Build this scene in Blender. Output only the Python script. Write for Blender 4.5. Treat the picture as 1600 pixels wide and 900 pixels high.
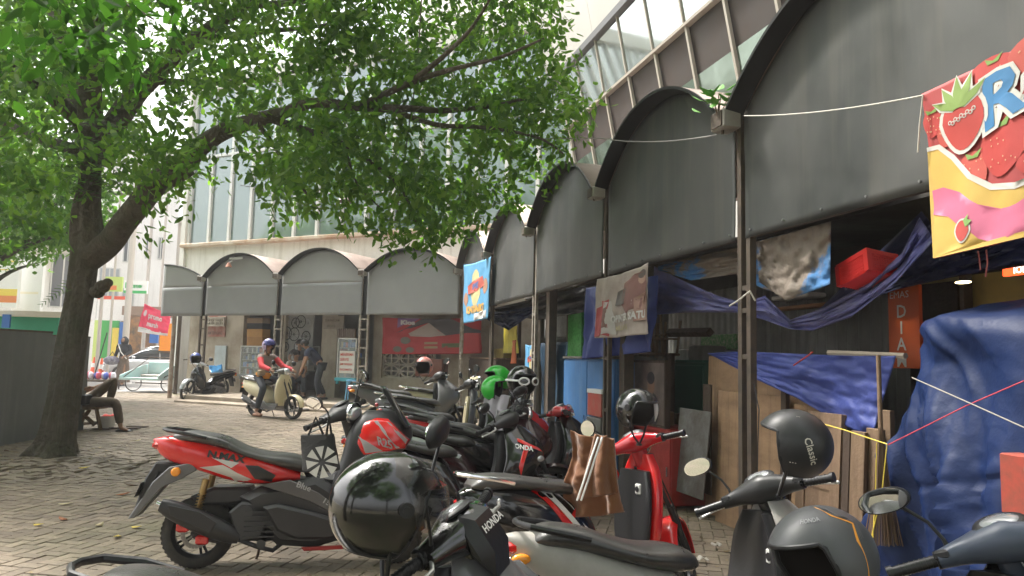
import bpy, bmesh, math, random
import numpy as np
from mathutils import Vector, Matrix, noise
from mathutils.geometry import delaunay_2d_cdt
for o in list(bpy.data.objects): bpy.data.objects.remove(o)
R=math.radians; PI=math.pi
sc=bpy.context.scene; COL=sc.collection
# ---------------- camera
F,PITCH,ROLL,CH=1171.0,0.0954,0.0247,1.5
cam=bpy.data.objects.new('camera',bpy.data.cameras.new('camera')); COL.objects.link(cam)
cam.data.lens=F/1600*36; cam.data.sensor_width=36; cam.data.clip_end=600; cam.data.clip_start=.05
CM=Matrix.Translation((0,0,CH))@Matrix.Rotation(PI/2+PITCH,4,'X')@Matrix.Rotation(ROLL,4,'Z')
cam.matrix_world=CM; sc.camera=cam
# ---------------- sky, sun, exposure
w=bpy.data.worlds.new('World'); sc.world=w; w.use_nodes=True
nt=w.node_tree; bg=nt.nodes['Background']
sky=nt.nodes.new('ShaderNodeTexSky'); sky.sky_type='NISHITA'; sky.sun_disc=False
SUN_EL,SUN_AZ=R(58),R(-62)      # azimuth from +Y towards +X
sky.sun_elevation=SUN_EL; sky.sun_rotation=SUN_AZ; sky.air_density=1.6; sky.dust_density=7; sky.ozone_density=1
hs=nt.nodes.new('ShaderNodeHueSaturation'); hs.inputs['Saturation'].default_value=.22; hs.inputs['Value'].default_value=1.0
nt.links.new(sky.outputs[0],hs.inputs['Color']); nt.links.new(hs.outputs[0],bg.inputs[0]); bg.inputs[1].default_value=.15
sl=bpy.data.lights.new('sun','SUN'); sl.energy=2.1; sl.angle=R(6); sl.color=(1,.95,.87)
so=bpy.data.objects.new('sun',sl); COL.objects.link(so)
sd=Vector((math.sin(SUN_AZ)*math.cos(SUN_EL),math.cos(SUN_AZ)*math.cos(SUN_EL),math.sin(SUN_EL)))
so.rotation_euler=sd.to_track_quat('Z','Y').to_euler(); so.location=(0,0,20)
sc.view_settings.view_transform='Standard'; sc.view_settings.look='None'; sc.view_settings.gamma=1
sc.view_settings.exposure=1.6
sc.render.engine='CYCLES'; sc.cycles.max_bounces=6; sc.cycles.transparent_max_bounces=8
sc.render.resolution_x=1024; sc.render.resolution_y=576
# ---------------- pixel helpers (pixels of the 1600x900 photograph)
C0=Vector((0,0,CH)); R3=CM.to_3x3()
def ray(px,py): return (R3@Vector(((px-800)/F,(450-py)/F,-1)))
def at(px,py,Y):
    d=ray(px,py); return C0+d*(Y/d.y)
def gz(x,y):
    t=min(max((y-6.5)/10,0),1); return .18*t*t*(3-2*t)
def G(px,py):
    d=ray(px,py); t=.5
    while t<200:
        p=C0+d*t
        if p.z<=gz(p.x,p.y): break
        t+=.02*(1+t*.1)
    return Vector((p.x,p.y,gz(p.x,p.y)))
class Frame:            # x = to the right along a row of stalls, y = inwards, z = up
    def __init__(s,o,a):
        s.o=Vector((o[0],o[1],0)); s.x=Vector((math.sin(a),-math.cos(a),0)); s.y=Vector((math.cos(a),math.sin(a),0)); s.a=a
        s.M=Matrix.Translation(s.o)@Matrix(((s.x.x,s.y.x,0),(s.x.y,s.y.y,0),(0,0,1))).to_4x4()
        s.Mi=s.M.inverted()
    def w(s,x,y,z): return s.o+s.x*x+s.y*y+Vector((0,0,z))
    def p(s,px,py,k=0):
        d=ray(px,py); n=s.y; t=((s.o-C0).dot(n)+k)/d.dot(n); q=C0+d*t-s.o
        return Vector((q.dot(s.x),k,(q.z)))
    def q(s,px,py,k=0):
        v=s.p(px,py,k); return s.w(*v)
A1=R(15.07); A2=R(63.63); BAY1=2.878; BAY2=2.764
FR=Frame((1.85,6.03),A1)
cor=FR.w(-4*BAY1,0,0)
FL=Frame((cor.x,cor.y),A2)
# ---------------- materials
MC={}
def mat(name,col,rough=.55,metal=0,n=None,bump=None,coat=0,alpha=1,trans=0,emit=None,spec=.5,streak=None,sheen=0,crump=None):
    """n=(scale,amount,colour2[,stretch]) mottling; bump=(scale,strength); streak=(scale,amount,colour)"""
    if name in MC: return MC[name]
    m=bpy.data.materials.new(name); m.use_nodes=True; MC[name]=m
    N=m.node_tree; b=N.nodes['Principled BSDF']; L=N.links.new
    b.inputs['Base Color'].default_value=(*col,1); b.inputs['Roughness'].default_value=rough; b.inputs['Metallic'].default_value=metal
    b.inputs['Coat Weight'].default_value=coat; b.inputs['Coat Roughness'].default_value=.06
    b.inputs['Specular IOR Level'].default_value=spec
    if sheen: b.inputs['Sheen Weight'].default_value=sheen
    if alpha<1: b.inputs['Alpha'].default_value=alpha
    if trans: b.inputs['Transmission Weight'].default_value=trans
    if emit: b.inputs['Emission Color'].default_value=(*emit[0],1); b.inputs['Emission Strength'].default_value=emit[1]
    if n or bump or streak or crump: tc=N.nodes.new('ShaderNodeTexCoord')
    last=None
    def layer(fac,c2,prev):
        mx=N.nodes.new('ShaderNodeMix'); mx.data_type='RGBA'; L(fac,mx.inputs[0])
        if prev is None: mx.inputs[6].default_value=(*col,1)
        else: L(prev,mx.inputs[6])
        mx.inputs[7].default_value=(*c2,1); return mx.outputs[2]
    def nz(scale,amount,stretch=None,det=6,lo=.38,hi=.68):
        t=N.nodes.new('ShaderNodeTexNoise'); t.inputs['Scale'].default_value=scale; t.inputs['Detail'].default_value=det; t.inputs['Roughness'].default_value=.62
        mp=N.nodes.new('ShaderNodeMapping'); L(tc.outputs['Object'],mp.inputs[0]); L(mp.outputs[0],t.inputs['Vector'])
        if stretch: mp.inputs['Scale'].default_value=stretch
        r=N.nodes.new('ShaderNodeMapRange'); r.inputs[1].default_value=lo; r.inputs[2].default_value=hi; r.inputs[3].default_value=0; r.inputs[4].default_value=amount
        L(t.outputs[0],r.inputs[0]); return r.outputs[0]
    if n:
        f=nz(n[0],n[1],n[3] if len(n)>3 else None,lo=n[4] if len(n)>4 else .38,hi=n[5] if len(n)>5 else .68); last=layer(f,n[2],last)
        rr=N.nodes.new('ShaderNodeMath'); rr.operation='MULTIPLY_ADD'; L(f,rr.inputs[0]); rr.inputs[1].default_value=.25; rr.inputs[2].default_value=rough; L(rr.outputs[0],b.inputs['Roughness'])
    if streak: last=layer(nz(streak[0],streak[1],(6,6,.35),4,.5,.75),streak[2],last)
    if last: L(last,b.inputs['Base Color'])
    if bump:
        t=N.nodes.new('ShaderNodeTexNoise'); t.inputs['Scale'].default_value=bump[0]; t.inputs['Detail'].default_value=7; L(tc.outputs['Object'],t.inputs['Vector'])
        bp=N.nodes.new('ShaderNodeBump'); bp.inputs['Strength'].default_value=bump[1]; bp.inputs['Distance'].default_value=.02; L(t.outputs[0],bp.inputs['Height']); L(bp.outputs[0],b.inputs['Normal'])
    if crump:      # creased sheet: facets between crease lines, distorted so that they do not look like cells
        d0=N.nodes.new('ShaderNodeTexNoise'); d0.inputs['Scale'].default_value=crump[0]*.35; d0.inputs['Detail'].default_value=3; L(tc.outputs['Object'],d0.inputs['Vector'])
        va=N.nodes.new('ShaderNodeVectorMath'); va.operation='MULTIPLY_ADD'; L(d0.outputs['Color'],va.inputs[0]); va.inputs[1].default_value=(.5,.5,.5); L(tc.outputs['Object'],va.inputs[2])
        h=None
        for k,wt in ((1,1),(2.7,.4)):
            vo=N.nodes.new('ShaderNodeTexVoronoi'); vo.feature='F1'; vo.inputs['Scale'].default_value=crump[0]*k; L(va.outputs[0],vo.inputs['Vector'])
            q=N.nodes.new('ShaderNodeMath'); q.operation='MULTIPLY_ADD'; L(vo.outputs['Distance'],q.inputs[0]); q.inputs[1].default_value=wt
            if h: L(h,q.inputs[2])
            else: q.inputs[2].default_value=0
            h=q.outputs[0]
        b2=N.nodes.new('ShaderNodeBump'); b2.inputs['Strength'].default_value=crump[1]; b2.inputs['Distance'].default_value=.06; L(h,b2.inputs['Height'])
        if bump: L(bp.outputs[0],b2.inputs['Normal'])
        L(b2.outputs[0],b.inputs['Normal'])
    return m
# ---------------- mesh builder
WL={}
def norm_name(o): return WL.get(o.name,Vector((0,0,0)))
def setp(o,label=None,cat=None,group=None,kind=None):
    if label: o['label']=label
    if cat: o['category']=cat
    if group: o['group']=group
    if kind: o['kind']=kind
    return o
def thing(name,label,cat,loc,group=None):
    o=bpy.data.objects.new(name,None); COL.objects.link(o); o.location=loc; o.empty_display_size=.1
    WL[o.name]=Vector(loc); return setp(o,label,cat,group)
def smooth_mesh(me,ang=40):
    me.polygons.foreach_set('use_smooth',[True]*len(me.polygons))
    try: me.set_sharp_from_angle(angle=R(ang))
    except Exception: pass
class MB:
    def __init__(s,M=None): s.v=[];s.f=[];s.m=[];s.M=M or Matrix();s.mi=0
    def add(s,vs,fs,M=None):
        T=s.M@M if M else s.M; b=len(s.v)
        s.v+=[T@Vector(p) for p in vs]; s.f+=[tuple(b+i for i in f) for f in fs]; s.m+=[s.mi]*len(fs); return s
    def box(s,c,d,M=None,bev=0):
        x,y,z=d[0]/2,d[1]/2,d[2]/2
        if bev:
            b=min(bev,x*.9,y*.9,z*.9); rings=[]
            prof=[(-z,b),(-z+b,0),(z-b,0),(z,b)]
            for zz,i in prof:
                X=x-i;Y=y-i;k=b*.6
                rings.append([(c[0]+u,c[1]+v,c[2]+zz) for u,v in ((-X+k,-Y),(X-k,-Y),(X,-Y+k),(X,Y-k),(X-k,Y),(-X+k,Y),(-X,Y-k),(-X,-Y+k))])
            return s.loft(rings,M=M)
        vs=[(c[0]+i*x,c[1]+j*y,c[2]+k*z) for i in(-1,1) for j in(-1,1) for k in(-1,1)]
        return s.add(vs,[(0,1,3,2),(4,6,7,5),(0,4,5,1),(2,3,7,6),(0,2,6,4),(1,5,7,3)],M)
    def b2(s,x0,x1,y0,y1,z0,z1,M=None,bev=0): return s.box(((x0+x1)/2,(y0+y1)/2,(z0+z1)/2),(abs(x1-x0),abs(y1-y0),abs(z1-z0)),M,bev)
    def loft(s,rings,cap=True,M=None,closed=True):
        n=len(rings[0]); vs=[p for r in rings for p in r]; fs=[]
        for i in range(len(rings)-1):
            for j in range(n if closed else n-1):
                a=i*n+j; b=i*n+(j+1)%n; fs.append((a,b,b+n,a+n))
        if cap and closed: fs.append(tuple(range(n-1,-1,-1))); fs.append(tuple((len(rings)-1)*n+j for j in range(n)))
        return s.add(vs,fs,M)
    def tube(s,pts,r,n=8,M=None,cap=True):
        pts=[Vector(p) for p in pts]; rs=r if hasattr(r,'__len__') else [r]*len(pts); rings=[]
        up=None
        for i,p in enumerate(pts):
            d=(pts[min(i+1,len(pts)-1)]-pts[max(i-1,0)])
            if d.length<1e-7: d=Vector((0,0,1))
            d.normalize()
            if up is None: up=Vector((0,0,1)) if abs(d.z)<.9 else Vector((1,0,0))
            a=d.cross(up)
            if a.length<1e-4: a=d.cross(Vector((.3,.9,.1)))
            a.normalize(); b=a.cross(d); up=b
            rings.append([p+a*(math.cos(t)*rs[i])+b*(math.sin(t)*rs[i]) for t in [2*PI*k/n for k in range(n)]])
        return s.loft(rings,cap,M)
    def cyl(s,p0,p1,r,r1=None,n=12,M=None): return s.tube([p0,p1],[r,r if r1 is None else r1],n,M)
    def ell(s,c,r,nu=16,nv=10,M=None):
        r=(r,r,r) if not hasattr(r,'__len__') else r; rings=[]
        for i in range(nv+1):
            t=-PI/2+PI*i/nv; cc=max(math.cos(t),.004)
            rings.append([(c[0]+r[0]*cc*math.cos(2*PI*j/nu),c[1]+r[1]*cc*math.sin(2*PI*j/nu),c[2]+r[2]*math.sin(t)) for j in range(nu)])
        return s.loft(rings,True,M)
    def lathe(s,prof,n=32,M=None,closed=False):   # prof [(r,h)] about local Y axis
        rings=[[(r*math.cos(2*PI*j/n),h,r*math.sin(2*PI*j/n)) for j in range(n)] for r,h in prof]
        if closed: rings.append(rings[0])
        return s.loft(rings,not closed,M)
    def prism(s,poly,y0,y1,M=None,bev=0):   # poly in XZ extruded along Y
        n=len(poly)
        def ins(d):
            out=[]
            A=sum(poly[i][0]*poly[(i+1)%n][1]-poly[(i+1)%n][0]*poly[i][1] for i in range(n)); sg=1 if A>0 else -1
            for i in range(n):
                a=Vector(poly[i-1]);b=Vector(poly[i]);c=Vector(poly[(i+1)%n])
                d1=(b-a);d2=(c-b)
                if d1.length<1e-6 or d2.length<1e-6: out.append(poly[i]); continue
                d1.normalize();d2.normalize(); nn=Vector((-d1.y-d2.y,d1.x+d2.x))
                if nn.length<1e-3: out.append(poly[i]); continue
                nn.normalize(); k=d/max(.5,nn.dot(Vector((-d1.y,d1.x)))); out.append(tuple(b+nn*k*sg))
            return out
        rs=[(y0,ins(bev) if bev else poly)]
        if bev: rs+=[(y0+bev,poly),(y1-bev,poly)]
        rs.append((y1,ins(bev) if bev else poly))
        return s.loft([[(x,y,z) for x,z in p] for y,p in rs],True,M)
    def grid(s,fn,nu,nv,M=None):
        vs=[fn(i/nu,j/nv) for j in range(nv+1) for i in range(nu+1)]
        return s.add(vs,[(j*(nu+1)+i,j*(nu+1)+i+1,(j+1)*(nu+1)+i+1,(j+1)*(nu+1)+i) for j in range(nv) for i in range(nu)],M)
    def decal(s,poly,fn,step=.04,M=None):
        xs=[p[0] for p in poly]; ys=[p[1] for p in poly]; pts=[Vector(p) for p in poly]; n=len(poly)
        x=min(xs)+step*.5
        def inside(a,b):
            c=False
            for i in range(n):
                x1,y1=poly[i];x2,y2=poly[i-1]
                if (y1>b)!=(y2>b) and a<(x2-x1)*(b-y1)/(y2-y1)+x1: c=not c
            return c
        while x<max(xs):
            y=min(ys)+step*.5
            while y<max(ys):
                if inside(x,y): pts.append(Vector((x,y)))
                y+=step
            x+=step
        V,_,Fc,_,_,_=delaunay_2d_cdt(pts,[(i,(i+1)%n) for i in range(n)],[],1,1e-5)
        return s.add([fn(v.x,v.y) for v in V],[tuple(f) for f in Fc],M)
    def text(s,string,size,M,bold=.0,align='LEFT',fn=None,sx=1):
        cu=bpy.data.curves.new('t','FONT'); cu.body=string; cu.size=size; cu.offset=bold; cu.align_x=align; cu.resolution_u=2; cu.fill_mode='FRONT'
        o=bpy.data.objects.new('t',cu); COL.objects.link(o); bpy.context.view_layer.update()
        me=bpy.data.meshes.new_from_object(o.evaluated_get(bpy.context.evaluated_depsgraph_get()))
        vs=[(v.co.x*sx,v.co.y,v.co.z) for v in me.vertices]; fs=[tuple(p.vertices) for p in me.polygons]
        bpy.data.objects.remove(o); bpy.data.curves.remove(cu); bpy.data.meshes.remove(me)
        if fn: vs=[fn(M[0]+v[0],M[1]+v[1]) for v in vs]; return s.add(vs,fs)
        return s.add(vs,fs,M)
    def build(s,name,mats,parent=None,label=None,cat=None,group=None,kind=None,ang=40,smooth=True,solid=0,flip=True):
        if not hasattr(mats,'__len__'): mats=[mats]
        a=np.array([tuple(p) for p in s.v],dtype=float)
        if parent is None: org=Vector(((a[:,0].min()+a[:,0].max())/2,(a[:,1].min()+a[:,1].max())/2,a[:,2].min()))
        else: org=WL[parent.name]
        me=bpy.data.meshes.new(name); me.from_pydata([tuple(x) for x in a-np.array(org)],[],s.f)
        for m in mats: me.materials.append(m)
        if len(mats)>1: me.polygons.foreach_set('material_index',[min(i,len(mats)-1) for i in s.m])
        bm=bmesh.new(); bm.from_mesh(me); bmesh.ops.recalc_face_normals(bm,faces=bm.faces); bm.to_mesh(me); bm.free()
        if smooth: smooth_mesh(me,ang)
        o=bpy.data.objects.new(name,me); COL.objects.link(o)
        if solid:
            md=o.modifiers.new('s','SOLIDIFY'); md.thickness=solid; md.offset=0
        if parent is None: o.location=org
        else: o.parent=parent
        WL[o.name]=Vector(org)
        return setp(o,label,cat,group,kind)
def cr(keys,t):            # catmull-rom through (t,a,b,c..) keys
    if t<=keys[0][0]: return keys[0][1:]
    if t>=keys[-1][0]: return keys[-1][1:]
    for i in range(len(keys)-1):
        if keys[i][0]<=t<=keys[i+1][0]: break
    k1,k2=keys[i],keys[i+1]; k0=keys[i-1] if i else k1; k3=keys[i+2] if i+2<len(keys) else k2
    u=(t-k1[0])/(k2[0]-k1[0]); h=k2[0]-k1[0]; out=[]
    for j in range(1,len(k1)):
        m1=(k2[j]-k0[j])/max(k2[0]-k0[0],1e-6)*h; m2=(k3[j]-k1[j])/max(k3[0]-k1[0],1e-6)*h
        out.append((2*u**3-3*u*u+1)*k1[j]+(u**3-2*u*u+u)*m1+(-2*u**3+3*u*u)*k2[j]+(u**3-u*u)*m2)
    return out
def sgnp(v,p): return math.copysign(abs(v)**p,v)
class Hull:               # keys (x, zbot, ztop, halfwidth), superellipse sections
    def __init__(s,keys,p=2.6,yc=0): s.k=keys;s.p=p;s.yc=yc
    def surf(s,x,z,side=1,off=.003):
        zb,zt,hw=cr(s.k,x); zc=(zb+zt)/2; hz=max((zt-zb)/2,1e-4); q=min(abs((z-zc)/hz),.995)
        return Vector((x,s.yc+side*(hw*(1-q**s.p)**(1/s.p)+off),z))
    def build(s,mb,nx=26,n=28,M=None):
        x0,x1=s.k[0][0],s.k[-1][0]; rings=[]
        for i in range(nx+1):
            x=x0+(x1-x0)*i/nx; zb,zt,hw=cr(s.k,x); zc=(zb+zt)/2; hz=max((zt-zb)/2,.001); hw=max(hw,.001)
            rings.append([(x,s.yc+hw*sgnp(math.cos(t),2/s.p),zc+hz*sgnp(math.sin(t),2/s.p)) for t in [2*PI*j/n for j in range(n)]])
        return mb.loft(rings,True,M)
def vhull(mb,keys,p=2.8,nz=18,n=28,M=None,bow=0):   # keys (z, xback, xfront, halfwidth)
    rings=[]
    for i in range(nz+1):
        z=keys[0][0]+(keys[-1][0]-keys[0][0])*i/nz; xb,xf,hw=cr(keys,z); xc=(xb+xf)/2; hx=max((xf-xb)/2,.002)
        ring=[]
        for j in range(n):
            t=2*PI*j/n; y=hw*sgnp(math.sin(t),2/p); ring.append((xc+hx*sgnp(math.cos(t),2/p)-bow*(y/max(hw,.01))**2,y,z))
        rings.append(ring)
    return mb.loft(rings,True,M)
def nv(x,y=0,z=0,s=1): return noise.noise(Vector((x*s,y*s,z*s)))
def sheet(name,mt,parent,fn,nu=40,nw=30,**k):
    mb=MB(); mb.grid(fn,nu,nw); return mb.build(name,mt,parent,ang=80,solid=k.pop('solid',.004),**k)
def quad(c,sag=0,wr=.01,ws=3,nrm=None,seed=0,fold=0,ff=9,drape=0):
    """c = TL,TR,BR,BL world points; returns fn(u,v) v from top to bottom, with wrinkles along the normal"""
    TL,TR,BR,BL=[Vector(p) for p in c]; n=(TR-TL).cross(BL-TL).normalized() if nrm is None else nrm
    W=(TR-TL).length;H=(BL-TL).length
    def fn(u,v,off=0):
        p=(TL*(1-u)+TR*u)*(1-v)+(BL*(1-u)+BR*u)*v
        a=noise.fractal(Vector((u*W*ws+seed,v*H*ws,seed*1.7)),.9,2.1,4)*wr
        if fold: a+=fold*math.sin(u*ff*PI+2*nv(v*1.5+seed,u*2))*(.35+.65*v)
        d=Vector((0,0,-sag*4*u*(1-u)*(1-v*.5)))
        return p+d+n*(a+off)
    return fn
# ================= MATERIALS
black=mat('black_plastic',(.018,.018,.02),.38,bump=(60,.05))
gloss=mat('gloss_black',(.008,.008,.009),.10,coat=.8,n=(6,.5,(.02,.018,.016)),bump=(2.5,.05))
matteb=mat('matte_black',(.022,.022,.023),.42)
rubber=mat('tyre_rubber',(.022,.021,.02),.8,n=(14,.7,(.07,.06,.05)))
rimm=mat('rim_alloy',(.03,.03,.032),.35,.5)
rims=mat('rim_silver',(.45,.45,.46),.3,.9)
chrome=mat('chrome',(.75,.75,.76),.15,1)
alloy=mat('cast_alloy',(.3,.3,.31),.45,.8,n=(20,.6,(.1,.09,.08)))
steel=mat('rusty_steel',(.13,.1,.08),.7,.2,n=(9,.9,(.07,.045,.03)),bump=(40,.3))
red=mat('red_paint',(.62,.012,.012),.22,coat=.8)
red2=mat('deep_red_paint',(.45,.01,.018),.2,coat=.8)
white=mat('white_paint',(.75,.75,.73),.4)
greyp=mat('grey_paint',(.13,.13,.135),.35,coat=.4)
silver=mat('silver_paint',(.42,.43,.44),.3,.5,coat=.5)
cream=mat('cream_paint',(.62,.55,.36),.3,coat=.5)
dust=mat('dusty_white_paint',(.42,.40,.37),.5,n=(12,.5,(.3,.28,.24)))
leather=mat('seat_vinyl',(.03,.029,.028),.27,bump=(140,.12),n=(5,.4,(.08,.075,.068)),spec=.8)
leatherg=mat('grey_seat_vinyl',(.085,.083,.08),.45,bump=(140,.2),n=(6,.5,(.13,.12,.11)))
orange_l=mat('indicator_lens',(.9,.32,.02),.2,coat=.5)
red_l=mat('tail_lens',(.5,.02,.02),.15,coat=.6)
clear_l=mat('headlamp_lens',(.6,.62,.64),.12,.6,coat=1)
mirror=mat('mirror_glass',(.85,.87,.88),.02,1)
blue_p=mat('blue_plastic',(.02,.18,.5),.4)
skin_m=mat('skin',(.28,.15,.09),.55)
hair_m=mat('hair',(.012,.01,.01),.6)
# ================= MOTORBIKES
STY={
 'sharp':dict(wb=1.26,r=.265,rw=.09,tail=[(-.47,.80,.835,.015),(-.4,.735,.845,.06),(-.22,.61,.83,.115),(0,.50,.77,.145),(.2,.42,.715,.15),(.38,.34,.66,.14),(.5,.29,.50,.13),(.57,.28,.38,.11)],
   seat=[(-.33,.80,.835,.07),(-.27,.79,.875,.115),(-.1,.765,.865,.13),(.04,.735,.825,.145),(.2,.70,.79,.15),(.36,.67,.78,.13),(.46,.67,.75,.09),(.5,.68,.71,.04)],
   shield=[(.27,.82,.93,.10),(.4,.85,1.02,.19),(.55,.90,1.14,.225),(.68,.92,1.23,.22),(.80,.92,1.21,.17),(.9,.93,1.1,.09),(.95,.95,1.03,.05)],bow=.10),
 'round':dict(wb=1.24,r=.25,rw=.1,tail=[(-.42,.70,.76,.03),(-.36,.60,.79,.09),(-.2,.50,.80,.14),(0,.43,.77,.16),(.2,.38,.73,.16),(.38,.32,.67,.14),(.5,.28,.50,.12),(.56,.28,.38,.1)],
   seat=[(-.36,.78,.80,.06),(-.3,.765,.85,.115),(-.1,.76,.85,.14),(.05,.75,.825,.15),(.25,.715,.80,.15),(.4,.68,.78,.12),(.48,.68,.74,.06)],
   shield=[(.27,.86,.93,.12),(.4,.86,.95,.19),(.55,.87,.97,.21),(.70,.885,.985,.2),(.83,.9,1.0,.16),(.93,.91,.99,.09)],bow=.03),
 'maxi':dict(wb=1.34,r=.245,rw=.13,tail=[(-.34,.86,.885,.01),(-.29,.78,.90,.05),(-.2,.725,.91,.09),(0,.66,.88,.13),(.2,.60,.835,.155),(.38,.575,.79,.165),(.55,.585,.72,.15),(.68,.60,.66,.10)],
   seat=[(-.2,.86,.925,.06),(-.1,.86,.945,.10),(.05,.84,.93,.13),(.16,.81,.905,.14),(.3,.76,.835,.155),(.45,.72,.80,.165),(.62,.67,.785,.15),(.74,.65,.74,.11),(.8,.65,.70,.05)],
   shield=[(.27,.93,1.04,.15),(.45,.92,1.1,.2),(.6,.92,1.22,.22),(.78,.97,1.38,.225),(.92,1.0,1.47,.215),(1.03,1.06,1.42,.16),(1.1,1.14,1.32,.08)],bow=.06),
 'cub':dict(wb=1.24,r=.29,rw=.075,tail=[(-.50,.73,.77,.02),(-.4,.66,.78,.07),(-.2,.58,.76,.10),(0,.52,.73,.11),(.2,.46,.68,.11),(.38,.42,.6,.10),(.5,.4,.52,.08)],
   seat=[(-.36,.77,.80,.06),(-.3,.75,.83,.10),(-.1,.73,.82,.12),(.1,.70,.78,.125),(.28,.67,.76,.11),(.42,.66,.73,.07)],
   shield=[(.33,.80,.90,.14),(.45,.83,.98,.2),(.6,.87,1.06,.215),(.75,.9,1.1,.17),(.86,.92,1.06,.1),(.93,.94,1.0,.05)],bow=.05),
}
def wheel(root,c,r,w,rim,T,disc=True,n=5,rear=False):
    M=T@Matrix.Translation(c)
    mb=MB(M); rr=r-w*.52
    mb.lathe([(rr,-w*.32),(rr+.012,-w*.36),(rr+.012,-w*.3),(rr-.012,-w*.12),(rr-.012,w*.12),(rr+.012,w*.3),(rr+.012,w*.36),(rr,w*.32),(rr-.025,w*.1),(rr-.025,-w*.1)],36,closed=True)
    mb.cyl((0,-w*.45,0),(0,w*.45,0),.04,n=16)
    for k in range(n):
        a=2*PI*k/n
        for da in (-.13,.13):
            p0=(math.cos(a)*.03,0,math.sin(a)*.03); p1=(math.cos(a+da)*(rr-.01),0,math.sin(a+da)*(rr-.01))
            mb.tube([p0,p1],[.012,.009],6)
    wo=mb.build('wheel',rim,root)
    mb=MB(M); pr=[]
    for k in range(17):
        a=-.15*PI+1.3*PI*k/16; pr.append((r-w*.5+math.sin(a)*w*.5,-math.cos(a)*w*.5*1.05))
    pr[0]=(rr,-w*.34);pr[-1]=(rr,w*.34); mb.lathe(pr,44,closed=True)
    for k in range(44):     # tread grooves standing as tiny blocks
        a=2*PI*k/44
        for sd in(-1,1):
            q=Matrix.Rotation(-a,4,'Y'); mb.box((r-.003-w*.035,sd*w*.2,0),(.007,w*.2,.018),q@Matrix.Rotation(sd*.0,4,'X'))
    mb.build('tyre',rubber,wo)
    if disc:
        mb=MB(M); y=-w*.5-.012
        for i in range(26):
            a0=2*PI*i/26
            q=Matrix.Rotation(-a0,4,'Y'); mb.box((.088,y,0),(.022,.004,.0195),q)
        mb.lathe([(.07,y-.002),(.081,y-.002),(.081,y+.002),(.07,y+.002)],26,closed=True)
        for k in range(5):
            a=2*PI*k/5; mb.box((.055,y,0),(.05,.004,.012),Matrix.Rotation(-a,4,'Y'))
        mb.build('brake_disc',mat('disc_steel',(.22,.21,.2),.4,.8),wo)
    return wo
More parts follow.
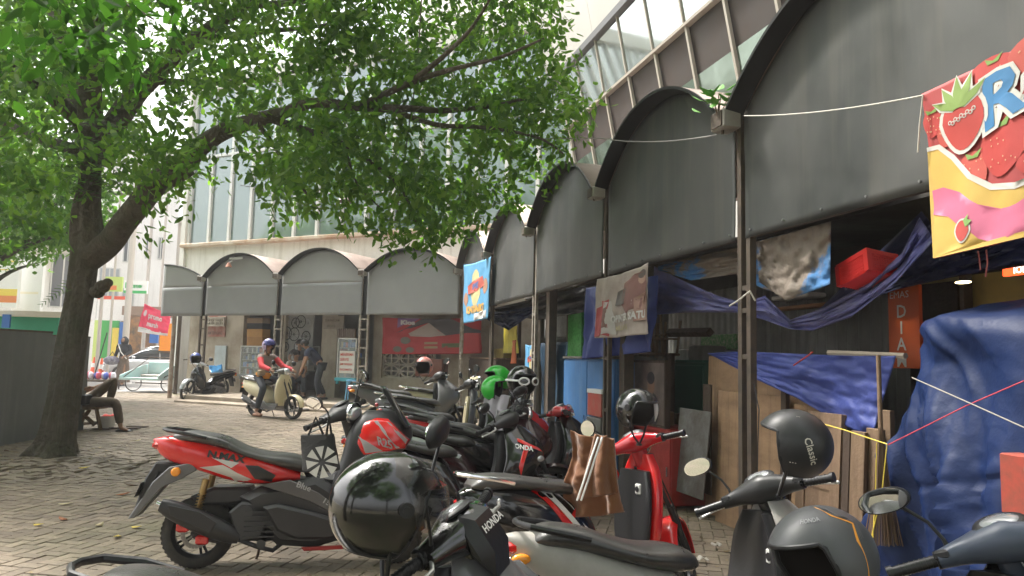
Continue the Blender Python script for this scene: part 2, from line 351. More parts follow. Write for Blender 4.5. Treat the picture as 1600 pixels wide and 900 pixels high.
def bike(label,pos,yaw,style='sharp',steer=0,body=gloss,accent=red,inner=black,seatm=leather,rim=rimm,mirrors=(1,1),scale=1,mturn=0,mout=.10,cat='motorcycle',group='parked motorcycles',name='motorcycle',
         windshield=None,headon='bar',plate=True,decals=None,gripm=black,cover=None,fender=None,lean=3,top=None,disc=True,mstem=(0,0),mirror_shape='oval',screen=None,red_caliper=False,lowbar=False):
    S=STY[style]; T=Matrix.Translation(pos)@Matrix.Rotation(yaw,4,'Z')@Matrix.Rotation(R(-lean),4,'X')@Matrix.Diagonal((*(scale if hasattr(scale,'__len__') else (scale,)*3),1))
    root=thing(name,label,cat,pos,group); wb=S['wb']; r=S['r']; rw=S['rw']
    sx,sz=wb-.31,.86       # steering head
    rake=R(-25)
    ST=Matrix.Translation((sx,0,sz))@Matrix.Rotation(rake,4,'Y')@Matrix.Rotation(steer,4,'Z')@Matrix.Rotation(-rake,4,'Y')@Matrix.Translation((-sx,0,-sz))
    TS=T@ST
    P=lambda nm,mb,m,**k: mb.build(nm,m,root,**k)
    wheel(root,Vector((0,0,r)),r,rw,rim,T,disc)
    wheel(root,Vector((wb,0,r)),r,rw*.85,rim,TS,disc)
    # fork, front fender
    mb=MB(TS)
    for s in(-1,1):
        mb.tube([(wb,s*.07,r),(wb-.02,s*.07,r+.05),(wb-.16,s*.065,r+.33)],[.02,.024,.022],10); mb.tube([(wb-.12,s*.065,r+.25),(sx,s*.05,sz)],.016,8)
    mb.cyl((wb,-.09,r),(wb,.09,r),.012); P('fork',mb,black)
    mb=MB(TS); rings=[]; fr=r+.03
    for i in range(15):
        a=R(-5+150*i/14) if style!='round' else R(-12+165*i/14)
        hw=(.062+.02*math.sin(PI*i/14))*(1 if style!='maxi' else 1.25); ring=[]
        for j in range(9):
            t=-1+2*j/8; rad=fr-.035*t*t*t*t; ring.append((wb-math.cos(a+R(15))*rad*-1,t*hw,r+math.sin(a+R(15))*rad))
        ring+=[(x-(.006)*(x-wb)/fr,y*.93,z-.006*(z-r)/fr) for x,y,z in ring[::-1]]
        rings.append(ring)
    mb.loft(rings); P('front_fender',mb,fender or body)
    # rear suspension + engine + swingarm
    mb=MB(T)
    mb.prism([(-.06,r-.05),(.12,r-.1),(.42,r-.07),(.5,r+.02),(.44,r+.12),(.2,r+.09),(.0,r+.07)],.055,.15,bev=.015)
    mb.box((.36,0,r+.03),(.24,.2,.17),bev=.03)
    mb.cyl((.2,.15,r+.0),(.2,.165,r+.0),.09,n=20); mb.cyl((.44,-.05,r+.03),(.44,.05,r+.03),.1,n=16)
    for k in range(5): mb.box((.50+.0*k,0,r-.05+k*.028),(.13,.18,.007))
    P('engine',mb,alloy if style!='maxi' else black)
    mb=MB(T); mb.prism([(-.03,r+.1),(.1,r+.16),(.34,r+.2),(.36,r+.12),(.05,r+.05)],.07,.15,bev=.015); P('air_filter_box',mb,black)
    for s in ((-1,1) if style=='maxi' else (1,)):
        mb=MB(T); a=Vector((-.02,s*.12,r+.03));b=Vector((.05,s*.11,.62)); mb.cyl(a,b,.012,n=8); 
        hel=[a.lerp(b,.12+.6*i/70)+Vector((math.cos(i*.9)*.026,math.sin(i*.9)*.026,0)) for i in range(71)]
        mb.tube(hel,.005,5); mb.cyl(a.lerp(b,.72),b,.024,n=12); P('shock_absorber',mb,chrome if style!='maxi' else mat('brass',(.35,.24,.1),.35,.8))
    if style=='maxi':
        mb=MB(T); mb.prism([(.22,.40),(.30,.47),(.47,.46),(.50,.36),(.44,.22),(.30,.20)],-.17,-.10,bev=.015)
        for k in range(6): mb.b2(.33,.53,-.185,-.10,.235+.033*k,.243+.033*k)
        mb.cyl((.34,-.17,.40),(.34,-.18,.40),.045,n=18); mb.cyl((.50,-.17,.42),(.50,-.20,.42),.018,n=12); mb.cyl((.45,-.16,.19),(.45,-.19,.19),.03,n=14)
        P('crankcase',mb,mat('crankcase_grey',(.05,.05,.052),.5,.4))
        mb=MB(T); mb.prism([(-.05,.50),(.1,.56),(.34,.56),(.40,.47),(.2,.44),(.0,.44)],-.10,.10,bev=.02); P('inner_fender',mb,black)
    # exhaust (right side)
    mb=MB(T)
    ex0=Vector((.30,-.15,r-.02)); ex1=Vector((-.22,-.165,r+.21 if style=='maxi' else r+.12)); rings=[]
    for i in range(15):
        t=i/14; c=ex0.lerp(ex1,t); e=(.035,.05,.06,.066,.07,.071,.072,.072,.071,.07,.068,.065,.06,.052,.04)[i]
        if style!='maxi': e*=.82
        rings.append([(c.x+math.cos(q)*e*.35,c.y+math.sin(q)*e*.78,c.z+math.cos(q)*e) for q in [2*PI*j/18 for j in range(18)]])
    mb.loft(rings); mb.mi=1
    d=(ex1-ex0).normalized(); mb.cyl(ex1,ex1+d*.03,.022,.02,14); mb.mi=0
    mb.tube([(.6,-.03,r-.06),(.52,-.1,.13),(.42,-.14,r-.08),(.3,-.15,r-.03)],.016,8)
    P('exhaust',mb,[black,chrome])
    mb=MB(T); mb.prism([(.12,r+.035),(-.14,r+.15),(-.16,r+.22),(.05,r+.17),(.16,r+.1)],-.232,-.222,bev=.003); P('heat_shield',mb,greyp if style!='maxi' else black)
    # rear fender / plate
    mb=MB(T)
    mb.prism([(-.12,.62),(-.27,.66),(-.30,.56),(-.40,.36),(-.43,.365),(-.36,.62),(-.3,.73),(-.1,.72)],-.07,.07,bev=.01)
    P('rear_fender',mb,black)
    if plate:
        mb=MB(T); q=Matrix.Translation((-.385,0,.55))@Matrix.Rotation(R(20),4,'Y'); mb.box((0,0,0),(.004,.25,.1),q)
        mb.mi=1; mb.box((-.004,0,0),(.003,.2,.03),q); P('number_plate',mb,[black,mat('plate_white',(.4,.4,.38),.5)])
    # tail
    H=Hull(S['tail'],2.7); mb=MB(T); H.build(mb,30); P('tail_cover',mb,body)
    k0=S['tail'][0]; tx=k0[0]
    mb=MB(T); mb.box((tx+.035,0,(S['tail'][1][1]+S['tail'][1][2])/2),(.07,S['tail'][1][3]*1.75,.05),bev=.015); P('tail_light',mb,red_l)
    for s in(-1,1):
        mb=MB(T)
        if style=='maxi': mb.cyl((-.15,s*.09,.67),(-.15,s*.135,.67),.03,n=18); mb.ell((-.15,s*.135,.67),(.03,.012,.03))
        else: mb.ell((tx+.07,s*.085,S['tail'][1][1]+.02),(.045,.022,.022))
        P('indicator',mb,orange_l)
    if style=='maxi':
        for s in (-1,1):
            mb=MB(T); mb.prism([(-.2,.70),(-.05,.73),(-.02,.68),(-.12,.62),(-.24,.56),(-.40,.36),(-.44,.355),(-.30,.60)],s*.09-.015,s*.09+.015,bev=.005); P('fender_arm',mb,greyp)
    # seat
    HS=Hull(S['seat'],2.4); mb=MB(T); HS.build(mb,34); P('seat',mb,seatm)
    # grab rail
    mb=MB(T); z=S['seat'][1][2]-.015; x0=S['seat'][0][0]
    for s in (-1,1): mb.tube([(x0+.24,s*.135,z-.03),(x0+.1,s*.14,z),(x0-.03,s*.10,z+.02),(x0-.07,s*.03,z+.025),(x0-.07,0,z+.025)],[.012,.014,.014,.013,.013],8)
    P('grab_rail',mb,black if style!='round' else chrome)
    # floor + inner
    mb=MB(T)
    if style=='maxi':
        mb.prism([(.28,.50),(.42,.57),(.62,.6),(.8,.64),(.95,.55),(1.05,.5),(1.08,.3),(.98,.2),(.8,.15),(.55,.17),(.42,.3)],-.17,.17,bev=.05)
        mb.prism([(.7,.66),(.9,.64),(1.06,.8),(1.12,.8),(1.12,.4),(.8,.45)],-.09,.09,bev=.03)
    elif style=='cub':
        mb.prism([(.36,.62),(.5,.5),(.7,.48),(.86,.62),(.9,.56),(.75,.36),(.5,.34),(.36,.42)],-.05,.05,bev=.015)
        mb.box((.52,0,.28),(.24,.2,.2),bev=.04)
    else:
        mb.prism([(.42,.34),(.55,.31),(.8,.31),(.88,.36),(.92,.36),(.88,.24),(.78,.2),(.5,.2),(.42,.22)],-.15,.15,bev=.02)
    if style!='maxi':
        for k in range(6): mb.b2(.56,.84,-.11+.04*k,-.10+.04*k,.311,.317)
    P('floorboard',mb,inner)
    for s in(-1,1):
        mb=MB(T); mb.tube([(sx+.0,s*.05,.93),(sx+.08,s*.07,.80),(wb-.10,s*.085,r+.30),(wb-.01,s*.09,r+.04)],.006,5); P('control_cable',mb,black)
    for s in (-1,1):
        mb=MB(T)
        if style=='maxi':
            mb.prism([(.45,.44),(.55,.46),(.8,.40),(1.02,.33),(1.06,.25),(.9,.22),(.68,.22),(.55,.28)],s*.185-.03,s*.185+.03,bev=.02)
        else: mb.prism([(.36,.34),(.46,.36),(.6,.27),(.86,.25),(.88,.2),(.7,.16),(.45,.2)],s*.15-.015,s*.15+.015,bev=.008)
        P('side_skirt',mb,inner)
    # leg shield
    mb=MB(T); vhull(mb,S['shield'],3.0 if style!='round' else 3.4,22,32,bow=S['bow']); P('leg_shield',mb,matteb if style=='maxi' else body)
    if style!='maxi':
        mb=MB(T); ks=[(z,a-.045,a+.012+(b-a)*.1,h*.88) for z,a,b,h in S['shield'][:-1]]; vhull(mb,ks,3,16,28,bow=S['bow']*.9); ob=P('inner_panel',mb,inner)
        mb=MB(T); mb.box((S['shield'][3][1]-.05,-.07,.72),(.02,.055,.07),bev=.01); mb.mi=1; mb.cyl((S['shield'][3][1]-.055,-.07,.72),(S['shield'][3][1]-.064,-.07,.72),.018,n=14); P('ignition_lock',mb,[mat('label_white',(.6,.6,.58),.5),black])
    # headlamps
    if headon=='apron':
        for s in(-1,1):
            mb=MB(T); z0=S['shield'][3][0]; mb.ell((S['shield'][3][2]-.06,s*.085,z0),(.06,.07,.035)); P('headlight',mb,clear_l)
    # steering stem + bar cover
    cover=cover or body
    mb=MB(TS); hz=1.0 if style!='maxi' else 1.10; hx=sx-.03 if style!='maxi' else sx-.05
    if lowbar: hz-=.0
    ks=[(-.19,.045,.028),(-.12,.06,.04),(-.06,.085,.055),(0,.10,.065),(.06,.085,.055),(.12,.06,.04),(.19,.045,.028)]
    rings=[]
    for i in range(25):
        y=-.19+.38*i/24; a,b=cr(ks,y); cz=hz-.02*(y/.19)**2+(.0); cx=hx-.04*(y/.19)**2
        rings.append([(cx+a*sgnp(math.cos(t),.8),y,cz+b*sgnp(math.sin(t),.8)) for t in [2*PI*j/18 for j in range(18)]])
    mb.loft(rings)
    mb.tube([(hx+.02,0,hz-.02),(sx+.02,0,sz-.02)],[.06,.045],12)
    P('handlebar_cover',mb,cover)
    mb=MB(TS); q=Matrix.Translation((hx-.035,0,hz+.048))@Matrix.Rotation(R(-28),4,'Y'); mb.ell((0,0,0),(.062,.078,.016),20,8,q); mb.mi=1; mb.ell((0,0,.004),(.048,.062,.016),20,8,q)
    P('speedometer',mb,[matteb,mat('dial_glass',(.35,.36,.38),.1,.3,coat=1)])
    if headon=='bar':
        mb=MB(TS); mb.ell((hx+.085,0,hz-.01),(.035,.075,.05) if style!='round' else (.045,.075,.075)); mb.mi=1
        mb.lathe([(.074,0),(.08,.0),(.08,.02),(.074,.02)],24,Matrix.Translation((hx+.085,0,hz-.01))@Matrix.Rotation(PI/2,4,'Z')@Matrix.Translation((0,-.0,0)),closed=True)
        P('headlight',mb,[clear_l,chrome])
    for s in(-1,1):
        mb=MB(TS); y0,y1=.2,.34
        g0=Vector((hx-.045,s*.18,hz-.02)); g1=Vector((hx-.085,s*.345,hz-.035))
        mb.cyl(g0,g1,.010,n=8); mb.cyl(g0.lerp(g1,.12),g0.lerp(g1,.93),.0175,n=14); mb.cyl(g0.lerp(g1,.9),g1,.022,n=14)
        for k in range(7): mb.cyl(g0.lerp(g1,.2+.09*k),g0.lerp(g1,.225+.09*k),.0192,n=14)
        P('grip',mb,gripm)
        mb=MB(TS); mb.cyl(g0.lerp(g1,-.12),g0.lerp(g1,.14),.027,n=12); mb.box(tuple(g0+Vector((-.008,0,.012))),(.06,.045,.03),bev=.008); P('switch_cluster',mb,black)
        mb=MB(TS); mb.tube([g0+Vector((.03,0,0)),g0+Vector((.055,s*.03,-.01)),g0+Vector((.045,s*.1,-.02)),g1+Vector((.05,-s*.01,-.02))],[.009,.008,.006,.006],8); mb.ell(tuple(g1+Vector((.05,0,-.02))),.009,8,6); P('brake_lever',mb,mat('lever_alloy',(.6,.6,.58),.35,.7))
        if mirrors[0 if s>0 else 1]:
            b=g0+Vector((.02,-s*.02,.02)); mz=.155+mstem[0 if s>0 else 1]
            mb=MB(TS); pm=b+Vector((-.01,s*mout,mz)); mb.tube([b,b+Vector((0,s*.005,.035)),b+Vector((0,s*.03,mz*.55)),pm],[.009,.006,.0055,.006],8); st=P('mirror',mb,black)
            q=Matrix.Translation(pm+Vector((-.0,s*.03,.015)))@Matrix.Rotation(R(-12)*s+mturn,4,'Z')@Matrix.Rotation(R(-6),4,'Y')
            rings=[];e=(.074,.05) if mirror_shape!='round' else (.056,.056)
            def ring(k,x): 
                out=[]
                for j in range(22):
                    t=2*PI*j/22; yy=math.cos(t);zz=math.sin(t)
                    if mirror_shape=='sharp': yy,zz=sgnp(yy,1.0)*1.15,sgnp(zz,1.0)*(.78+.12*abs(yy))
                    out.append((x,s*yy*e[0]*k,zz*e[1]*k))
                return out
            mb=MB(TS@q); mb.loft([ring(.45,.028),ring(.8,.02),ring(1,.004),ring(1,-.008),ring(.93,-.010)]); mb.build('mirror_housing',black,st)
            mb=MB(TS@q); mb.loft([ring(.925,-.0105),ring(.92,-.0125)]); mb.build('mirror_glass',mirror,st)
    if style=='maxi' or windshield:
        mb=MB(T); 
        def wf(u,v):
            y=-.17+.34*u; return (1.46-.20*v-(y*y)*1.8,y*(1-.25*v),.98+.30*v)
        mb.grid(wf,12,10); P('windshield',mb,mat('smoked_screen',(.02,.02,.022),.08,alpha=.82,coat=1),solid=.004)
    # stand
    mb=MB(T); mb.tube([(.42,.1,.2),(.38,.2,.03),(.37,.225,.0)],.01,8); mb.box((.37,.23,.004-.005),(.05,.03,.008)); P('kickstand',mb,steel)
    if red_caliper:
        for c in ((-.075,.30),(.055,.215)):
            mb=MB(T); mb.box((c[0],-.125,c[1]),(.085,.05,.065),Matrix(),.012); mb.cyl((c[0]-.02,-.15,c[1]),(c[0]-.02,-.16,c[1]),.016,n=10); mb.cyl((c[0]+.025,-.15,c[1]-.01),(c[0]+.025,-.16,c[1]-.01),.012,n=10); P('brake_caliper',mb,red)
    if decals: decals(root,T,TS,H,HS,S)
    return root,T,TS,(hx,hz)
def pol(mb,H,pts,side=-1,step=.03,off=.004): mb.decal(pts,lambda x,z:H.surf(x,z,side,off),step)
def htext(mb,H,s,size,x,z,side=-1,ang=0,bold=.0,sx=1):
    # text running forward along +x when seen from the right side
    ca,sa=math.cos(ang),math.sin(ang)
    def fn(a,b): 
        aa=a if side<0 else -a
        return H.surf(x+aa*ca-b*sa,z+aa*sa*(1 if side<0 else 1)+b*ca,side,.006)
    mb.text(s,size,(0,0),bold,fn=fn,sx=sx)
# ================= HELMETS
def helmet(label,pos,rot,r=.14,shell=gloss,trim=black,visor='up',vcol=None,deco=None,name='helmet',openf=58,strap=True,group=None,band=None,ear=True):
    root=thing(name,label,'helmet',pos,group); M=Matrix.Translation(pos)@rot
    hat=lambda az,el,k=1: Vector((r*1.08*k*math.cos(el)*math.cos(az),r*.92*k*math.cos(el)*math.sin(az),r*1.0*k*math.sin(el)*(1 if el>0 else 1.0)))
    # shell: full dome to el0(az) lower limit
    def lim(az):
        a=abs((az+PI)%(2*PI)-PI); o=R(openf); 
        t=min(max((a-o)/R(24),0),1); t=t*t*(3-2*t)
        return R(27)*(1-t)+R(-52)*t
    mb=MB(M); NU=64;NV=20; k=.93
    def sf(kk): return lambda u,v: hat(u*2*PI-PI,lim(u*2*PI-PI)+(PI/2-lim(u*2*PI-PI))*v,kk)
    mb.grid(sf(1),NU,NV); sh=mb.build('shell',shell,root,solid=.0)
    mb=MB(M); mb.grid(sf(.92),NU,NV); mb.build('liner',mat('liner_cloth',(.03,.025,.022),.9),root)
    mb=MB(M); pts=[hat(u*2*PI/NU-PI,lim(u*2*PI/NU-PI),.965) for u in range(NU+1)]; mb.tube(pts,r*.05,8,cap=False); mb.build('edge_trim',trim,root)
    if visor:
        a0={'up':R(38),'down':R(0),'mid':R(20)}[visor]; vm=vcol or mat('clear_visor',(.02,.02,.02),.03,alpha=.14,coat=1)
        mb=MB(M@Matrix.Rotation(-a0 if visor!='down' else 0,4,'Y'))
        mb.grid(lambda u,v: hat(R(-72)+R(144)*u,R(38)-R(78)*v*(.72+.28*math.sin(PI*u)),1.07),24,12); mb.build('visor',vm,root)
        for s in(-1,1):
            mb=MB(M); c=hat(s*R(80),R(8),1.02); d=Vector((0,s,0)); mb.cyl(c,c+d*.012,.02,n=16); mb.cyl(c+d*.012,c+d*.015,.011,n=12); mb.build('visor_pivot',trim,root)
    if strap:
        mb=MB(M); a=hat(R(85),R(-38),.95);b=hat(R(-85),R(-38),.95); c=(a+b)/2+Vector((.02,0,-r*1.0))
        mb.tube([a,a.lerp(c,.6)+Vector((0,.012,0)),c,b.lerp(c,.6)-Vector((0,.012,0)),b],.007,6); mb.box(tuple(c),(.02,.03,.012)); mb.build('chin_strap',black,root)
    S=lambda az,el,k=1.006: hat(az,el,k)
    if deco: deco(root,M,S)
    return root
def sdecal(mb,M,S,poly,k=1.008,step=.09): mb.decal([(R(a),R(e)) for a,e in poly],lambda a,e:M@S(a,e,k),step)
def stext(mb,M,S,s,size,az,el,rot=0,bold=0,k=1.012):
    def fn(a,b):
        x=a*math.cos(rot)-b*math.sin(rot); y=a*math.sin(rot)+b*math.cos(rot); return M@S(R(az)+x,R(el)+y,k)
    mb.text(s,size,(0,0),bold,fn=fn)
def rot3(z=0,y=0,x=0): return Matrix.Rotation(R(z),4,'Z')@Matrix.Rotation(R(y),4,'Y')@Matrix.Rotation(R(x),4,'X')
# ================= GROUND
rnd=random.Random(7)
def struct(o): o['kind']='structure'; return o
gm=mat('joint_soil',(.18,.143,.103),.95,n=(1.2,.8,(.09,.11,.05)),bump=(30,.6))
mb=MB()
xs=[-300,-60,-30,-20,-14,-10,-6,-2,2,6,10,20,60,300]; ys=[-60,-10,0,4,6.5,7.5,8.5,9.5,10.5,11.5,12.5,13.5,14.5,15.5,16.5,20,30,60,120,400]
mb.add([(x,y,gz(x,y)-.012) for y in ys for x in xs],[(j*len(xs)+i,j*len(xs)+i+1,(j+1)*len(xs)+i+1,(j+1)*len(xs)+i) for j in range(len(ys)-1) for i in range(len(xs)-1)])
struct(mb.build('ground',gm,ang=80))
# interlocking pavers in a herringbone, one mesh
m=bpy.data.materials.new('concrete_pavers'); m.use_nodes=True; N=m.node_tree; L=N.links.new; b=N.nodes['Principled BSDF']
ge=N.nodes.new('ShaderNodeNewGeometry'); rp=N.nodes.new('ShaderNodeValToRGB'); L(ge.outputs['Random Per Island'],rp.inputs[0])
rp.color_ramp.elements[0].color=(.20,.155,.112,1); rp.color_ramp.elements[1].color=(.33,.265,.19,1); e=rp.color_ramp.elements.new(.55); e.color=(.26,.205,.148,1)
tc=N.nodes.new('ShaderNodeTexCoord')
def nzz(s,lo,hi,d=6):
    t=N.nodes.new('ShaderNodeTexNoise'); t.inputs['Scale'].default_value=s; t.inputs['Detail'].default_value=d; L(tc.outputs['Object'],t.inputs['Vector'])
    r=N.nodes.new('ShaderNodeMapRange'); r.inputs[1].default_value=lo; r.inputs[2].default_value=hi; L(t.outputs[0],r.inputs[0]); return r.outputs[0],t.outputs[0]
def mixc(f,c,p,k=1):
    x=N.nodes.new('ShaderNodeMix'); x.data_type='RGBA'; mm=N.nodes.new('ShaderNodeMath'); mm.operation='MULTIPLY'; mm.inputs[1].default_value=k; L(f,mm.inputs[0]); L(mm.outputs[0],x.inputs[0]); L(p,x.inputs[6]); x.inputs[7].default_value=(*c,1); return x.outputs[2]
f1,_=nzz(.55,.5,.72); f2,_=nzz(2.3,.52,.75); f3,r3=nzz(35,.4,.7); f4,_=nzz(.23,.45,.6)
c=mixc(f1,(.13,.15,.06),rp.outputs[0],.55); c=mixc(f2,(.10,.08,.06),c,.7); c=mixc(f4,(.16,.135,.105),c,.6); c=mixc(f3,(.11,.09,.07),c,.45)
L(c,b.inputs['Base Color']); b.inputs['Roughness'].default_value=.72
bp=N.nodes.new('ShaderNodeBump'); bp.inputs['Strength'].default_value=.35; bp.inputs['Distance'].default_value=.01; L(r3,bp.inputs['Height']); L(bp.outputs[0],b.inputs['Normal'])
Lp,Wp=.205,.1025; ang=R(-12); ca,sa=math.cos(ang),math.sin(ang); vs=[];fs=[]
def paver(cx,cy,a,b_):
    x=cx*ca-cy*sa; y=cx*sa+cy*ca+11
    if y<2.2 or y>24 or x<-15 or x>6 or x>1.0+ (y-2)*.0+4: return
    if abs(x)>y*.78+1.2: return
    z=gz(x,y)+rnd.uniform(-.003,.003)+.006*noise.noise(Vector((x*.8,y*.8,0))); g=.0018; tx,ty=rnd.gauss(0,.007),rnd.gauss(0,.007); k=len(vs)
    big=max(0,1-((x+5.4)**2+(y-9.6)**2)/2.2)   # roots lift the paving by the trunk
    z+=big*.05*abs(noise.noise(Vector((x*3,y*3,4)))); tx+=big*rnd.gauss(0,.12)
    for ex,ey,dz in ((a/2-g,b_/2-g,-.02),(a/2-g-.004,b_/2-g-.004,0)):
        for sx,sy in ((-1,-1),(1,-1),(1,1),(-1,1)):
            u,v=sx*ex,sy*ey; vs.append((x+u*ca-v*sa,y+u*sa+v*ca,z+dz+u*tx+v*ty))
    fs.extend([(k+4,k+5,k+6,k+7)]+[(k+i,k+(i+1)%4,k+4+(i+1)%4,k+4+i) for i in range(4)])
n=150
for i in range(-n,n):
    for j in range(-n//2,n//2):
        # herringbone cell
        x0=(i)*Wp+j*2*Lp; y0=(i)*Wp
        for hx,hy,a,b_ in ((x0+Lp/2,y0+Wp/2,Lp,Wp),(x0+Lp+Wp/2,y0,Wp,Lp)):
            if abs(hx)<18 and abs(hy)<14: paver(hx,hy,a,b_)
me=bpy.data.meshes.new('paving'); me.from_pydata(vs,[],fs); me.materials.append(m); o=bpy.data.objects.new('paving',me); COL.objects.link(o); struct(o)
NPAV=len(fs)//5
# far street
asph=mat('worn_asphalt',(.22,.21,.2),.85,n=(.6,.5,(.3,.28,.25)),bump=(30,.3))
mb=MB(); mb.add([(-80,24,.186),(40,24,.186),(40,46,.186),(-80,46,.186)],[(0,1,2,3)]); struct(mb.build('road',asph))
# ================= LEFT SHOPS: porch floor, wall
conc=mat('stained_plaster',(.42,.38,.31),.85,n=(1.6,.85,(.24,.20,.15)),bump=(25,.3),streak=(.9,.35,(.2,.17,.13)))
plaster=mat('white_stained_plaster',(.80,.78,.74),.85,n=(1.1,.35,(.5,.46,.38)),bump=(20,.2),streak=(.8,.5,(.38,.34,.28)))
porchm=mat('worn_porch_concrete',(.33,.28,.22),.85,n=(2,.8,(.2,.16,.12)),bump=(20,.4))
dark=mat('dark_interior',(.03,.028,.025),.9)
LW=FL; BW=BAY2
mb=MB(LW.M); xst=FL.p(284,600,-.5).x; mb.b2(xst,.55,-.55,4.6,-.1,.36,bev=.02); mb.b2(-2.9*BW,-.4,-1.0,-.55,-.1,.245,bev=.02); struct(mb.build('porch_step',porchm))
mb=MB(LW.M); mb.b2(-1.85*BW,-1.25*BW,-1.35,-1.002,-.1,.245,bev=.015); mb.build('stone_step',mat('dark_step',(.11,.1,.09),.8,n=(6,.6,(.05,.045,.04)),bump=(20,.3)),label='low dark stone step in front of the shop porch',cat='step')
WY=1.3   # shop wall behind posts
def px_x(F,px,py,k): return F.p(px,py,k).x
def px_z(F,px,py,k): return F.p(px,py,k).z
# openings (left,right,bottom,top) in the frame at k=WY
X=lambda px,py=520: px_x(LW,px,py,WY); Z=lambda px,py: px_z(LW,px,py,WY)
wallr=thing('shop_building','long stained plaster shop building with glazed upper storey behind the left canopies','building',LW.w(-6,WY,0))
segs=[]; H0=3.55
def wseg(mb,x0,x1,z0,z1): mb.b2(x0,x1,WY,WY+.22,z0,z1)
mb=MB(LW.M)
ops=[(X(380),X(438),.36,2.9),(X(446),X(503),.36,2.9),(X(527),X(584),.36,2.75),(X(598),X(690),.95,1.65)]
xs_=[LW.p(296,520,WY).x]; 
for a,b_,z0,z1 in ops:
    wseg(mb,xs_[-1],a,0,H0); wseg(mb,a,b_,z1,H0)
    if z0>.5: wseg(mb,a,b_,0,z0)
    xs_.append(b_)
wseg(mb,xs_[-1],1.4,0,H0); mb.build('wall',conc,wallr)
mb=MB(LW.M); x0=LW.p(296,520,WY).x; mb.b2(x0,1.4,4.4,4.5,0,H0); mb.b2(x0,x0+.2,WY+.22,4.4,0,H0); mb.b2(x0,1.4,WY+.22,4.5,H0-.2,H0-.1); mb.build('inner_wall',mat('shop_inside',(.25,.25,.24),.9,n=(2,.5,(.14,.13,.12))),wallr)
# upper storey: parapet wall, sill, glazing
UK=2.6
XU=lambda px,py: px_x(LW,px,py,UK)
zs=px_z(LW,300,382,UK); xl=XU(292,382); xr=3.2; zg=zs+5.2
print('sill z',zs,'xl',xl)
mb=MB(LW.M); mb.b2(xl,xr,UK,UK+.25,H0-.4,zs-.12); mb.build('upper_wall',plaster,wallr)
mb=MB(LW.M); mb.b2(xl-.1,xr,UK-.22,UK+.25,zs-.12,zs,bev=.02); mb.build('sill',mat('rust_stained_sill',(.6,.52,.42),.8,n=(1.5,.9,(.38,.2,.1)),bump=(15,.3)),wallr)
mb=MB(LW.M); mb.b2(xl-.1,xr,UK-.1,UK+2.5,zg,zg+.5); mb.build('parapet',plaster,wallr)
glassb=mat('facade_glass',(.20,.27,.27),.04,.35,spec=1.0,n=(.4,.35,(.28,.34,.33)),coat=1)
xx=xl+.05; i=0
wd=(XU(365,375)-XU(333,378))
while xx<xr:
    mb=MB(LW.M); mb.b2(xx+.05,min(xx+wd,xr)-.02,UK+.06,UK+.09,zs,zg); pn=mb.build('window_pane',glassb,wallr)
    mb=MB(LW.M); mb.b2(xx-.05,xx+.05,UK-.02,UK+.1,zs,zg); mb.build('mullion',white,wallr)
    xx+=wd; i+=1
    if i>18: break
mb=MB(LW.M); mb.b2(xl,xr,UK-.01,UK+.1,zs+2.9,zs+2.98); mb.build('transom',white,wallr)
mb=MB(LW.M); mb.b2(xl-.02,xr,UK+.6,UK+.7,zs,zg); mb.build('blind_wall',mat('back_of_glass',(.25,.29,.29),.8,n=(.6,.7,(.14,.16,.16))),wallr)
mb=MB(LW.M); mb.b2(xl-.2,xl,UK-.1,8,0,zg+.5); mb.build('end_wall',plaster,wallr)
# ventilation blocks
vt=mat('vent_block_concrete',(.5,.47,.4),.85,n=(5,.6,(.3,.27,.22)),bump=(30,.3))
def ventpanel(x0,x1,z0,z1,nx,nz_,k,label):
    mb=MB(LW.M); a=(x1-x0)/nx; h=(z1-z0)/nz_
    for i in range(nx):
        for j in range(nz_):
            cx,cz=x0+a*(i+.5),z0+h*(j+.5); q=Matrix.Translation((cx,k,cz))
            mb.lathe([(h*.46,-.03),(h*.46,.05),(h*.38,.05),(h*.38,-.03)],28,q@Matrix.Scale(a/h,4,(1,0,0)),closed=True)
            mb.box((0,.0,0),(a,.06,.035),q); mb.box((0,.0,0),(.035,.058,h),q)
            for s in(-1,1): mb.box((s*a*.5,0,0),(.04,.075,h),q); mb.box((0,0,s*h*.5),(a+.04,.08,.04),q)
    return mb.build('vent_block_panel',vt,label=label,cat='vent wall')
a,b_,z0,z1=ops[3]; ventpanel(a,b_-.25,z0+.02,z1-.02,3,2,WY+.1,'pierced concrete vent blocks with circles below the red banner')
# ================= CANOPY STALLS
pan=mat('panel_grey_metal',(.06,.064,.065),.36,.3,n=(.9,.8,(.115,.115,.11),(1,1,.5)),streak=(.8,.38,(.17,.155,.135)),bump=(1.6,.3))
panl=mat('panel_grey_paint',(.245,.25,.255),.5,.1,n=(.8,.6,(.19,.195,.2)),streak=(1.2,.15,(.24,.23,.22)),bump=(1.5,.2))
panl2=mat('panel_light_grey_paint',(.30,.305,.31),.5,.1,n=(.8,.5,(.24,.245,.25)))
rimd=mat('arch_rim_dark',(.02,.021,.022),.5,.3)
roofm=mat('vault_sheet',(.36,.28,.24),.6,.2,n=(2,.6,(.2,.16,.14)))
postm=mat('post_steel',(.085,.07,.058),.65,.3,n=(9,.8,(.16,.12,.09)),bump=(40,.2))
postl=mat('post_pale_steel',(.34,.31,.27),.7,.2,n=(9,.8,(.16,.12,.09)))
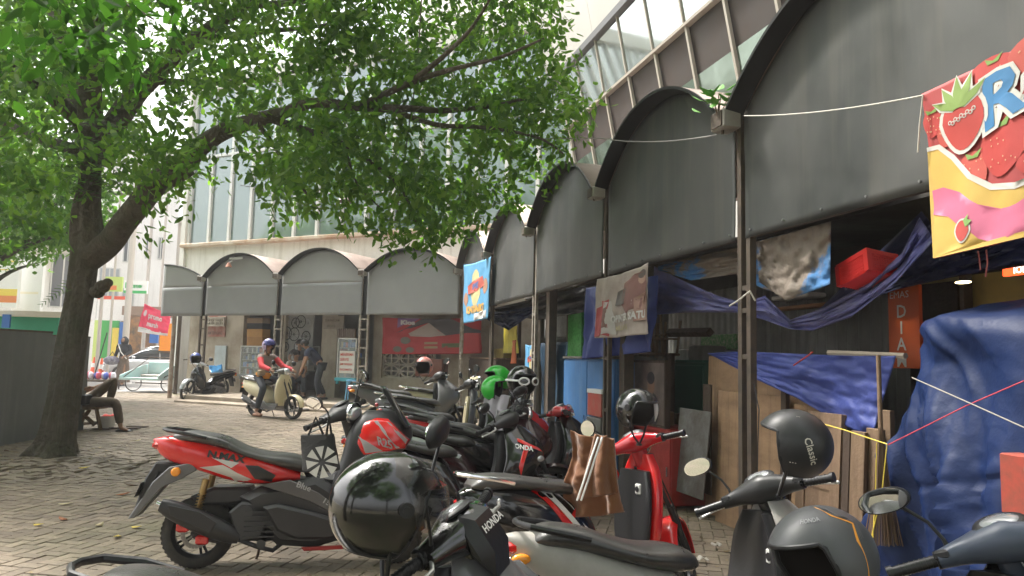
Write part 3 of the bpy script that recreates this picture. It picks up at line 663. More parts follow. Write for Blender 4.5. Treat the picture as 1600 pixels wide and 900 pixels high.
def bay(F,x0,x1,zb,zs_l,zs_r,rise,label,right=True,two=False,depth=2.5,grp='arched canopy bays'):
    root=thing('canopy_bay',label,'canopy',F.w((x0+x1)/2,0,zb),grp); n=26
    W=x1-x0; g=.075
    def arc(t,dz=0,e=0): 
        s=2*t-1; z=zs_l*(1-t)+zs_r*t
        # circular-ish arc
        return (x0+g+(W-2*g)*t, z+rise*(1-abs(s)**2.15)+dz)
    zm=min(zs_l,zs_r)-.02
    # fascia with gentle buckling
    def fz(lo,hi,nz_):
        mb=MB(F.M)
        def fn(u,v):
            x,zt=arc(u); a=lo if lo is not None else zt; bz=hi if hi is not None else zt
            z=a+(bz-a)*v; return (x,.0+.014*noise.noise(Vector((x*1.3,z*1.3,x0)))+.004*noise.noise(Vector((x*5,z*5,x0))),z)
        mb.grid(fn,44,nz_); return mb
    if two:
        zmid=zb+(zm-zb)*.80
        fz(zb,zmid,10).build('lower_panel',panl,root,solid=.006,ang=80); fz(zmid+.004,None,10).build('arch_panel',panl2,root,solid=.006,ang=80)
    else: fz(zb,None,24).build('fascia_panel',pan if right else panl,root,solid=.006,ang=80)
    mb=MB(F.M)   # roof vault
    rings=[]
    for yy in (-.16,.6,1.4,depth):
        rings.append([(arc(t/n)[0]+(0),yy,arc(t/n)[1]+.03) for t in range(n+1)])
    mb.loft(rings,False,closed=False); mb.build('vault_roof',roofm if not right else roofm,root,solid=.012)
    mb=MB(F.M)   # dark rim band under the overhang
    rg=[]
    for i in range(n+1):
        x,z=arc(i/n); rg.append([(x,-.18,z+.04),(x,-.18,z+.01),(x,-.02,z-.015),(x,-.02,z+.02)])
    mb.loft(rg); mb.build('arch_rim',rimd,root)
    mb=MB(F.M); mb.b2(x0-.09,x0+.09,.06,.10,zb,zs_l+.1); mb.build('gap_backing',rimd,root); mb=MB(F.M); mb.b2(x0+g,x1-g,.012,.045,zb+.0,zb+.035); mb.b2(x0+g,x1-g,.012,.04,zm-.05,zm); mb.build('frame_rail',postm,root)  # black strip added behind each joint so the gap between bays looks dark
    mb=MB(F.M)
    for i in range(7):
        x=x0+.15+(W-.3)*i/6
        for z in (zb+.06,):
            mb.cyl((x,-.004-.012,z),(x,-.0,z),.008,n=8)
    mb.build('rivets',mat('rivet',(.3,.3,.3),.4,.6),root)
    return root
SPR=3.5493; ZB=2.5187
rl=['nearest right-hand arched grey canopy bay, behind the strawberry banner','second arched grey canopy bay from the right, above the purple tarp','third arched grey canopy bay from the right, above the beige hanging banner','narrow fourth arched grey canopy bay from the right','far right-row canopy bay in the corner, above the light blue banner']
# bays between posts 1..5 ; bay 0 continues past the frame
for i in range(5):
    x1=-(i-1)*BAY1; x0=-(i)*BAY1
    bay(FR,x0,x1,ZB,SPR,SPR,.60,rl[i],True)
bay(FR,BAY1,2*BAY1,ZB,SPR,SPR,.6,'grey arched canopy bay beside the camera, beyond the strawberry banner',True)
ll=['dark grey flat-arched canopy bay beside the corner, above the red house banner','grey arched canopy bay above the doorway and glass showcase','grey arched canopy bay with a small lamp on its arch','leftmost grey canopy bay, its arch cut off on the left']
for i in range(4):
    x1=-i*BW; x0=-(i+1)*BW
    if i==3:
        # half bay: the arch falls only on its right side
        root=thing('canopy_bay',ll[3],'canopy',FL.w(x1-.7,0,ZB),'arched canopy bays'); xa=FL.p(254,450).x
        mb=MB(FL.M); 
        def tp(x): 
            t=(x-xa)/(x1-.05-xa); return SPR+.02+.42*(1-t**2.0)
        mb.grid(lambda u,v:(xa+(x1-.05-xa)*u,0,(ZB-.02)+(ZB+.82-ZB)*v),16,8); mb.build('lower_panel',panl,root,solid=.006)
        mb=MB(FL.M); mb.grid(lambda u,v:(xa+.02+(x1-.07-xa)*u,.004,(ZB+.802)+(tp(xa+(x1-.05-xa)*u)-ZB-.802)*v),16,8); mb.build('arch_panel',panl2,root,solid=.006)
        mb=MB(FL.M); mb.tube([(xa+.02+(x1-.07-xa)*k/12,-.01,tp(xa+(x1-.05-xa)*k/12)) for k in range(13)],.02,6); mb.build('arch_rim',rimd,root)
        continue
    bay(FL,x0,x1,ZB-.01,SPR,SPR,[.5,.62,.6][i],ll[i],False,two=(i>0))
# posts
def ladder(F,x,y,z1,w,m,label,rungs=(.5,1.0,1.1,1.7,2.3,2.42),t=.045,grp='steel ladder posts',dark_=True,z0=0,th=None):
    o_=F.w(x,y,0); g=gz(o_.x,o_.y)+z0
    root=thing('post',label,'post',(o_.x,o_.y,g),grp)
    for s in (-1,1):
        mb=MB(F.M); mb.b2(x+s*w/2-t/2,x+s*w/2+t/2,y-t/2,y+t/2,g,z1 if s<0 or th is None else th); mb.build('upright',m,root)
    for r_ in rungs:
        mb=MB(F.M); mb.b2(x-w/2+t/2,x+w/2-t/2,y-t*.4,y+t*.4,r_+g,r_+g+.04); mb.build('rung',m,root)
    mb=MB(F.M); mb.b2(x-w/2-.06,x+w/2+.06,y-.07,y+.07,g-.01,g+.02,bev=.004); mb.build('base_plate',m,root)
    return root
ladder(FR,.04,.03,SPR+.05,.125,postm,'nearest brown steel ladder post in front of the plywood boards',rungs=(1.55,1.92,2.1),t=.055,th=ZB)
ladder(FR,-BAY1+.02,.03,SPR+.05,.12,postm,'dark steel ladder post behind the beige hanging banner',rungs=(.9,1.5))
mb=MB(FR.M); mb.b2(-BAY1+.16,-BAY1+.30,.12,.24,0,ZB+.1); mb.build('post',postm,label='thick dark timber post beside the ladder post under the beige banner',cat='post')
ladder(FR,-2*BAY1-.05,.03,SPR+.05,.13,postl,'pale steel ladder post before the dark blue tarp',rungs=(.8,1.4,1.5,2.1))
mb=MB(FR.M); mb.b2(-2*BAY1+.12,-2*BAY1+.30,.15,.27,0,ZB+.1); mb.build('post',postm,label='dark timber post right of the pale ladder post by the blue tarp',cat='post')
ladder(FR,-3*BAY1,.03,ZB+.8,.11,postm,'dark steel post at the right edge of the light blue banner',rungs=(1.0,1.9))
ladder(FR,-4*BAY1-.05,.03,SPR+.05,.2,postl,'corner ladder post of the canopy rows, beside the light blue banner',rungs=(.7,1.3,1.42,2.0,2.2))
for i,(lb,m_) in enumerate((('pale ladder post right of the doorway showcase',postl),('pale ladder post between the rider and the doorway',postl),('rusty thin ladder post beside the leftmost canopy panel',postm))):
    ladder(FL,-(i+1)*BW,.03,SPR+.02,.24 if i<2 else .2,m_,lb,rungs=(.5,.95,1.05,1.5,1.95,2.2),t=.05)
mb=MB(FL.M); q=FL.p(270,470); mb.cyl((q.x,.1,0),(q.x,.1,ZB+.05),.06,n=12); mb.build('post',mat('striped_pipe',(.25,.17,.12),.7,n=(4,.9,(.5,.45,.4))),label='thick brown pipe post under the leftmost canopy panel',cat='post')
mb=MB(FL.M); q=FL.p(283,470,1.6); mb.cyl((q.x,1.6,0),(q.x,1.6,ZB+.2),.06,n=12); mb.build('post',postm,label='dark pipe post beside the end wall of the shops',cat='post')
# junction boxes at the springing of the arches
jb=mat('junction_box',(.38,.36,.33),.6,n=(6,.5,(.25,.22,.2)))
def jbox(F,x,z,s,lab,y=-.1):
    mb=MB(F.M); mb.b2(x-s,x+s,y-.1,y+.06,z-s*.8,z+s*.8,bev=.012); r_=mb.build('junction_box',jb,label=lab,cat='junction box')
    mb=MB(F.M); mb.b2(x-s*.8,x+s*.8,y-.112,y-.102,z-s*.62,z+s*.62); mb.cyl((x,y-.05,z-s*.8),(x,y-.05,z-s*1.1),.012); mb.build('lid',postm,r_)
for i,l in enumerate(('grey junction box on the nearest post, under the sprouting plant','grey junction box on the post left of the third bay','small grey junction box on the post above the pale ladder post','small box at the top right corner of the light blue banner','small box at the corner post of the canopy rows')):
    jbox(FR,-i*BAY1-.02,SPR-.05,.10 if i==0 else .085,l)
for i,l in enumerate(('small pale box at the post right of the doorway bay','small pale box at the post left of the doorway bay','small pale box at the post beside the leftmost canopy panel')):
    jbox(FL,-(i+1)*BW,SPR-.02,.09,l)
# ================= RIGHT BUILDING with inclined glazing
def rp_(k): return k
KB=2.75   # depth of the glazing line behind the posts at the height of line B
gB=FR.p(1023,83,KB); zB=gB.z; gA=None
tilt=.2
print('zB',zB)
root=thing('glass_building','tall pale building with outward-leaning glass bands above the right canopies','building',FR.w(-8,KB+1,0))
# find A height : point on inclined plane through (937,58)
def incl(px,py):   # intersect ray with the inclined plane y=KB-tilt*(z-zB)
    d=ray(px,py); n_=FR.y; best=None
    for i in range(4000):
        t=4+i*.01; p=C0+d*t; l=FR.Mi@p
        if l.y>=KB-tilt*(l.z-zB): return l
    return l
lA=incl(937,58); print('A',lA)
zA=lA.z
XL=-24; XR=9
def ib(mb,x0,x1,z0,z1,off,th):
    y0=KB-tilt*(z0-zB)+off; y1=KB-tilt*(z1-zB)+off
    mb.add([(x0,y0,z0),(x1,y0,z0),(x1,y1,z1),(x0,y1,z1),(x0,y0+th,z0),(x1,y0+th,z0),(x1,y1+th,z1),(x0,y1+th,z1)],[(0,1,2,3),(4,7,6,5),(0,4,5,1),(3,2,6,7),(0,3,7,4),(1,5,6,2)])
glassd=mat('tree_reflection_glass',(.16,.22,.17),.04,.6,spec=1,coat=.6,n=(1.2,.9,(.07,.11,.06)))  # tree reflection painted into the lower glass as dark green mottling
glassr=mat('tinted_mirror_glass',(.42,.47,.45),.03,.75,spec=1,coat=1,n=(.3,.3,(.22,.27,.25)))
mulm=mat('mullion_cream',(.42,.38,.32),.5,n=(4,.4,(.4,.33,.26)))
sof=mat('brown_spandrel',(.04,.028,.022),.7,n=(1.5,.8,(.06,.04,.03)))
up=mat('pale_cladding',(.50,.48,.44),.5,n=(.5,.4,(.42,.40,.36)))
px1=1.22
zl=2.9
nM=int((XR-XL)/px1)
gx=FR.p(1023,83,KB).x
x=gx-px1*16
while x<XR:
    mb=MB(FR.M); ib(mb,x+.05,x+px1-.05,zl,zB-.88,.03,.02); mb.build('window_pane',glassd,root)
    mb=MB(FR.M); ib(mb,x+.02,x+px1-.02,zB+.06,zA-.05,-.02,.02); mb.build('window_pane',glassr,root)
    mb=MB(FR.M); ib(mb,x-.03,x+.03,zl,zB,-.02,.06); mb.build('mullion',mulm,root)
    mb=MB(FR.M); ib(mb,x-.02,x+.02,zB+.06,zA,-.05,.06); mb.build('mullion',mulm,root)
    x+=px1
mb=MB(FR.M); ib(mb,XL,XR,zB-.88,zB-.02,.06,.03); mb.build('spandrel',sof,root)
mb=MB(FR.M); ib(mb,XL,XR,zB-.01,zB+.04,-.05,.15); mb.build('transom',mulm,root)
mb=MB(FR.M); ib(mb,XL,XR,zA,zA+.13,-.12,.3); mb.build('ledge',mat('ledge_dark',(.16,.16,.165),.5),root)
mb=MB(FR.M)
x=gx-2.44*9; z=zA+.13
while x<XR:
    for j in range(5): ib(mb,x+.006,x+2.434,z+j*1.9+.014,z+j*1.9+1.886,-.06,.1)
    x+=2.44
mb.build('cladding',up,root,smooth=False)
mb=MB(FR.M); ib(mb,XL,XR,zA+.13,zA+9.6,.0,.05); mb.b2(XL,XR,KB+.5,KB+9,0,zA+8); mb.build('core_wall',mat('core_wall',(.5,.48,.45),.8),root)
# ground floor back wall of right stalls (dark)
mb=MB(FR.M); mb.b2(-12.2,6.5,KB+.12,KB+.3,0,3.2); mb.b2(-12.2,6.5,1.6,KB+.12,2.95,3.05); mb.build('shop_back_wall',mat('dark_wall',(.10,.095,.085),.9,n=(1.5,.8,(.05,.045,.04))),root)  # dark grey wall, mottled darker at random
# ================= STALL CONTENTS, RIGHT ROW
def rbox(mb,px0,px1,py0,py1,k,d,bev=.006,pz=None,F=FR):
    """box on plane k: left pixel px0, right px1; top py0 and bottom py1 measured at px0"""
    a=F.p(px0,py0,k); b=F.p(px0,py1,k); c=F.p(px1,(py0+py1)/2,k)
    z0=b.z if pz is None else pz
    mb.b2(a.x,c.x,k,k+d,z0,a.z,bev=bev); return a.x,c.x,z0,a.z
tblue=mat('blue_tarp',(.05,.075,.30),.5,n=(1.5,.5,(.035,.05,.2)),bump=(50,.12),crump=(3.2,.2))
tpurp=mat('violet_tarp',(.17,.18,.46),.45,n=(2.5,.8,(.17,.16,.24)),bump=(50,.12),crump=(3,.3))
tnavy=mat('navy_tarp',(.005,.018,.078),.52,spec=.3,n=(1.6,.6,(.004,.012,.045)),bump=(50,.12),crump=(4,.12))
tworn=mat('worn_tarp',(.20,.165,.135),.7,n=(1.5,.9,(.05,.19,.44),None,.55,.60),bump=(20,.3),crump=(3,.35),streak=(2,.5,(.12,.1,.085)))
tdark=mat('dark_teal_tarp',(.01,.05,.1),.5,n=(2,.6,(.008,.02,.04)),bump=(12,.3))
ply=mat('plywood',(.40,.25,.14),.7,n=(2,.9,(.24,.15,.09),(1,1,2.5)),bump=(30,.15),streak=(3,.7,(.17,.11,.07)))
wood=mat('weathered_wood',(.20,.13,.08),.8,n=(4,.8,(.1,.065,.04),(4,4,.6)),bump=(30,.3))
dwood=mat('dark_timber',(.07,.045,.032),.75,n=(5,.7,(.04,.028,.02),(3,3,.6)),bump=(30,.3))
sheetm=mat('dull_sheet_metal',(.2,.2,.19),.5,.5,n=(3,.9,(.1,.075,.055)),bump=(18,.3))
FQ=FR.q
# strawberry banner (in front of nearest bay)
tl=FQ(1443,147,-.22); bl=FQ(1463,404,-.22); W_=1.9
vx=FR.x
tr_=FQ(1600,72,-.22); br_=FQ(1600,372,-.22)
TR=tl+(tr_-tl)*1.75; BR=bl+(br_-bl)*1.75
bf=quad([tl,TR,BR,bl],0,.02,1.2,seed=3,fold=.006,ff=7)
root=thing('banner','large strawberry drink banner in red, yellow and pink hanging at the right','banner',bl,None)
fl=lambda c,r=.6:mat('print_%d_%d_%d'%tuple(int(x*255) for x in c),tuple(x*.72+.02 for x in c),r,n=(2.5,.4,tuple(x*.45+.02 for x in c)))
sheet('sheet',fl((.55,.06,.06)),root,bf,60,50,solid=.003)
def art(root,fn,items,off=.006,name='printed_artwork',step=.05,flip=1):
    mb=MB(); mats=[]
    for it in items:
        col=it[0]; m_=fl(col)
        if m_ not in mats: mats.append(m_)
        mb.mi=mats.index(m_); o_=off+it[2] if len(it)>2 else off
        mb.decal(it[1],lambda u,v:fn(u,v,flip*o_),step)
    return mb.build(name,mats,root,ang=80)
nrm=((TR-tl).cross(bl-tl)).normalized(); FLIP=1 if nrm.dot(C0-tl)>0 else -1
def circ(cx,cy,rx,ry,n=18,ph=0): return [(cx+rx*math.cos(ph+2*PI*i/n),cy+ry*math.sin(ph+2*PI*i/n)) for i in range(n)]
def berry(cx,cy,rx,ry,ph=0):
    out=[]
    for i in range(22):
        a=2*PI*i/22; r1=1-.18*max(0,math.sin(a))**1; x=math.cos(a)*(1-.30*max(0,math.sin(a))); y=math.sin(a)*1.12
        out.append((cx+rx*(x*math.cos(ph)-y*math.sin(ph)),cy+ry*(x*math.sin(ph)+y*math.cos(ph))))
    return out
wave=[(0.,.36),(.05,.37),(.11,.46),(.18,.60),(.27,.70),(.38,.74),(.52,.72),(.7,.66),(.85,.72),(1,.7),(1,1),(0,1)]
wave_w=[(0.,.335),(.06,.345),(.125,.44),(.195,.58),(.28,.67),(.38,.705),(.52,.69),(.7,.63),(.85,.69),(1,.67),(1,.7),(.85,.72),(.7,.66),(.52,.72),(.38,.74),(.27,.70),(.18,.60),(.11,.46),(.05,.37),(0,.36)]
pink=[(0,.60),(.06,.6),(.14,.66),(.22,.76),(.32,.82),(.42,.80),(.5,.76),(.62,.80),(.75,.88),(1,.85),(1,1),(.3,1),(.22,.95),(.14,.86),(.08,.78),(0,.74)]
Y_=(.80,.52,.10); Wt=(.82,.80,.74)
items=[]
rb=random.Random(5)
for i,(x,y,rx,ry,ph) in enumerate(((.10,.28,.055,.09,.5),(.04,.2,.05,.08,.3),(.2,.56,.06,.10,-.6),(.33,.48,.10,.15,.2),(.5,.52,.09,.13,-.4),(.45,.62,.07,.06,.1),(.62,.42,.1,.14,.4),(.3,.08,.1,.09,-.4),(.45,.06,.1,.1,.3),(.62,.12,.09,.12,0),(.78,.3,.1,.15,.2),(.9,.12,.1,.14,-.3),(.9,.5,.1,.14,.3))):
    items.append(((.66,.05,.04) if i%2 else (.72,.10,.07),berry(x,y,rx,ry,ph),.001+.0003*i))
    items.append(((.25,.42,.08),[(x-.03,y-ry*1.05),(x+.0,y-ry*.8),(x+.04,y-ry*1.1),(x+.02,y-ry*.65),(x-.02,y-ry*.65)],.0055))
    for k in range(12):
        sx_=x+rb.uniform(-.6,.6)*rx; sy=y+rb.uniform(-.5,.7)*ry; items.append(((.85,.5,.3),circ(sx_,sy,.0028,.005,6),.0058))
items+=[(Y_,wave,.007),((.80,.18,.33),pink,.0085),(Wt,wave_w,.009)]
# hero berry with a white outline
items+=[(Wt,berry(.175,.27,.105,.165,.15),.010),((.68,.06,.045),berry(.175,.27,.088,.145,.15),.0115)]
for dx,dy,ln in ((-.075,-.04,1),(-.045,-.10,1.1),(0,-.13,1.3),(.04,-.12,1.2),(.075,-.06,1)):
    tip=(.165+dx*1.5,.15+dy*1.1); base=(.165+dx*.2,.19); nx,ny=-(tip[1]-base[1]),(tip[0]-base[0]); l=math.hypot(nx,ny); nx/=l;ny/=l
    mid=((tip[0]+base[0])/2,(tip[1]+base[1])/2)
    items.append((Wt,[(base[0]-nx*.016,base[1]-ny*.016),(mid[0]-nx*.03,mid[1]-ny*.03),(tip[0]*1.02-base[0]*.02,tip[1]*1.06-base[1]*.06),(mid[0]+nx*.03,mid[1]+ny*.03),(base[0]+nx*.016,base[1]+ny*.016)],.0125))
    items.append(((.30,.45,.10),[(base[0]-nx*.01,base[1]-ny*.01),(mid[0]-nx*.019,mid[1]-ny*.02),tip,(mid[0]+nx*.019,mid[1]+ny*.02),(base[0]+nx*.01,base[1]+ny*.01)],.014))
for i in range(9): items.append((Wt,circ(.125+.0125*i,.255-.004*i+.012*(i%2),.0085,.013,10),.0135)); 
for i in range(9): items.append(((.6,.05,.04),circ(.125+.0125*i,.255-.004*i+.012*(i%2),.0045,.007,8),.0148))
items+=[(Wt,berry(.15,.885,.042,.062,.1),.010),((.66,.07,.06),berry(.15,.885,.034,.052,.1),.0115),((.28,.5,.12),[(.16,.83),(.185,.80),(.18,.83),(.2,.84),(.185,.86),(.17,.87)],.013)]
items=[(i_[0],[(min(p_[0]*1.42,1),p_[1]) for p_ in i_[1]])+tuple(i_[2:]) for i_ in items if min(p_[0] for p_ in i_[1])*1.42<.97]
art(root,bf,items,flip=FLIP,step=.035)
mb=MB(); bl_=fl((.04,.25,.55)); 
for off,bold,m_i in ((.016,.035,0),(.018,.012,1)):
    mb.mi=m_i; mb.text('Ra',.44,(.355,0),bold,fn=lambda a,b:bf(.352+(a-.355)*1.1,.375-b*.88-(a-.355)*.25,FLIP*off),sx=.80)
mb.build('printed_lettering',[fl(Wt),bl_],root,ang=80)
# ropes
ropem=mat('white_rope',(.6,.58,.52),.8)
def rope(name,label,pts,r,m_,cat='rope',sag=0,n=14):
    P=[]
    for i in range(len(pts)-1):
        for k in range(n): 
            t=k/n; q=Vector(pts[i]).lerp(Vector(pts[i+1]),t); q.z-=sag*4*t*(1-t); P.append(q)
    P.append(Vector(pts[-1])); mb=MB(); mb.tube(P,r,6); return mb.build(name,m_,label=label,cat=cat)
rope('rope','white rope tied from the nearest post to the strawberry banner',[FQ(1163,181,-.2),FQ(1443,149,-.24)],.0045,ropem,sag=.03)
rope('rope','loose white cord dangling at the left edge of the strawberry banner',[FQ(1442,150,-.26),FQ(1437,195,-.26),FQ(1434,238,-.26)],.004,ropem)
rope('cable','thin wire strung across the second canopy bay to the junction box',[at(560,205,13),FQ(940,216,-.25),FQ(1120,211,-.2)],.006,mat('wire_grey',(.25,.24,.23),.6),'cable',sag=.05)
# worn tarp hanging below bay (two lobes)
def lobed(ctr,bot,k,seed,wr=.03,nf=0):
    """cloth from a pixel polyline ctr (top edge) to bot (bottom edge)"""
    def interp(L,u):
        t=u*(len(L)-1); i=min(int(t),len(L)-2); f=t-i; return (L[i][0]*(1-f)+L[i+1][0]*f,L[i][1]*(1-f)+L[i+1][1]*f)
    def fn(u,v,off=0):
        a=interp(ctr,u); b=interp(bot,u); px=a[0]*(1-v)+b[0]*v; py=a[1]*(1-v)+b[1]*v
        w_=noise.fractal(Vector((u*5+seed,v*4,seed)),.9,2.1,4)*wr+nf*math.sin(u*22+v*5)*.3
        return FR.q(px,py,k+w_*1.4-off)
    return fn
sheet('hanging_tarp',tworn,None,lobed([(1028,416),(1090,400),(1150,388),(1200,372),(1240,362),(1298,346)],[(1028,422),(1080,438),(1150,428),(1190,450),(1225,462),(1297,443)],.28,2,.05),50,24,label='weathered brown and blue tarp hanging below the second bay',cat='tarpaulin')
o_=sheet('hanging_tarp',tworn,None,lobed([(1182,378),(1240,362),(1298,346)],[(1186,440),(1228,470),(1297,444)],.12,8,.035),30,24,label='brown tarp flap with a blue streak right of the nearest post',cat='tarpaulin')
# violet swag
sheet('hanging_tarp',tpurp,None,lobed([(1022,416),(1070,440),(1120,462),(1165,474),(1195,462),(1235,500),(1290,480),(1360,440),(1410,395),(1437,340)],[(1020,492),(1070,488),(1120,488),(1155,488),(1195,500),(1235,514),(1270,517),(1330,495),(1400,440),(1460,375)],.38,5,.07),90,20,label='violet blue tarp swagged low across the nearest post',cat='tarpaulin')
sheet('hanging_tarp',mat('dark_underside_tarp',(.02,.025,.09),.5,bump=(12,.3)),None,lobed([(1440,330),(1480,380),(1530,392),(1650,300)],[(1250,512),(1400,452),(1500,430),(1650,408)],.9,15,.08),50,20,label='dark navy tarp sagging behind the strawberry banner',cat='tarpaulin')
sheet('hanging_tarp',mat('black_tarp',(.02,.02,.022),.55,bump=(12,.3)),None,lobed([(770,482),(830,468),(900,450),(960,432)],[(780,490),(840,500),(900,490),(958,478)],.6,25,.09),50,20,label='black plastic sheet bunched under the third bay',cat='tarpaulin')
sheet('hanging_tarp',tnavy,None,lobed([(755,488),(790,486),(835,478)],[(762,500),(795,516),(832,490)],.5,29,.08),40,20,label='dark blue tarp bunched beside the light blue banner',cat='tarpaulin')
# red crate
def crate(name,label,c,d,rot,m_,cat='crate'):
    root=thing(name,label,cat,c); M=Matrix.Translation(c)@rot; x,y,z=d
    mb=MB(M); t=.012
    mb.b2(-x/2,x/2,-y/2,y/2,0,.012)
    for s in(-1,1):
        for zz in np.linspace(.02,z-.03,6): mb.b2(-x/2,x/2,s*y/2-t/2,s*y/2+t/2,zz,zz+.012); mb.b2(s*x/2-t/2,s*x/2+t/2,-y/2,y/2,zz,zz+.012)
        for xx in np.linspace(-x/2,x/2,18): mb.b2(xx-.004,xx+.004,s*y/2-t/2-.001,s*y/2+t/2+.001,0,z)
        for yy in np.linspace(-y/2,y/2,12): mb.b2(s*x/2-t/2-.001,s*x/2+t/2+.001,yy-.004,yy+.004,0,z)
    mb.build('mesh_sides',m_,root,smooth=False)
    mb=MB(M)
    for s in(-1,1): mb.b2(-x/2-.015,x/2+.015,s*y/2-.015,s*y/2+.015,z-.02,z+.015); mb.b2(s*x/2-.015,s*x/2+.015,-y/2,y/2,z-.018,z+.013)
    for s in(-1,1):
        for r_ in(-1,1): mb.b2(s*x/2-.02,s*x/2+.02,r_*y/2-.02,r_*y/2+.02,0,z)
    mb.build('rim',m_,root,smooth=False); return root
crate('plastic_crate','red slatted plastic crate tilted on the overhead tarps',FQ(1357,440,.35),(.29,.22,.15),FR.M.to_3x3().to_4x4()@rot3(0,-16,-8),mat('crate_red',(.85,.04,.035),.4))
# blue tarp over boards
sheet('covering_tarp',tblue,None,lobed([(1106,552),(1160,549),(1250,553),(1320,556),(1400,556)],[(1122,560),(1180,592),(1245,622),(1310,660),(1362,686)],.42,11,.03),70,34,label='blue tarp draped over the plywood boards left of the big bundle',cat='tarpaulin')
rope('pole','pale pole lying along the top of the blue tarp',[FQ(1295,551,.46),FQ(1415,556,.46)],.022,mat('bamboo',(.5,.42,.34),.6),'pole')
# covered heap
def heap():
    root=thing('covered_heap','large goods heap wrapped in dark blue tarp and tied with string','covered goods',FR.w(.0,1,0))
    a=FR.p(1392,700,.0); xl_=a.x-.36; xr_=xl_+2.7; zt=FR.p(1480,470,.6).z
    ks=[(-.02,1.03,1.05),(.25,1.01,1.01),(.6,.98,.98),(.95,.95,.94),(1.25,.92,.91),(1.5,.90,.90),(1.8,.84,.84),(zt-.05,.62,.6),(zt+.05,.25,.3),(zt+.07,.02,.02)]
    mb=MB(FR.M); rings=[]; cx=(xl_+xr_)/2; nn=360
    def ridge(x,y,z,s,o=4):
        v=0;a_=1
        for k in range(o): v+=a_*(1-abs(nv(x*s,y*s,z*s))*2.2); a_*=.5; s*=2.1
        return v/1.9
    for i in range(150):
        z=ks[0][0]+(ks[-1][0]-ks[0][0])*i/149; sx_,sy_=cr(ks,z); ring=[]
        for j in range(nn):
            t=2*PI*j/nn; c_,s_=sgnp(math.cos(t),.42),sgnp(math.sin(t),.42)
            x=cx+1.35*sx_*c_; y=1.05+.95*sy_*s_
            pl=min(1,max(0,(1.55-z))/.7)
            # hanging pleats spread from the tie, crumples everywhere
            f=pl*(.13*(1-abs(nv(x*3.6+z*.5,y*3.6,z*.12))*3.2)+.06*(1-abs(nv(x*8+z*1.4,y*8,z*.25+7))*3)+.02*(1-abs(nv(x*15+z*3,y*15,z*1.1+3))*3))
            u1=x*.8+z*.6+y*.3; u2=z*.8-x*.6; f+=(1-pl)*(.05*(1-abs(nv(u1*2.6,u2*.9,y*1.2))*3)+.02*(1-abs(nv(u1*7,u2*1.2,y*3+5))*3)); f+=.006*ridge(x,y,z,5,3)
            if z>1.2: f+=.07*nv(x*1.3,y*1.3,z*1.0)*min(1,(z-1.2)*3)
            zt_=1.27+.10*nv(x*1.1,0,3); f-=.0*zt_
            zt_=1.02+.22*(x-cx); f-=.015*math.exp(-((z-zt_)/.03)**2)
            ring.append((x+c_*f,y+s_*f,z+.03*nv(x*4,y*4,z*4+3)))
        rings.append(ring)
    mb.loft(rings); mb.build('tarp_cover',tnavy,root,ang=80); return root
heap()
rope('string','red string stretched from the boards across the tarp bundle',[FQ(1388,695,-.02),FQ(1510,634,-.04),FQ(1600,595,-.04)],.003,mat('red_string',(.6,.06,.08),.6),'string')
rope('string','grey cord running diagonally down over the tarp bundle',[FQ(1425,590,-.03),FQ(1520,632,-.05),FQ(1600,668,-.04)],.0035,mat('grey_cord',(.35,.32,.28),.7),'string')
yel=mat('yellow_string',(.75,.58,.08),.6)
rope('string','yellow string from the leaning boards down to the ground',[FQ(1242,650,.0),FQ(1320,672,-.02),FQ(1386,694,-.02),FQ(1378,770,-.02),FQ(1362,838,-.03)],.0035,yel,'string')
rope('string','second yellow string hanging straight by the boards',[FQ(1370,692,-.0),FQ(1368,770,-.0),FQ(1364,840,-.03)],.003,yel,'string')
# boards
def board(name,label,px0,px1,py0,py1,k,th,m_,lean=.1,cat='board',bev=.004,frame=None,pz=0):
    a=FR.p(px0,py0,k); c=FR.p(px1,(py0+py1)/2,k); g=FR.p(px0,py1,k); z0=max(pz,g.z)if pz is not None else g.z; h=a.z-z0; w_=c.x-a.x
    M=FR.M@Matrix.Translation(((a.x+c.x)/2,k,z0))@Matrix.Rotation(-lean,4,'X')
    mb=MB(M); mb.b2(-w_/2,w_/2,0,th,0,h,bev=bev)
    if frame:
        for s in(-1,1): mb.b2(s*(w_/2-.05)-.05,s*(w_/2-.05)+.05,-.012,0-.001,0,h)
        for zz in (0,.42,.9): mb.b2(-w_/2+.1,w_/2-.1,-.011,-.002,zz*h,zz*h+.09)
    return mb.build(name,m_,label=label,cat=cat)
board('plywood_sheet','tan plywood sheet standing behind the nearest ladder post',1101,1300,556,830,.62,.02,ply,.03,'board')
board('plywood_sheet','second tan plywood sheet leaning in front, left of the post',1117,1222,610,815,.52,.02,ply,.03,'board')
board('plank','dark vertical batten between the plywood sheets',1216,1225,610,830,.47,.04,dwood,.02,'plank')
board('plywood_sheet','pale plywood panel right of the nearest post',1232,1300,630,840,.44,.02,ply,.05,'board')
board('old_door','brown panelled wooden door leaning under the blue tarp',1240,1308,640,835,.34,.035,mat('old_door_wood',(.26,.17,.11),.7,n=(4,.7,(.17,.11,.07),(4,4,.6)),bump=(30,.2)),.06,'door',frame=1)
board('plank','narrow dark plank leaning beside the old door',1310,1322,672,820,.3,.03,dwood,.06,'plank')
board('plank','grey brown plank with pale chips, right of the dark plank',1322,1345,672,828,.28,.03,wood,.06,'plank')
board('plank','rough pale plank standing left of the tarp bundle',1350,1374,668,800,.34,.04,wood,.03,'plank')
board('plank','thin brown plank against the tarp bundle',1374,1392,640,790,.44,.04,wood,.0,'plank')
board('metal_sheet','dull metal sheet leaning by the green drawers',1051,1098,636,765,.35,.012,sheetm,.1,'metal sheet')
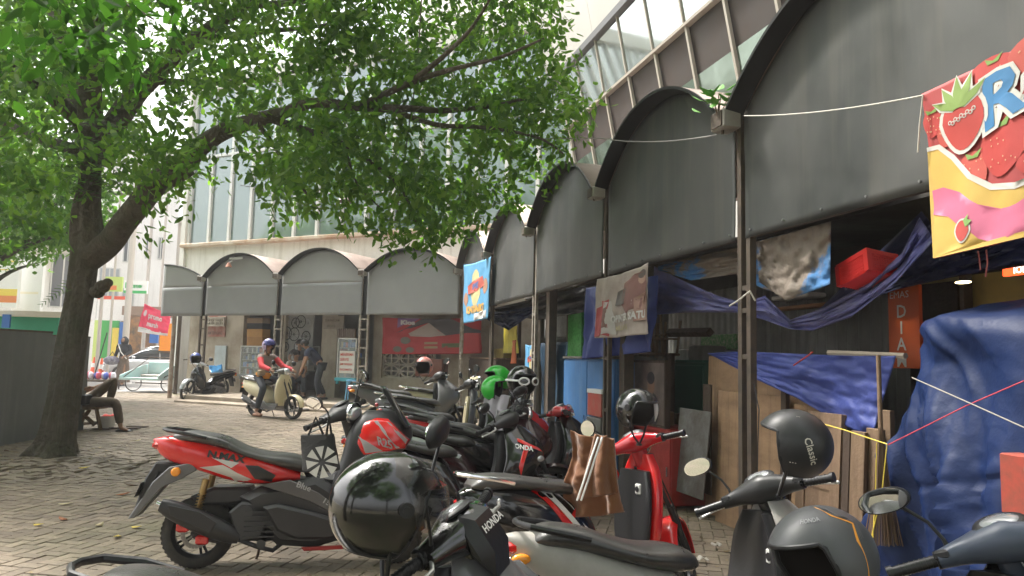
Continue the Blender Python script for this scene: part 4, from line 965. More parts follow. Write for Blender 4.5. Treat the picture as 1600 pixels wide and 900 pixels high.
board('metal_sheet','rusted narrow sheet beside the plywood edge',1098,1110,600,770,.5,.02,dwood,.0,'metal sheet')
# broom
root=thing('broom','twig broom standing behind the tarp bundle','broom',FQ(1383,845,.1))
mb=MB(); a=FQ(1380,850,.1)
for i in range(70):
    d=Vector((rnd.uniform(-.11,.11),rnd.uniform(-.08,.08),0)); mb.tube([a+d,a+d*.4+Vector((0,0,.35)),a+d*.1+Vector((0,0,.7))],.0035,4)
mb.build('bristles',mat('twigs',(.16,.1,.06),.8),root)
mb=MB(); mb.cyl(a+Vector((0,0,.66)),a+Vector((.02,.05,1.15)),.014); mb.build('handle',wood,root)
# red cabinet, green drawers, framed posters, shelf etc
redw=mat('red_cabinet_paint',(.35,.025,.02),.5,n=(6,.6,(.22,.03,.02)))
def cabinet(name,label,px0,px1,py0,py1,k,d,m_,cat='cabinet',doors=1,pz=0,handle=True,topm=None):
    a=FR.p(px0,py0,k); c=FR.p(px1,(py0+py1)/2,k); z0=pz if pz is not None else FR.p(px0,py1,k).z; x0,x1,z1=a.x,c.x,a.z
    root=thing(name,label,cat,FR.w((x0+x1)/2,k+d/2,z0)); mb=MB(FR.M); mb.b2(x0,x1,k,k+d,z0+.05,z1,bev=.008)
    for s in (x0+.04,x1-.04):
        for yy in (k+.04,k+d-.04): mb.b2(s-.02,s+.02,yy-.02,yy+.02,z0,z0+.05)
    mb.build('carcass',m_,root)
    w_=(x1-x0)/doors
    for i in range(doors):
        mb=MB(FR.M); mb.b2(x0+w_*i+.012,x0+w_*(i+1)-.012,k-.018,k-.002,z0+.08,z1-.03,bev=.004); dd=mb.build('door',m_,root)
        if handle: mb=MB(FR.M); hx_=x0+w_*(i+1)-.05 if i==0 else x0+w_*i+.05; mb.b2(hx_-.008,hx_+.008,k-.04,k-.019,(z0+z1)/2-.05,(z0+z1)/2+.05); mb.build('handle',chrome,dd)
    mb=MB(FR.M); mb.b2(x0-.02,x1+.02,k-.03,k+d,z1+.001,z1+.03); mb.build('top_board',topm or m_,root)
    return root
bluec=mat('blue_cabinet_paint',(.04,.17,.42),.5,n=(4,.4,(.05,.12,.28)),streak=(4,.3,(.3,.33,.36)))
cabinet('cabinet','tall blue painted wooden cabinet with two doors under the beige banner',883,962,560,760,.12,.5,bluec,doors=2,topm=sheetm)
cabinet('cabinet','low dark red cabinet beside the helmet on the red scooter',990,1050,665,735,.3,.45,redw)
cabinet('cabinet','dark green drawer cabinet left of the plywood',1050,1100,566,640,.9,.5,mat('green_cabinet',(.015,.09,.055),.5),doors=1,handle=False)
cabinet('cabinet','dark brown slatted wooden counter beside the corner post',724,776,560,640,.5,.6,dwood,doors=1,handle=False,topm=wood)
cabinet('cabinet','small grey stove cabinet behind the counter',744,766,520,560,1.6,.5,mat('stove_grey',(.25,.26,.25),.5),handle=False,pz=.9)
cabinet('locker','bright green perforated locker behind the beige banner',889,910,483,640,1.2,.5,mat('green_locker',(.06,.35,.07),.5,n=(22,.9,(.03,.16,.03))),'locker',handle=False)
mb=MB(FR.M); rbox(mb,918,939,612,648,.0,.1); r_=mb.build('letter_box',mat('faded_red',(.5,.06,.04),.5,n=(6,.6,(.4,.25,.2))),label='faded red and white box hung on the blue cabinet',cat='box')
mb=MB(FR.M); rbox(mb,917,940,607,613,-.01,.13,.002); mb.build('lid',white,r_)
mb=MB(FR.M); rbox(mb,917,938,650,712,.0,.1); mb.build('gas_bottle_cover',sheetm,label='grey dented metal plate below the faded red box',cat='metal plate')
for px0,px1,py0,lab in ((880,893,652,'tall strip of cardboard leaning on the blue cabinet'),(893,905,668,'short strip of cardboard leaning on the blue cabinet')):
    board('cardboard',lab,px0,px1,py0,715,-.02,.01,mat('cardboard',(.45,.32,.2),.8),.05,'cardboard')
# framed posters
for px0,px1,py0,py1,c1,lab in ((958,984,562,650,(.32,.29,.27),'faded pale poster board behind the dark post'),(984,1040,566,655,(.10,.07,.06),'dark portrait poster board in a black frame')):
    root=thing('poster_board',lab,'poster',FQ(px0,py1,.35)); mb=MB(FR.M); x0,x1,z0,z1=rbox(mb,px0,px1,py0,py1,.35,.03,0); mb.build('board',mat('poster_%d'%px0,c1,.5,n=(5,.9,(.22,.17,.15))),root)
    mb=MB(FR.M)
    for a_ in ((x0-.02,x1+.02,z1,z1+.03),(x0-.02,x1+.02,z0-.03,z0),(x0-.03,x0,z0-.03,z1+.03),(x1,x1+.03,z0-.03,z1+.03)): mb.b2(a_[0],a_[1],.33,.39,a_[2],a_[3])
    mb.build('frame',dwood,root)
    if px0==984:
        cx=(x0+x1)/2+.12; mb=MB(FR.M); mb.ell((cx,.345,z0+.42),(.09,.004,.12)); mb.mi=1; mb.ell((cx,.345,z0+.15),(.2,.003,.2)); mb.ell((cx,.342,z0+.5),(.095,.004,.07)); mb.build('printed_portrait',[mat('print_skin',(.22,.12,.08),.5),mat('print_dark',(.03,.025,.03),.5)],root)
# shelf posts / timber frame in background
for i,(px,py0,k,lab) in enumerate(((1047,552,.7,'rough timber upright beside the dark portrait poster'),(962,440,1.8,'thin dark upright behind the beige banner'),(890,470,1.6,'thin dark upright beside the green locker'),(812,490,1.5,'dark upright behind the yellow raincoat'))):
    a=FR.p(px,py0,k); mb=MB(FR.M); mb.b2(a.x-.04,a.x+.04,k-.04,k+.04,0,max(a.z,1.6)); mb.build('timber_upright',dwood,label=lab,cat='post')
for i,(p0,p1,k,lab) in enumerate((((790,470),(960,428),1.9,'long dark beam under the far roof'),((1045,520),(1110,519),.8,'timber rail behind the green drawers'))):
    a=FR.p(*p0,k); b_=FR.p(*p1,k); mb=MB(FR.M); mb.tube([tuple(a),tuple(b_)],.05,4); mb.build('beam',dwood,label=lab,cat='beam')
# hanging cloths
sheet('hanging_tarp',tdark,None,quad([FQ(845,536,.35),FQ(886,534,.35),FQ(884,700,.35),FQ(846,690,.35)],0,.03,2,seed=9,fold=.04,ff=5),24,30,label='dark teal tarp curtain between the pale post and the blue cabinet',cat='tarpaulin')
sheet('raincoat',mat('yellow_raincoat',(.55,.47,.05),.45),None,quad([FQ(787,512,.9),FQ(809,509,.9),FQ(808,552,.9),FQ(786,552,.9)],0,.02,4,seed=12,fold=.05,ff=7),24,18,label='yellow raincoat hanging in the far stall',cat='raincoat')
sheet('cloth',white,None,quad([FQ(852,500,.9),FQ(867,500,.9),FQ(870,531,.9),FQ(853,534,.9)],0,.02,4,seed=13,fold=.03,ff=5),16,16,label='white cloth hanging under the third bay',cat='cloth')
sheet('cloth',mat('orange_cloth',(.5,.13,.05),.7),None,quad([FQ(800,532,.6),FQ(806,531,.6),FQ(806,568,.6),FQ(799,568,.6)],0,.02,4,seed=14,fold=.03,ff=5),12,14,label='orange cloth hanging left of the pale post',cat='cloth')
sheet('hanging_tarp',tblue,None,quad([FQ(916,450,.0),FQ(1030,430,.16),FQ(1027,548,.16),FQ(908,562,.04)],0,.05,2,seed=19,fold=.05,ff=8),50,34,label='bright blue tarp hanging behind the beige banner',cat='tarpaulin')
# banners: beige "SATU", light blue, corner small
def banner(label,c,base,items,seed,texts=(),wr=.02,fold=.015,ff=6,sag=.03,name='banner',step=.05):
    fn=quad(c,sag,wr,1.5,seed=seed,fold=fold,ff=ff); n_=((Vector(c[1])-Vector(c[0])).cross(Vector(c[3])-Vector(c[0]))).normalized(); fp=1 if n_.dot(C0-Vector(c[0]))>0 else -1
    root=thing(name,label,'banner',c[3]); sheet('sheet',base,root,fn,36,34,solid=.003)
    if items: art(root,fn,items,flip=fp,step=step)
    if texts:
        mb=MB(); ms=[]
        for s_,size,u,v,col,bold,sx_,slant in texts:
            m_=fl(col); 
            if m_ not in ms: ms.append(m_)
            mb.mi=ms.index(m_); mb.text(s_,size,(0,0),bold,fn=lambda a,b:fn(u+a,v-b-slant*a,fp*.016),sx=sx_)
        mb.build('printed_lettering',ms,root,ang=80)
    return root
bg_=mat('faded_beige_print',(.40,.34,.30),.6,n=(3,.7,(.25,.20,.18)))
banner('faded beige banner with red and white boxes and large lettering hanging on the dark post',[FQ(932,436,-.12),FQ(1012,410,-.12),FQ(1010,521,-.14),FQ(925,528,-.14)],bg_,[
 ((.50,.05,.05),[(.02,.50),(.12,.46),(.14,.38),(.36,.38),(.36,.98),(.0,.98)],0),((.62,.58,.54),[(.25,.40),(.40,.42),(.46,.95),(.22,.95)],.002),((.25,.12,.10),[(.24,.52),(.32,.5),(.33,.84),(.22,.84)],.004),
 ((.28,.12,.10),[(.62,.18),(.78,.08),(.95,.1),(1,.3),(.9,.62),(.7,.66),(.58,.5)],.001),((.55,.34,.25),circ(.9,.17,.07,.09),.003),((.45,.26,.2),[(.8,.45),(.98,.4),(.98,.8),(.82,.8)],.002),((.12,.08,.07),circ(.9,.12,.075,.06),.0045),
 ((.15,.13,.12),[(.48,.28),(.66,.26),(.64,.5),(.46,.5)],.002)],4,[('OPINTER SATU',.15,.40,.76,(.7,.68,.64),.006,.55,0),('MULAI',.11,.46,.90,(.5,.42,.25),.004,.9,0)],wr=.05,fold=.03,ff=5)
sky_b=mat('light_blue_print',(.10,.32,.55),.55,n=(3,.4,(.07,.24,.42)))
def pots(cx,s): return [((.72,.62,.30),[(cx-.14*s,.2),(cx-.05*s,.12),(cx+.05*s,.12),(cx+.14*s,.2),(cx+.2*s,.55),(cx+.12*s,.7),(cx,.74),(cx-.12*s,.7),(cx-.2*s,.55)],0),((.62,.10,.06),[(cx-.3*s,.38),(cx-.1*s,.30),(cx+.25*s,.26),(cx+.32*s,.42),(cx+.1*s,.5),(cx-.28*s,.52)],.002),((.08,.12,.35),[(cx-.13*s,.36),(cx+.14*s,.33),(cx+.14*s,.44),(cx-.13*s,.46)],.004)]
banner('light blue snack banner with a tilted jar print at the corner of the canopies',[FQ(725,414,-.1),FQ(767,401,-.1),FQ(762,497,-.1),FQ(724,505,-.1)],sky_b,pots(.5,1)+[((.5,.25,.15),circ(.86,.45,.1,.13),.001),((.5,.25,.15),circ(.12,.6,.1,.12),.001),((.7,.68,.66),[(.45,.86),(.95,.85),(.95,.98),(.45,.98)],.001)],6,[('KNTMART',.15,.18,.84,(.8,.45,.08),.012,.95,0)],wr=.02)
banner('small blue snack banner with a jar print standing by the pale post',[FQ(821,538,.15),FQ(836,536,.15),FQ(836,590,.15),FQ(820,590,.15)],sky_b,pots(.6,1),8,wr=.01)
# corrugated gate
mb=MB(FR.M); a=FR.p(1182,470,1.2); c=FR.p(1420,470,1.2); n=60
rings=[[(a.x+(c.x-a.x)*i/n/1,1.2+(.02 if (i//2)%2 else 0),z) for i in range(n+1)] for z in (0,2.35)]
mb.loft(rings,False,closed=False); mb.build('metal_gate',mat('grey_corrugated',(.15,.15,.14),.6,.3,n=(2,.7,(.09,.08,.07))),label='grey ribbed metal shutter behind the violet tarp',cat='shutter',solid=.005,smooth=False)
mb=MB(FR.M); a=FR.p(1045,470,1.9); c=FR.p(1180,470,1.9); rings=[[(a.x+(c.x-a.x)*i/n,1.9+(.02 if (i//2)%2 else 0),z) for i in range(n+1)] for z in (0,2.5)]
mb.loft(rings,False,closed=False); mb.build('metal_gate',mat('pale_corrugated',(.30,.30,.28),.6,.2,n=(2,.7,(.18,.16,.14))),label='pale ribbed metal shutter far behind the nearest post',cat='shutter',solid=.005,smooth=False)
mb=MB(FR.M); rbox(mb,1095,1150,524,546,1.5,.3); mb.build('shelf_of_goods',mat('green_goods',(.06,.25,.06),.6,n=(30,.9,(.4,.4,.3))),label='green row of goods on a shelf in the dark stall',cat='goods')
# orange sign
def flat_sign(name,label,px0,px1,py0,py1,k,m_,texts,F=FR,cat='sign',th=.03,emit=None):
    root=thing(name,label,cat,F.q(px0,py1,k)); mb=MB(F.M); x0,x1,z0,z1=rbox(mb,px0,px1,py0,py1,k,th,.003,F=F); mb.build('board',m_,root)
    if texts:
        mb=MB(); ms=[]
        for s_,size,u,v,mm,bold,sx_ in texts:
            if mm not in ms: ms.append(mm)
            mb.mi=ms.index(mm); h=z1-z0; q=F.M@Matrix.Translation((x0+u*(x1-x0),k-.004,z0+v*h))@Matrix.Rotation(PI/2,4,'X'); mb.text(s_,size*h,q,bold*h,sx=sx_)
        mb.build('lettering',ms,root,smooth=False)
    return root
ow=mat('sign_orange',(.62,.11,.02),.5,n=(3,.3,(.45,.08,.02))); wl=mat('letter_white',(.7,.66,.6),.5)
flat_sign('shop_sign','vertical orange sign reading EMAS and DIAM beside the metal shutter',1387,1437,450,575,.95,ow,[('EMAS',.12,.06,.86,wl,.0,1.1),('D',.22,.28,.62,wl,.003,1),('I',.22,.38,.42,wl,.003,1),('A',.22,.28,.22,wl,.003,1),('M',.22,.25,.02,wl,.003,1)])
# lit shop at right
root=thing('lit_shop','lit yellow shop interior seen above the tarp bundle','shop',FQ(1520,500,2.0))
mb=MB(FR.M); a=FR.p(1440,430,2.3); mb.b2(a.x,a.x+3,2.3,2.36,0,2.35); mb.build('back_wall',mat('yellow_wall',(.5,.38,.12),.6,n=(5,.6,(.3,.25,.12))),root)
mb=MB(FR.M); mb.b2(a.x+.9,a.x+3,2.05,2.28,1.95,2.02); mb.b2(a.x+.1,a.x+.5,2.2,2.28,1.5,2.3); mb.b2(a.x+.62,a.x+.66,2.1,2.2,0,2.4); mb.build('display_shelf',dwood,root)
mb=MB(FR.M); q=FR.p(1505,441,1.9); mb.ell((q.x,1.9,q.z),(.07,.05,.012)); mb.build('lamp',mat('lamp_glow',(1,.9,.6),.5,emit=((1,.82,.45),3)),root)
flat_sign('led_sign','red glowing sign with white letters at the right edge',1566,1640,414,432,1.2,mat('led_red',(.7,.05,.02),.5,emit=((1,.08,.02),1.2)),[('ION',.8,.25,.15,mat('led_white',(.9,.85,.8),.5,emit=((1,.9,.8),1.5)),.02,1.0)],cat='sign')
# red crate panel + picture at right edge
root=thing('display_box','orange red box with a round blue window at the right edge','box',FQ(1562,790,-.15)); mb=MB(FR.M); x0,x1,z0,z1=rbox(mb,1561,1640,707,800,-.15,.12); mb.build('box_panel',mat('orange_red_net',(.34,.05,.03),.7,n=(22,.8,(.2,.06,.04))),root)
mb=MB(FR.M); mb.ell((x0+.33,-.155,z0+.22),(.2,.01,.19)); mb.mi=1; mb.ell((x0+.36,-.165,z0+.2),(.11,.012,.15)); mb.build('picture',[mat('grey_dirt',(.2,.18,.15),.8,n=(15,.8,(.1,.09,.07))),mat('pic_blue',(.04,.25,.5),.4)],root)
# plant on the nearest junction box
root=thing('sprouting_plant','small green plant sprouting from the top of the nearest post','plant',FR.w(-.25,0,SPR+.05)); mb=MB(); base=FQ(1122,168,-.2)
lf=mat('fresh_leaf',(.12,.34,.05),.45)
def leafm(mb,p,d,L_,w_,up=Vector((0,0,1))):
    d=d.normalized(); s=d.cross(up); s=s.normalized() if s.length>.01 else Vector((1,0,0)); n_=s.cross(d)
    mb.add([p,p+d*L_*.35+s*w_-n_*w_*.3,p+d*L_*.75+s*w_*.7-n_*w_*.2,p+d*L_,p+d*L_*.75-s*w_*.7-n_*w_*.2,p+d*L_*.35-s*w_-n_*w_*.3,p+d*L_*.55],[(0,1,6),(1,2,6),(2,3,6),(3,4,6),(4,5,6),(5,0,6)])
for i in range(26):
    a_=rnd.uniform(0,2*PI); d=Vector((math.cos(a_),math.sin(a_)*.6,rnd.uniform(-.2,.9))); p=base+Vector((rnd.uniform(-.12,.12),rnd.uniform(-.1,.1),rnd.uniform(-.02,.14))); leafm(mb,p,d,rnd.uniform(.09,.17),.032)
mb.build('leaves',lf,root,smooth=False); mb=MB()
for i in range(4): mb.tube([base+Vector((0,0,-.1)),base+Vector((rnd.uniform(-.1,.1),0,.12))],.005,5)
mb.build('stem',wood,root)

# ---------------- more clutter in the stalls
def clutter_box(label,px0,px1,py0,py1,k,d,m_,name='box',cat='box'):
    mb=MB(FR.M); rbox(mb,px0,px1,py0,py1,k,d,.01); return mb.build(name,m_,label=label,cat=cat)
cb=lambda i,c:mat('clutter_%d'%i,c,.7,n=(6,.6,tuple(x*.5 for x in c)),bump=(20,.2))
clutter_box('brown carton on top of the dark red cabinet',1003,1022,640,664,.4,.25,cb(1,(.3,.2,.12)),'carton')
clutter_box('white plastic tub on the green drawer cabinet',1056,1074,546,565,1.0,.25,cb(2,(.5,.5,.46)),'tub','tub')
clutter_box('grey bundle tied on top of the green drawer cabinet',1076,1098,540,565,1.0,.3,cb(3,(.2,.19,.17)),'bundle','bundle')
clutter_box('wooden crate under the green drawers',1050,1096,645,690,.75,.4,wood,'wooden_crate','crate')
clutter_box('dark suitcase standing under the drawer cabinet',1054,1094,692,745,.6,.25,cb(4,(.05,.045,.04)),'suitcase','suitcase')
clutter_box('pale box on the blue cabinet behind the banner',930,955,545,559,.2,.3,cb(5,(.42,.38,.33)),'carton')
clutter_box('yellow carton deep in the far stall',772,786,545,562,1.0,.3,cb(6,(.4,.3,.08)),'carton')
clutter_box('white refrigerator side deep in the stall behind the pale post',851,886,470,528,2.0,.4,cb(7,(.34,.36,.36)),'refrigerator','refrigerator')
clutter_box('rolled brown mat lying above the violet tarp',1210,1300,480,486,.9,.1,cb(8,(.25,.12,.05)),'rolled_mat','mat')
clutter_box('flat white board lying above the violet tarp',1205,1262,463,470,.95,.2,cb(9,(.5,.48,.44)),'board','board')
for i,(px,py0,py1,k,w_,lab) in enumerate(((1000,500,556,1.0,.03,'leaning bamboo stick left of the green drawers'),(1012,496,558,1.1,.03,'second bamboo stick left of the green drawers'),(1025,505,560,1.0,.04,'thin lath among the sticks by the green drawers'),(1036,490,560,1.2,.03,'pale stick beside the rough timber upright'))):
    a=FR.q(px,py1,k); b_=FR.q(px+(-8,6,3,-4)[i],py0,k); mb=MB(); mb.tube([a,b_],w_*.6,6); mb.build('stick',wood,label=lab,cat='stick')
for i,(px,lab) in enumerate(((990,'upturned wooden chair on the poster boards'),(1030,'second upturned wooden chair beside the timber upright'))):
    root=thing('wooden_chair',lab,'chair',FR.q(px,556,.7)); p=FR.p(px,556,.7); M=FR.M@Matrix.Translation(p)
    mb=MB(M); mb.b2(-.19,.19,-.18,.18,0,.035,bev=.01); mb.build('seat',wood,root)
    for sx_ in(-1,1):
        for sy_ in(-1,1): mb=MB(M); mb.tube([(sx_*.16,sy_*.15,.03),(sx_*.19,sy_*.18,.42)],.018,6); mb.build('leg',wood,root)
    mb=MB(M); mb.tube([(-.18,.0,.25),(.18,.0,.25)],.012,5); mb.tube([(-.18,-.15,.2),(-.18,.15,.2)],.012,5); mb.tube([(.18,-.15,.2),(.18,.15,.2)],.012,5); mb.build('stretcher',wood,root)
rope('cord','pink cord dangling under the strawberry banner',[FQ(1528,392,-.1),FQ(1530,402,-.1),FQ(1532,422,-.08)],.004,mat('pink_cord',(.4,.12,.12),.7),'cord')
rope('cord','second pink cord dangling right of the first under the strawberry banner',[FQ(1541,390,-.1),FQ(1543,410,-.1),FQ(1540,432,-.08)],.004,mat('pink_cord',(.4,.12,.12),.7),'cord')
rope('rope','white knotted rope tied round the nearest ladder post at the violet tarp',[FQ(1140,478,-.03),FQ(1153,470,-.06),FQ(1163,462,-.07),FQ(1172,455,-.07),FQ(1180,470,-.03)],.007,ropem)
rope('wire','thin wire hanging loose down the nearest ladder post',[FQ(1178,600,-.03),FQ(1186,640,-.05),FQ(1184,700,-.05),FQ(1182,800,-.05)],.004,black,'wire')
rope('cord','red cord tied on the blue tarp edge',[FQ(1240,571,-.0+.36),FQ(1262,556,.34),FQ(1270,550,.34)],.006,mat('red_cord',(.45,.05,.04),.6),'cord')
# ================= LEFT SHOP CONTENTS
LQ=FL.q
def lbox(mb,px0,px1,py0,py1,k,d,bev=.006,pz=None): return rbox(mb,px0,px1,py0,py1,k,d,bev,pz,FL)
# red house banner
rbn=mat('red_banner_print',(.36,.015,.02),.55,n=(4,.4,(.24,.01,.015)))
banner('wide red banner with a house roof print under the corner canopy',[LQ(597,496,.75),LQ(752,496,.75),LQ(752,552,.75),LQ(597,553,.75)],rbn,[
 ((.05,.04,.05),[(.14,.42),(.3,.2),(.42,.0),(.7,0),(.92,.30),(1,.36),(1,.44),(.86,.42),(.66,.48),(.48,.12)],.001),((.42,.33,.30),[(.28,.42),(.49,.12),(.66,.48),(.5,.52),(.3,.5)],.003),
 ((.22,.09,.3),[(.17,0),(.40,0),(.34,.1),(.22,.2),(.16,.28)],.005),((.10,.14,.05),[(.62,.7),(.80,.7),(.80,.82),(.62,.82)],.002),((.16,.14,.12),circ(.25,.62,.055,.1),.002),((.16,.14,.12),circ(.16,.86,.05,.08),.002),((.16,.14,.12),circ(.3,.88,.045,.08),.002),((.4,.3,.15),[(.44,.66),(.58,.66),(.58,.72),(.44,.72)],.002),((.4,.3,.15),[(.44,.78),(.58,.78),(.58,.84),(.44,.84)],.002)],21,[('Kios',.16,.2,.17,(.7,.68,.7),.01,.5,0)],wr=.03)
glassc=mat('showcase_glass',(.5,.55,.55),.05,alpha=.25,coat=1)
bmix=mat('boxes_mixed',(.35,.33,.3),.6,n=(18,1,(.08,.1,.14)))
def showcase(label,px0,px1,py0,py1,k,basec,trim,shelves=4):
    root=thing('showcase',label,'showcase',LQ((px0+px1)/2,py1,k)); a=FL.p(px0,py0,k); b_=FL.p(px0,py1,k); c=FL.p(px1,(py0+py1)/2,k); x0,x1,z1=a.x,c.x,a.z; z0=b_.z; d=.45; hb=z0+(z1-z0)*.14
    mb=MB(FL.M); mb.b2(x0-.03,x1+.03,k-.03,k+d,z0+.08,hb); 
    for s in (x0,x1-.05):
        for y_ in (k,k+d-.06): mb.b2(s,s+.05,y_,y_+.05,z0,z0+.08)
    mb.build('base',basec,root)
    mb=MB(FL.M)
    for s in (x0,x1-.03):
        for y_ in (k,k+d-.03): mb.b2(s,s+.03,y_,y_+.03,hb,z1)
    mb.b2(x0,x1,k,k+.03,z1-.03,z1+.0); mb.b2(x0,x1,k+d-.03,k+d,z1-.03,z1); mb.build('frame',trim,root)
    for i in range(shelves):
        z=hb+(z1-hb)*i/shelves; mb=MB(FL.M); mb.b2(x0+.03,x1-.03,k+.04,k+d-.04,z,z+.015); sh=mb.build('shelf',trim,root); mb=MB(FL.M)
        mats=[mat('goods_%d'%q,c_,.5) for q,c_ in enumerate(((.5,.5,.48),(.06,.15,.4),(.45,.1,.06),(.1,.1,.1),(.3,.4,.45),(.5,.42,.2)))]
        x=x0+.05
        while x<x1-.1:
            w_=rnd.uniform(.05,.12); h=(z1-hb)/shelves*rnd.uniform(.4,.85); mb.mi=rnd.randrange(6); mb.b2(x,x+w_*.92,k+.08,k+.3,z+.016,z+.016+h); x+=w_
        mb.build('goods',mats,sh,smooth=False)
    mb=MB(FL.M); mb.b2(x0+.03,x1-.03,k+.008,k+.014,hb,z1-.03); mb.build('glass',glassc,root)
    return root,x0,x1,z0,z1
trimw=mat('alu_trim',(.5,.5,.48),.4,.4)
showcase('glass showcase with stacked shoe boxes on top, left of the rider',376,411,540,592,.7,mat('grey_base',(.2,.22,.22),.6),trimw,4)
for i,(py0,py1,c_,lab) in enumerate(((526,540,(.35,.18,.06),'lowest brown box on the left showcase'),(514,526,(.45,.25,.08),'orange brown box stacked in the middle on the left showcase'),(505,514,(.02,.02,.022),'black box stacked on the left showcase'),(497,505,(.28,.2,.13),'topmost cardboard box on the left showcase'))):
    mb=MB(FL.M); lbox(mb,386,410,py0,py1,.75,.3,.003); mb.build('shoe_box',mat('box_%d'%i,c_,.7,n=(5,.4,tuple(x*.6 for x in c_))),label=lab,cat='box')
rt,x0,x1,z0,z1=showcase('white glass showcase on a turquoise base beside the doorway',528,556,528,600,.45,mat('turquoise_base',(.05,.33,.4),.5),trimw,4)
showcase('small inner glass counter behind the bending man',462,482,540,585,1.1,mat('grey_base',(.2,.22,.22),.6),trimw,3)
for i in range(9):
    mb=MB(FL.M); q=FL.p(530+3*(i%9),521,.6); mb.cyl((q.x,.6,z1),(q.x,.6,z1+.22),.03,n=10); mb.cyl((q.x,.6,z1+.22),(q.x,.6,z1+.25),.02,n=8); mb.build('bottle',mat('jar_brown',(.14,.09,.06),.3,coat=.5),label=('first','second','third','fourth','fifth','sixth','seventh','eighth','ninth')[i]+' jar from the left on top of the turquoise showcase',cat='jar',group='jars on the showcase')
flat_sign('notice','white notice with red writing on the front of the turquoise showcase',531,554,548,583,.42,mat('paper_white',(.62,.6,.56),.6),[('MENERIMA',.17,.05,.78,mat('ink_red',(.5,.05,.03),.5),.004,.9),('SERVIS',.17,.05,.56,mat('ink_red',(.5,.05,.03),.5),.004,1),('JAM TANGAN',.14,.05,.36,mat('ink_red',(.5,.05,.03),.5),.004,.8),('KACAMATA',.14,.05,.12,mat('ink_red',(.5,.05,.03),.5),.004,.9)],F=FL,cat='notice',th=.01)
flat_sign('shop_sign','grey painted sign board above the dark doorway',505,537,494,514,.8,mat('sign_grey',(.28,.25,.21),.7,n=(6,.5,(.18,.15,.12))),[('TUKANG JAM',.26,.1,.58,mat('ink_brown',(.1,.07,.05),.6),.003,.9),('SERVICE',.26,.2,.14,mat('ink_brown',(.1,.07,.05),.6),.003,.9)],F=FL)
flat_sign('shop_sign','faded red and white painted board on the left end wall',326,352,492,526,WY-.03,mat('faded_board',(.42,.3,.26),.8,n=(4,.9,(.3,.08,.06))),[('JAM TERPASANG',.2,.02,.1,mat('ink_brown',(.1,.07,.05),.6),.003,.6)],F=FL)
ventpanel(FL.p(323,520,WY).x,FL.p(352,520,WY).x,FL.p(323,509,WY).z,FL.p(323,497,WY).z,5,1,WY-.06,'row of small pierced vent blocks on the left end wall')
mb=MB(FL.M); lbox(mb,336,352,540,590,WY-.05,.04); mb.build('wall_door',mat('pale_blue_door',(.42,.5,.52),.6,n=(5,.5,(.3,.33,.33))),label='small pale blue door in the left end wall',cat='door')
mb=MB(FL.M); lbox(mb,650,690,560,588,.4,.3); mb.build('wooden_box',mat('red_brown_box',(.12,.04,.025),.7),label='flat reddish box leaning on the wall right of the vent blocks',cat='box')
# wheel rims on the wall board
root=thing('rim_display','white board with bicycle and motorcycle rims hung in rows','display board',LQ(475,570,1.45)); mb=MB(FL.M); x0,x1,z0,z1=lbox(mb,447,489,492,562,1.42,.03,0); mb.build('board',mat('board_white',(.42,.43,.42),.6),root)
for i in range(12):
    cx=x0+(x1-x0)*(.15+.23*(i%4)+rnd.uniform(-.04,.04)); cz=z1-(z1-z0)*(.15+.3*(i//4)+rnd.uniform(-.05,.05)); r_=rnd.uniform(.12,.19); mb=MB(FL.M@Matrix.Translation((cx,1.38-.03*(i%3),cz)))
    mb.lathe([(r_,-.01),(r_+.012,0),(r_,.01),(r_-.014,0)],28,closed=True); mb.lathe([(.03,-.015),(.035,0),(.03,.015),(.02,0)],10,closed=True)
    for k in range(8): a_=2*PI*k/8; mb.cyl((.03*math.cos(a_),0,.03*math.sin(a_)),((r_-.01)*math.cos(a_),0,(r_-.01)*math.sin(a_)),.003,n=4)
    mb.build('wheel_rim',black if i%3 else rims,root)
# stools, stairs
def stool(label,p,m_,h=.45,s=.3):
    root=thing('stool',label,'stool',p); mb=MB(Matrix.Translation(p)); mb.box((0,0,h-.02),(s,s,.04),bev=.01); mb.build('seat',m_,root)
    for sx_ in(-1,1):
        for sy_ in(-1,1): mb=MB(Matrix.Translation(p)); mb.tube([(sx_*s*.4,sy_*s*.4,h-.04),(sx_*s*.52,sy_*s*.52,0)],[.022,.018],6); mb.build('leg',m_,root)
q=LQ(552,600,.15); q.z=.36; stool('light blue plastic stool beside the turquoise showcase',q,mat('stool_blue',(.15,.4,.65),.4),.55)
q=LQ(505,575,1.6); q.z=.36; stool('dark wooden stool in the dark doorway',q,dwood,.5)
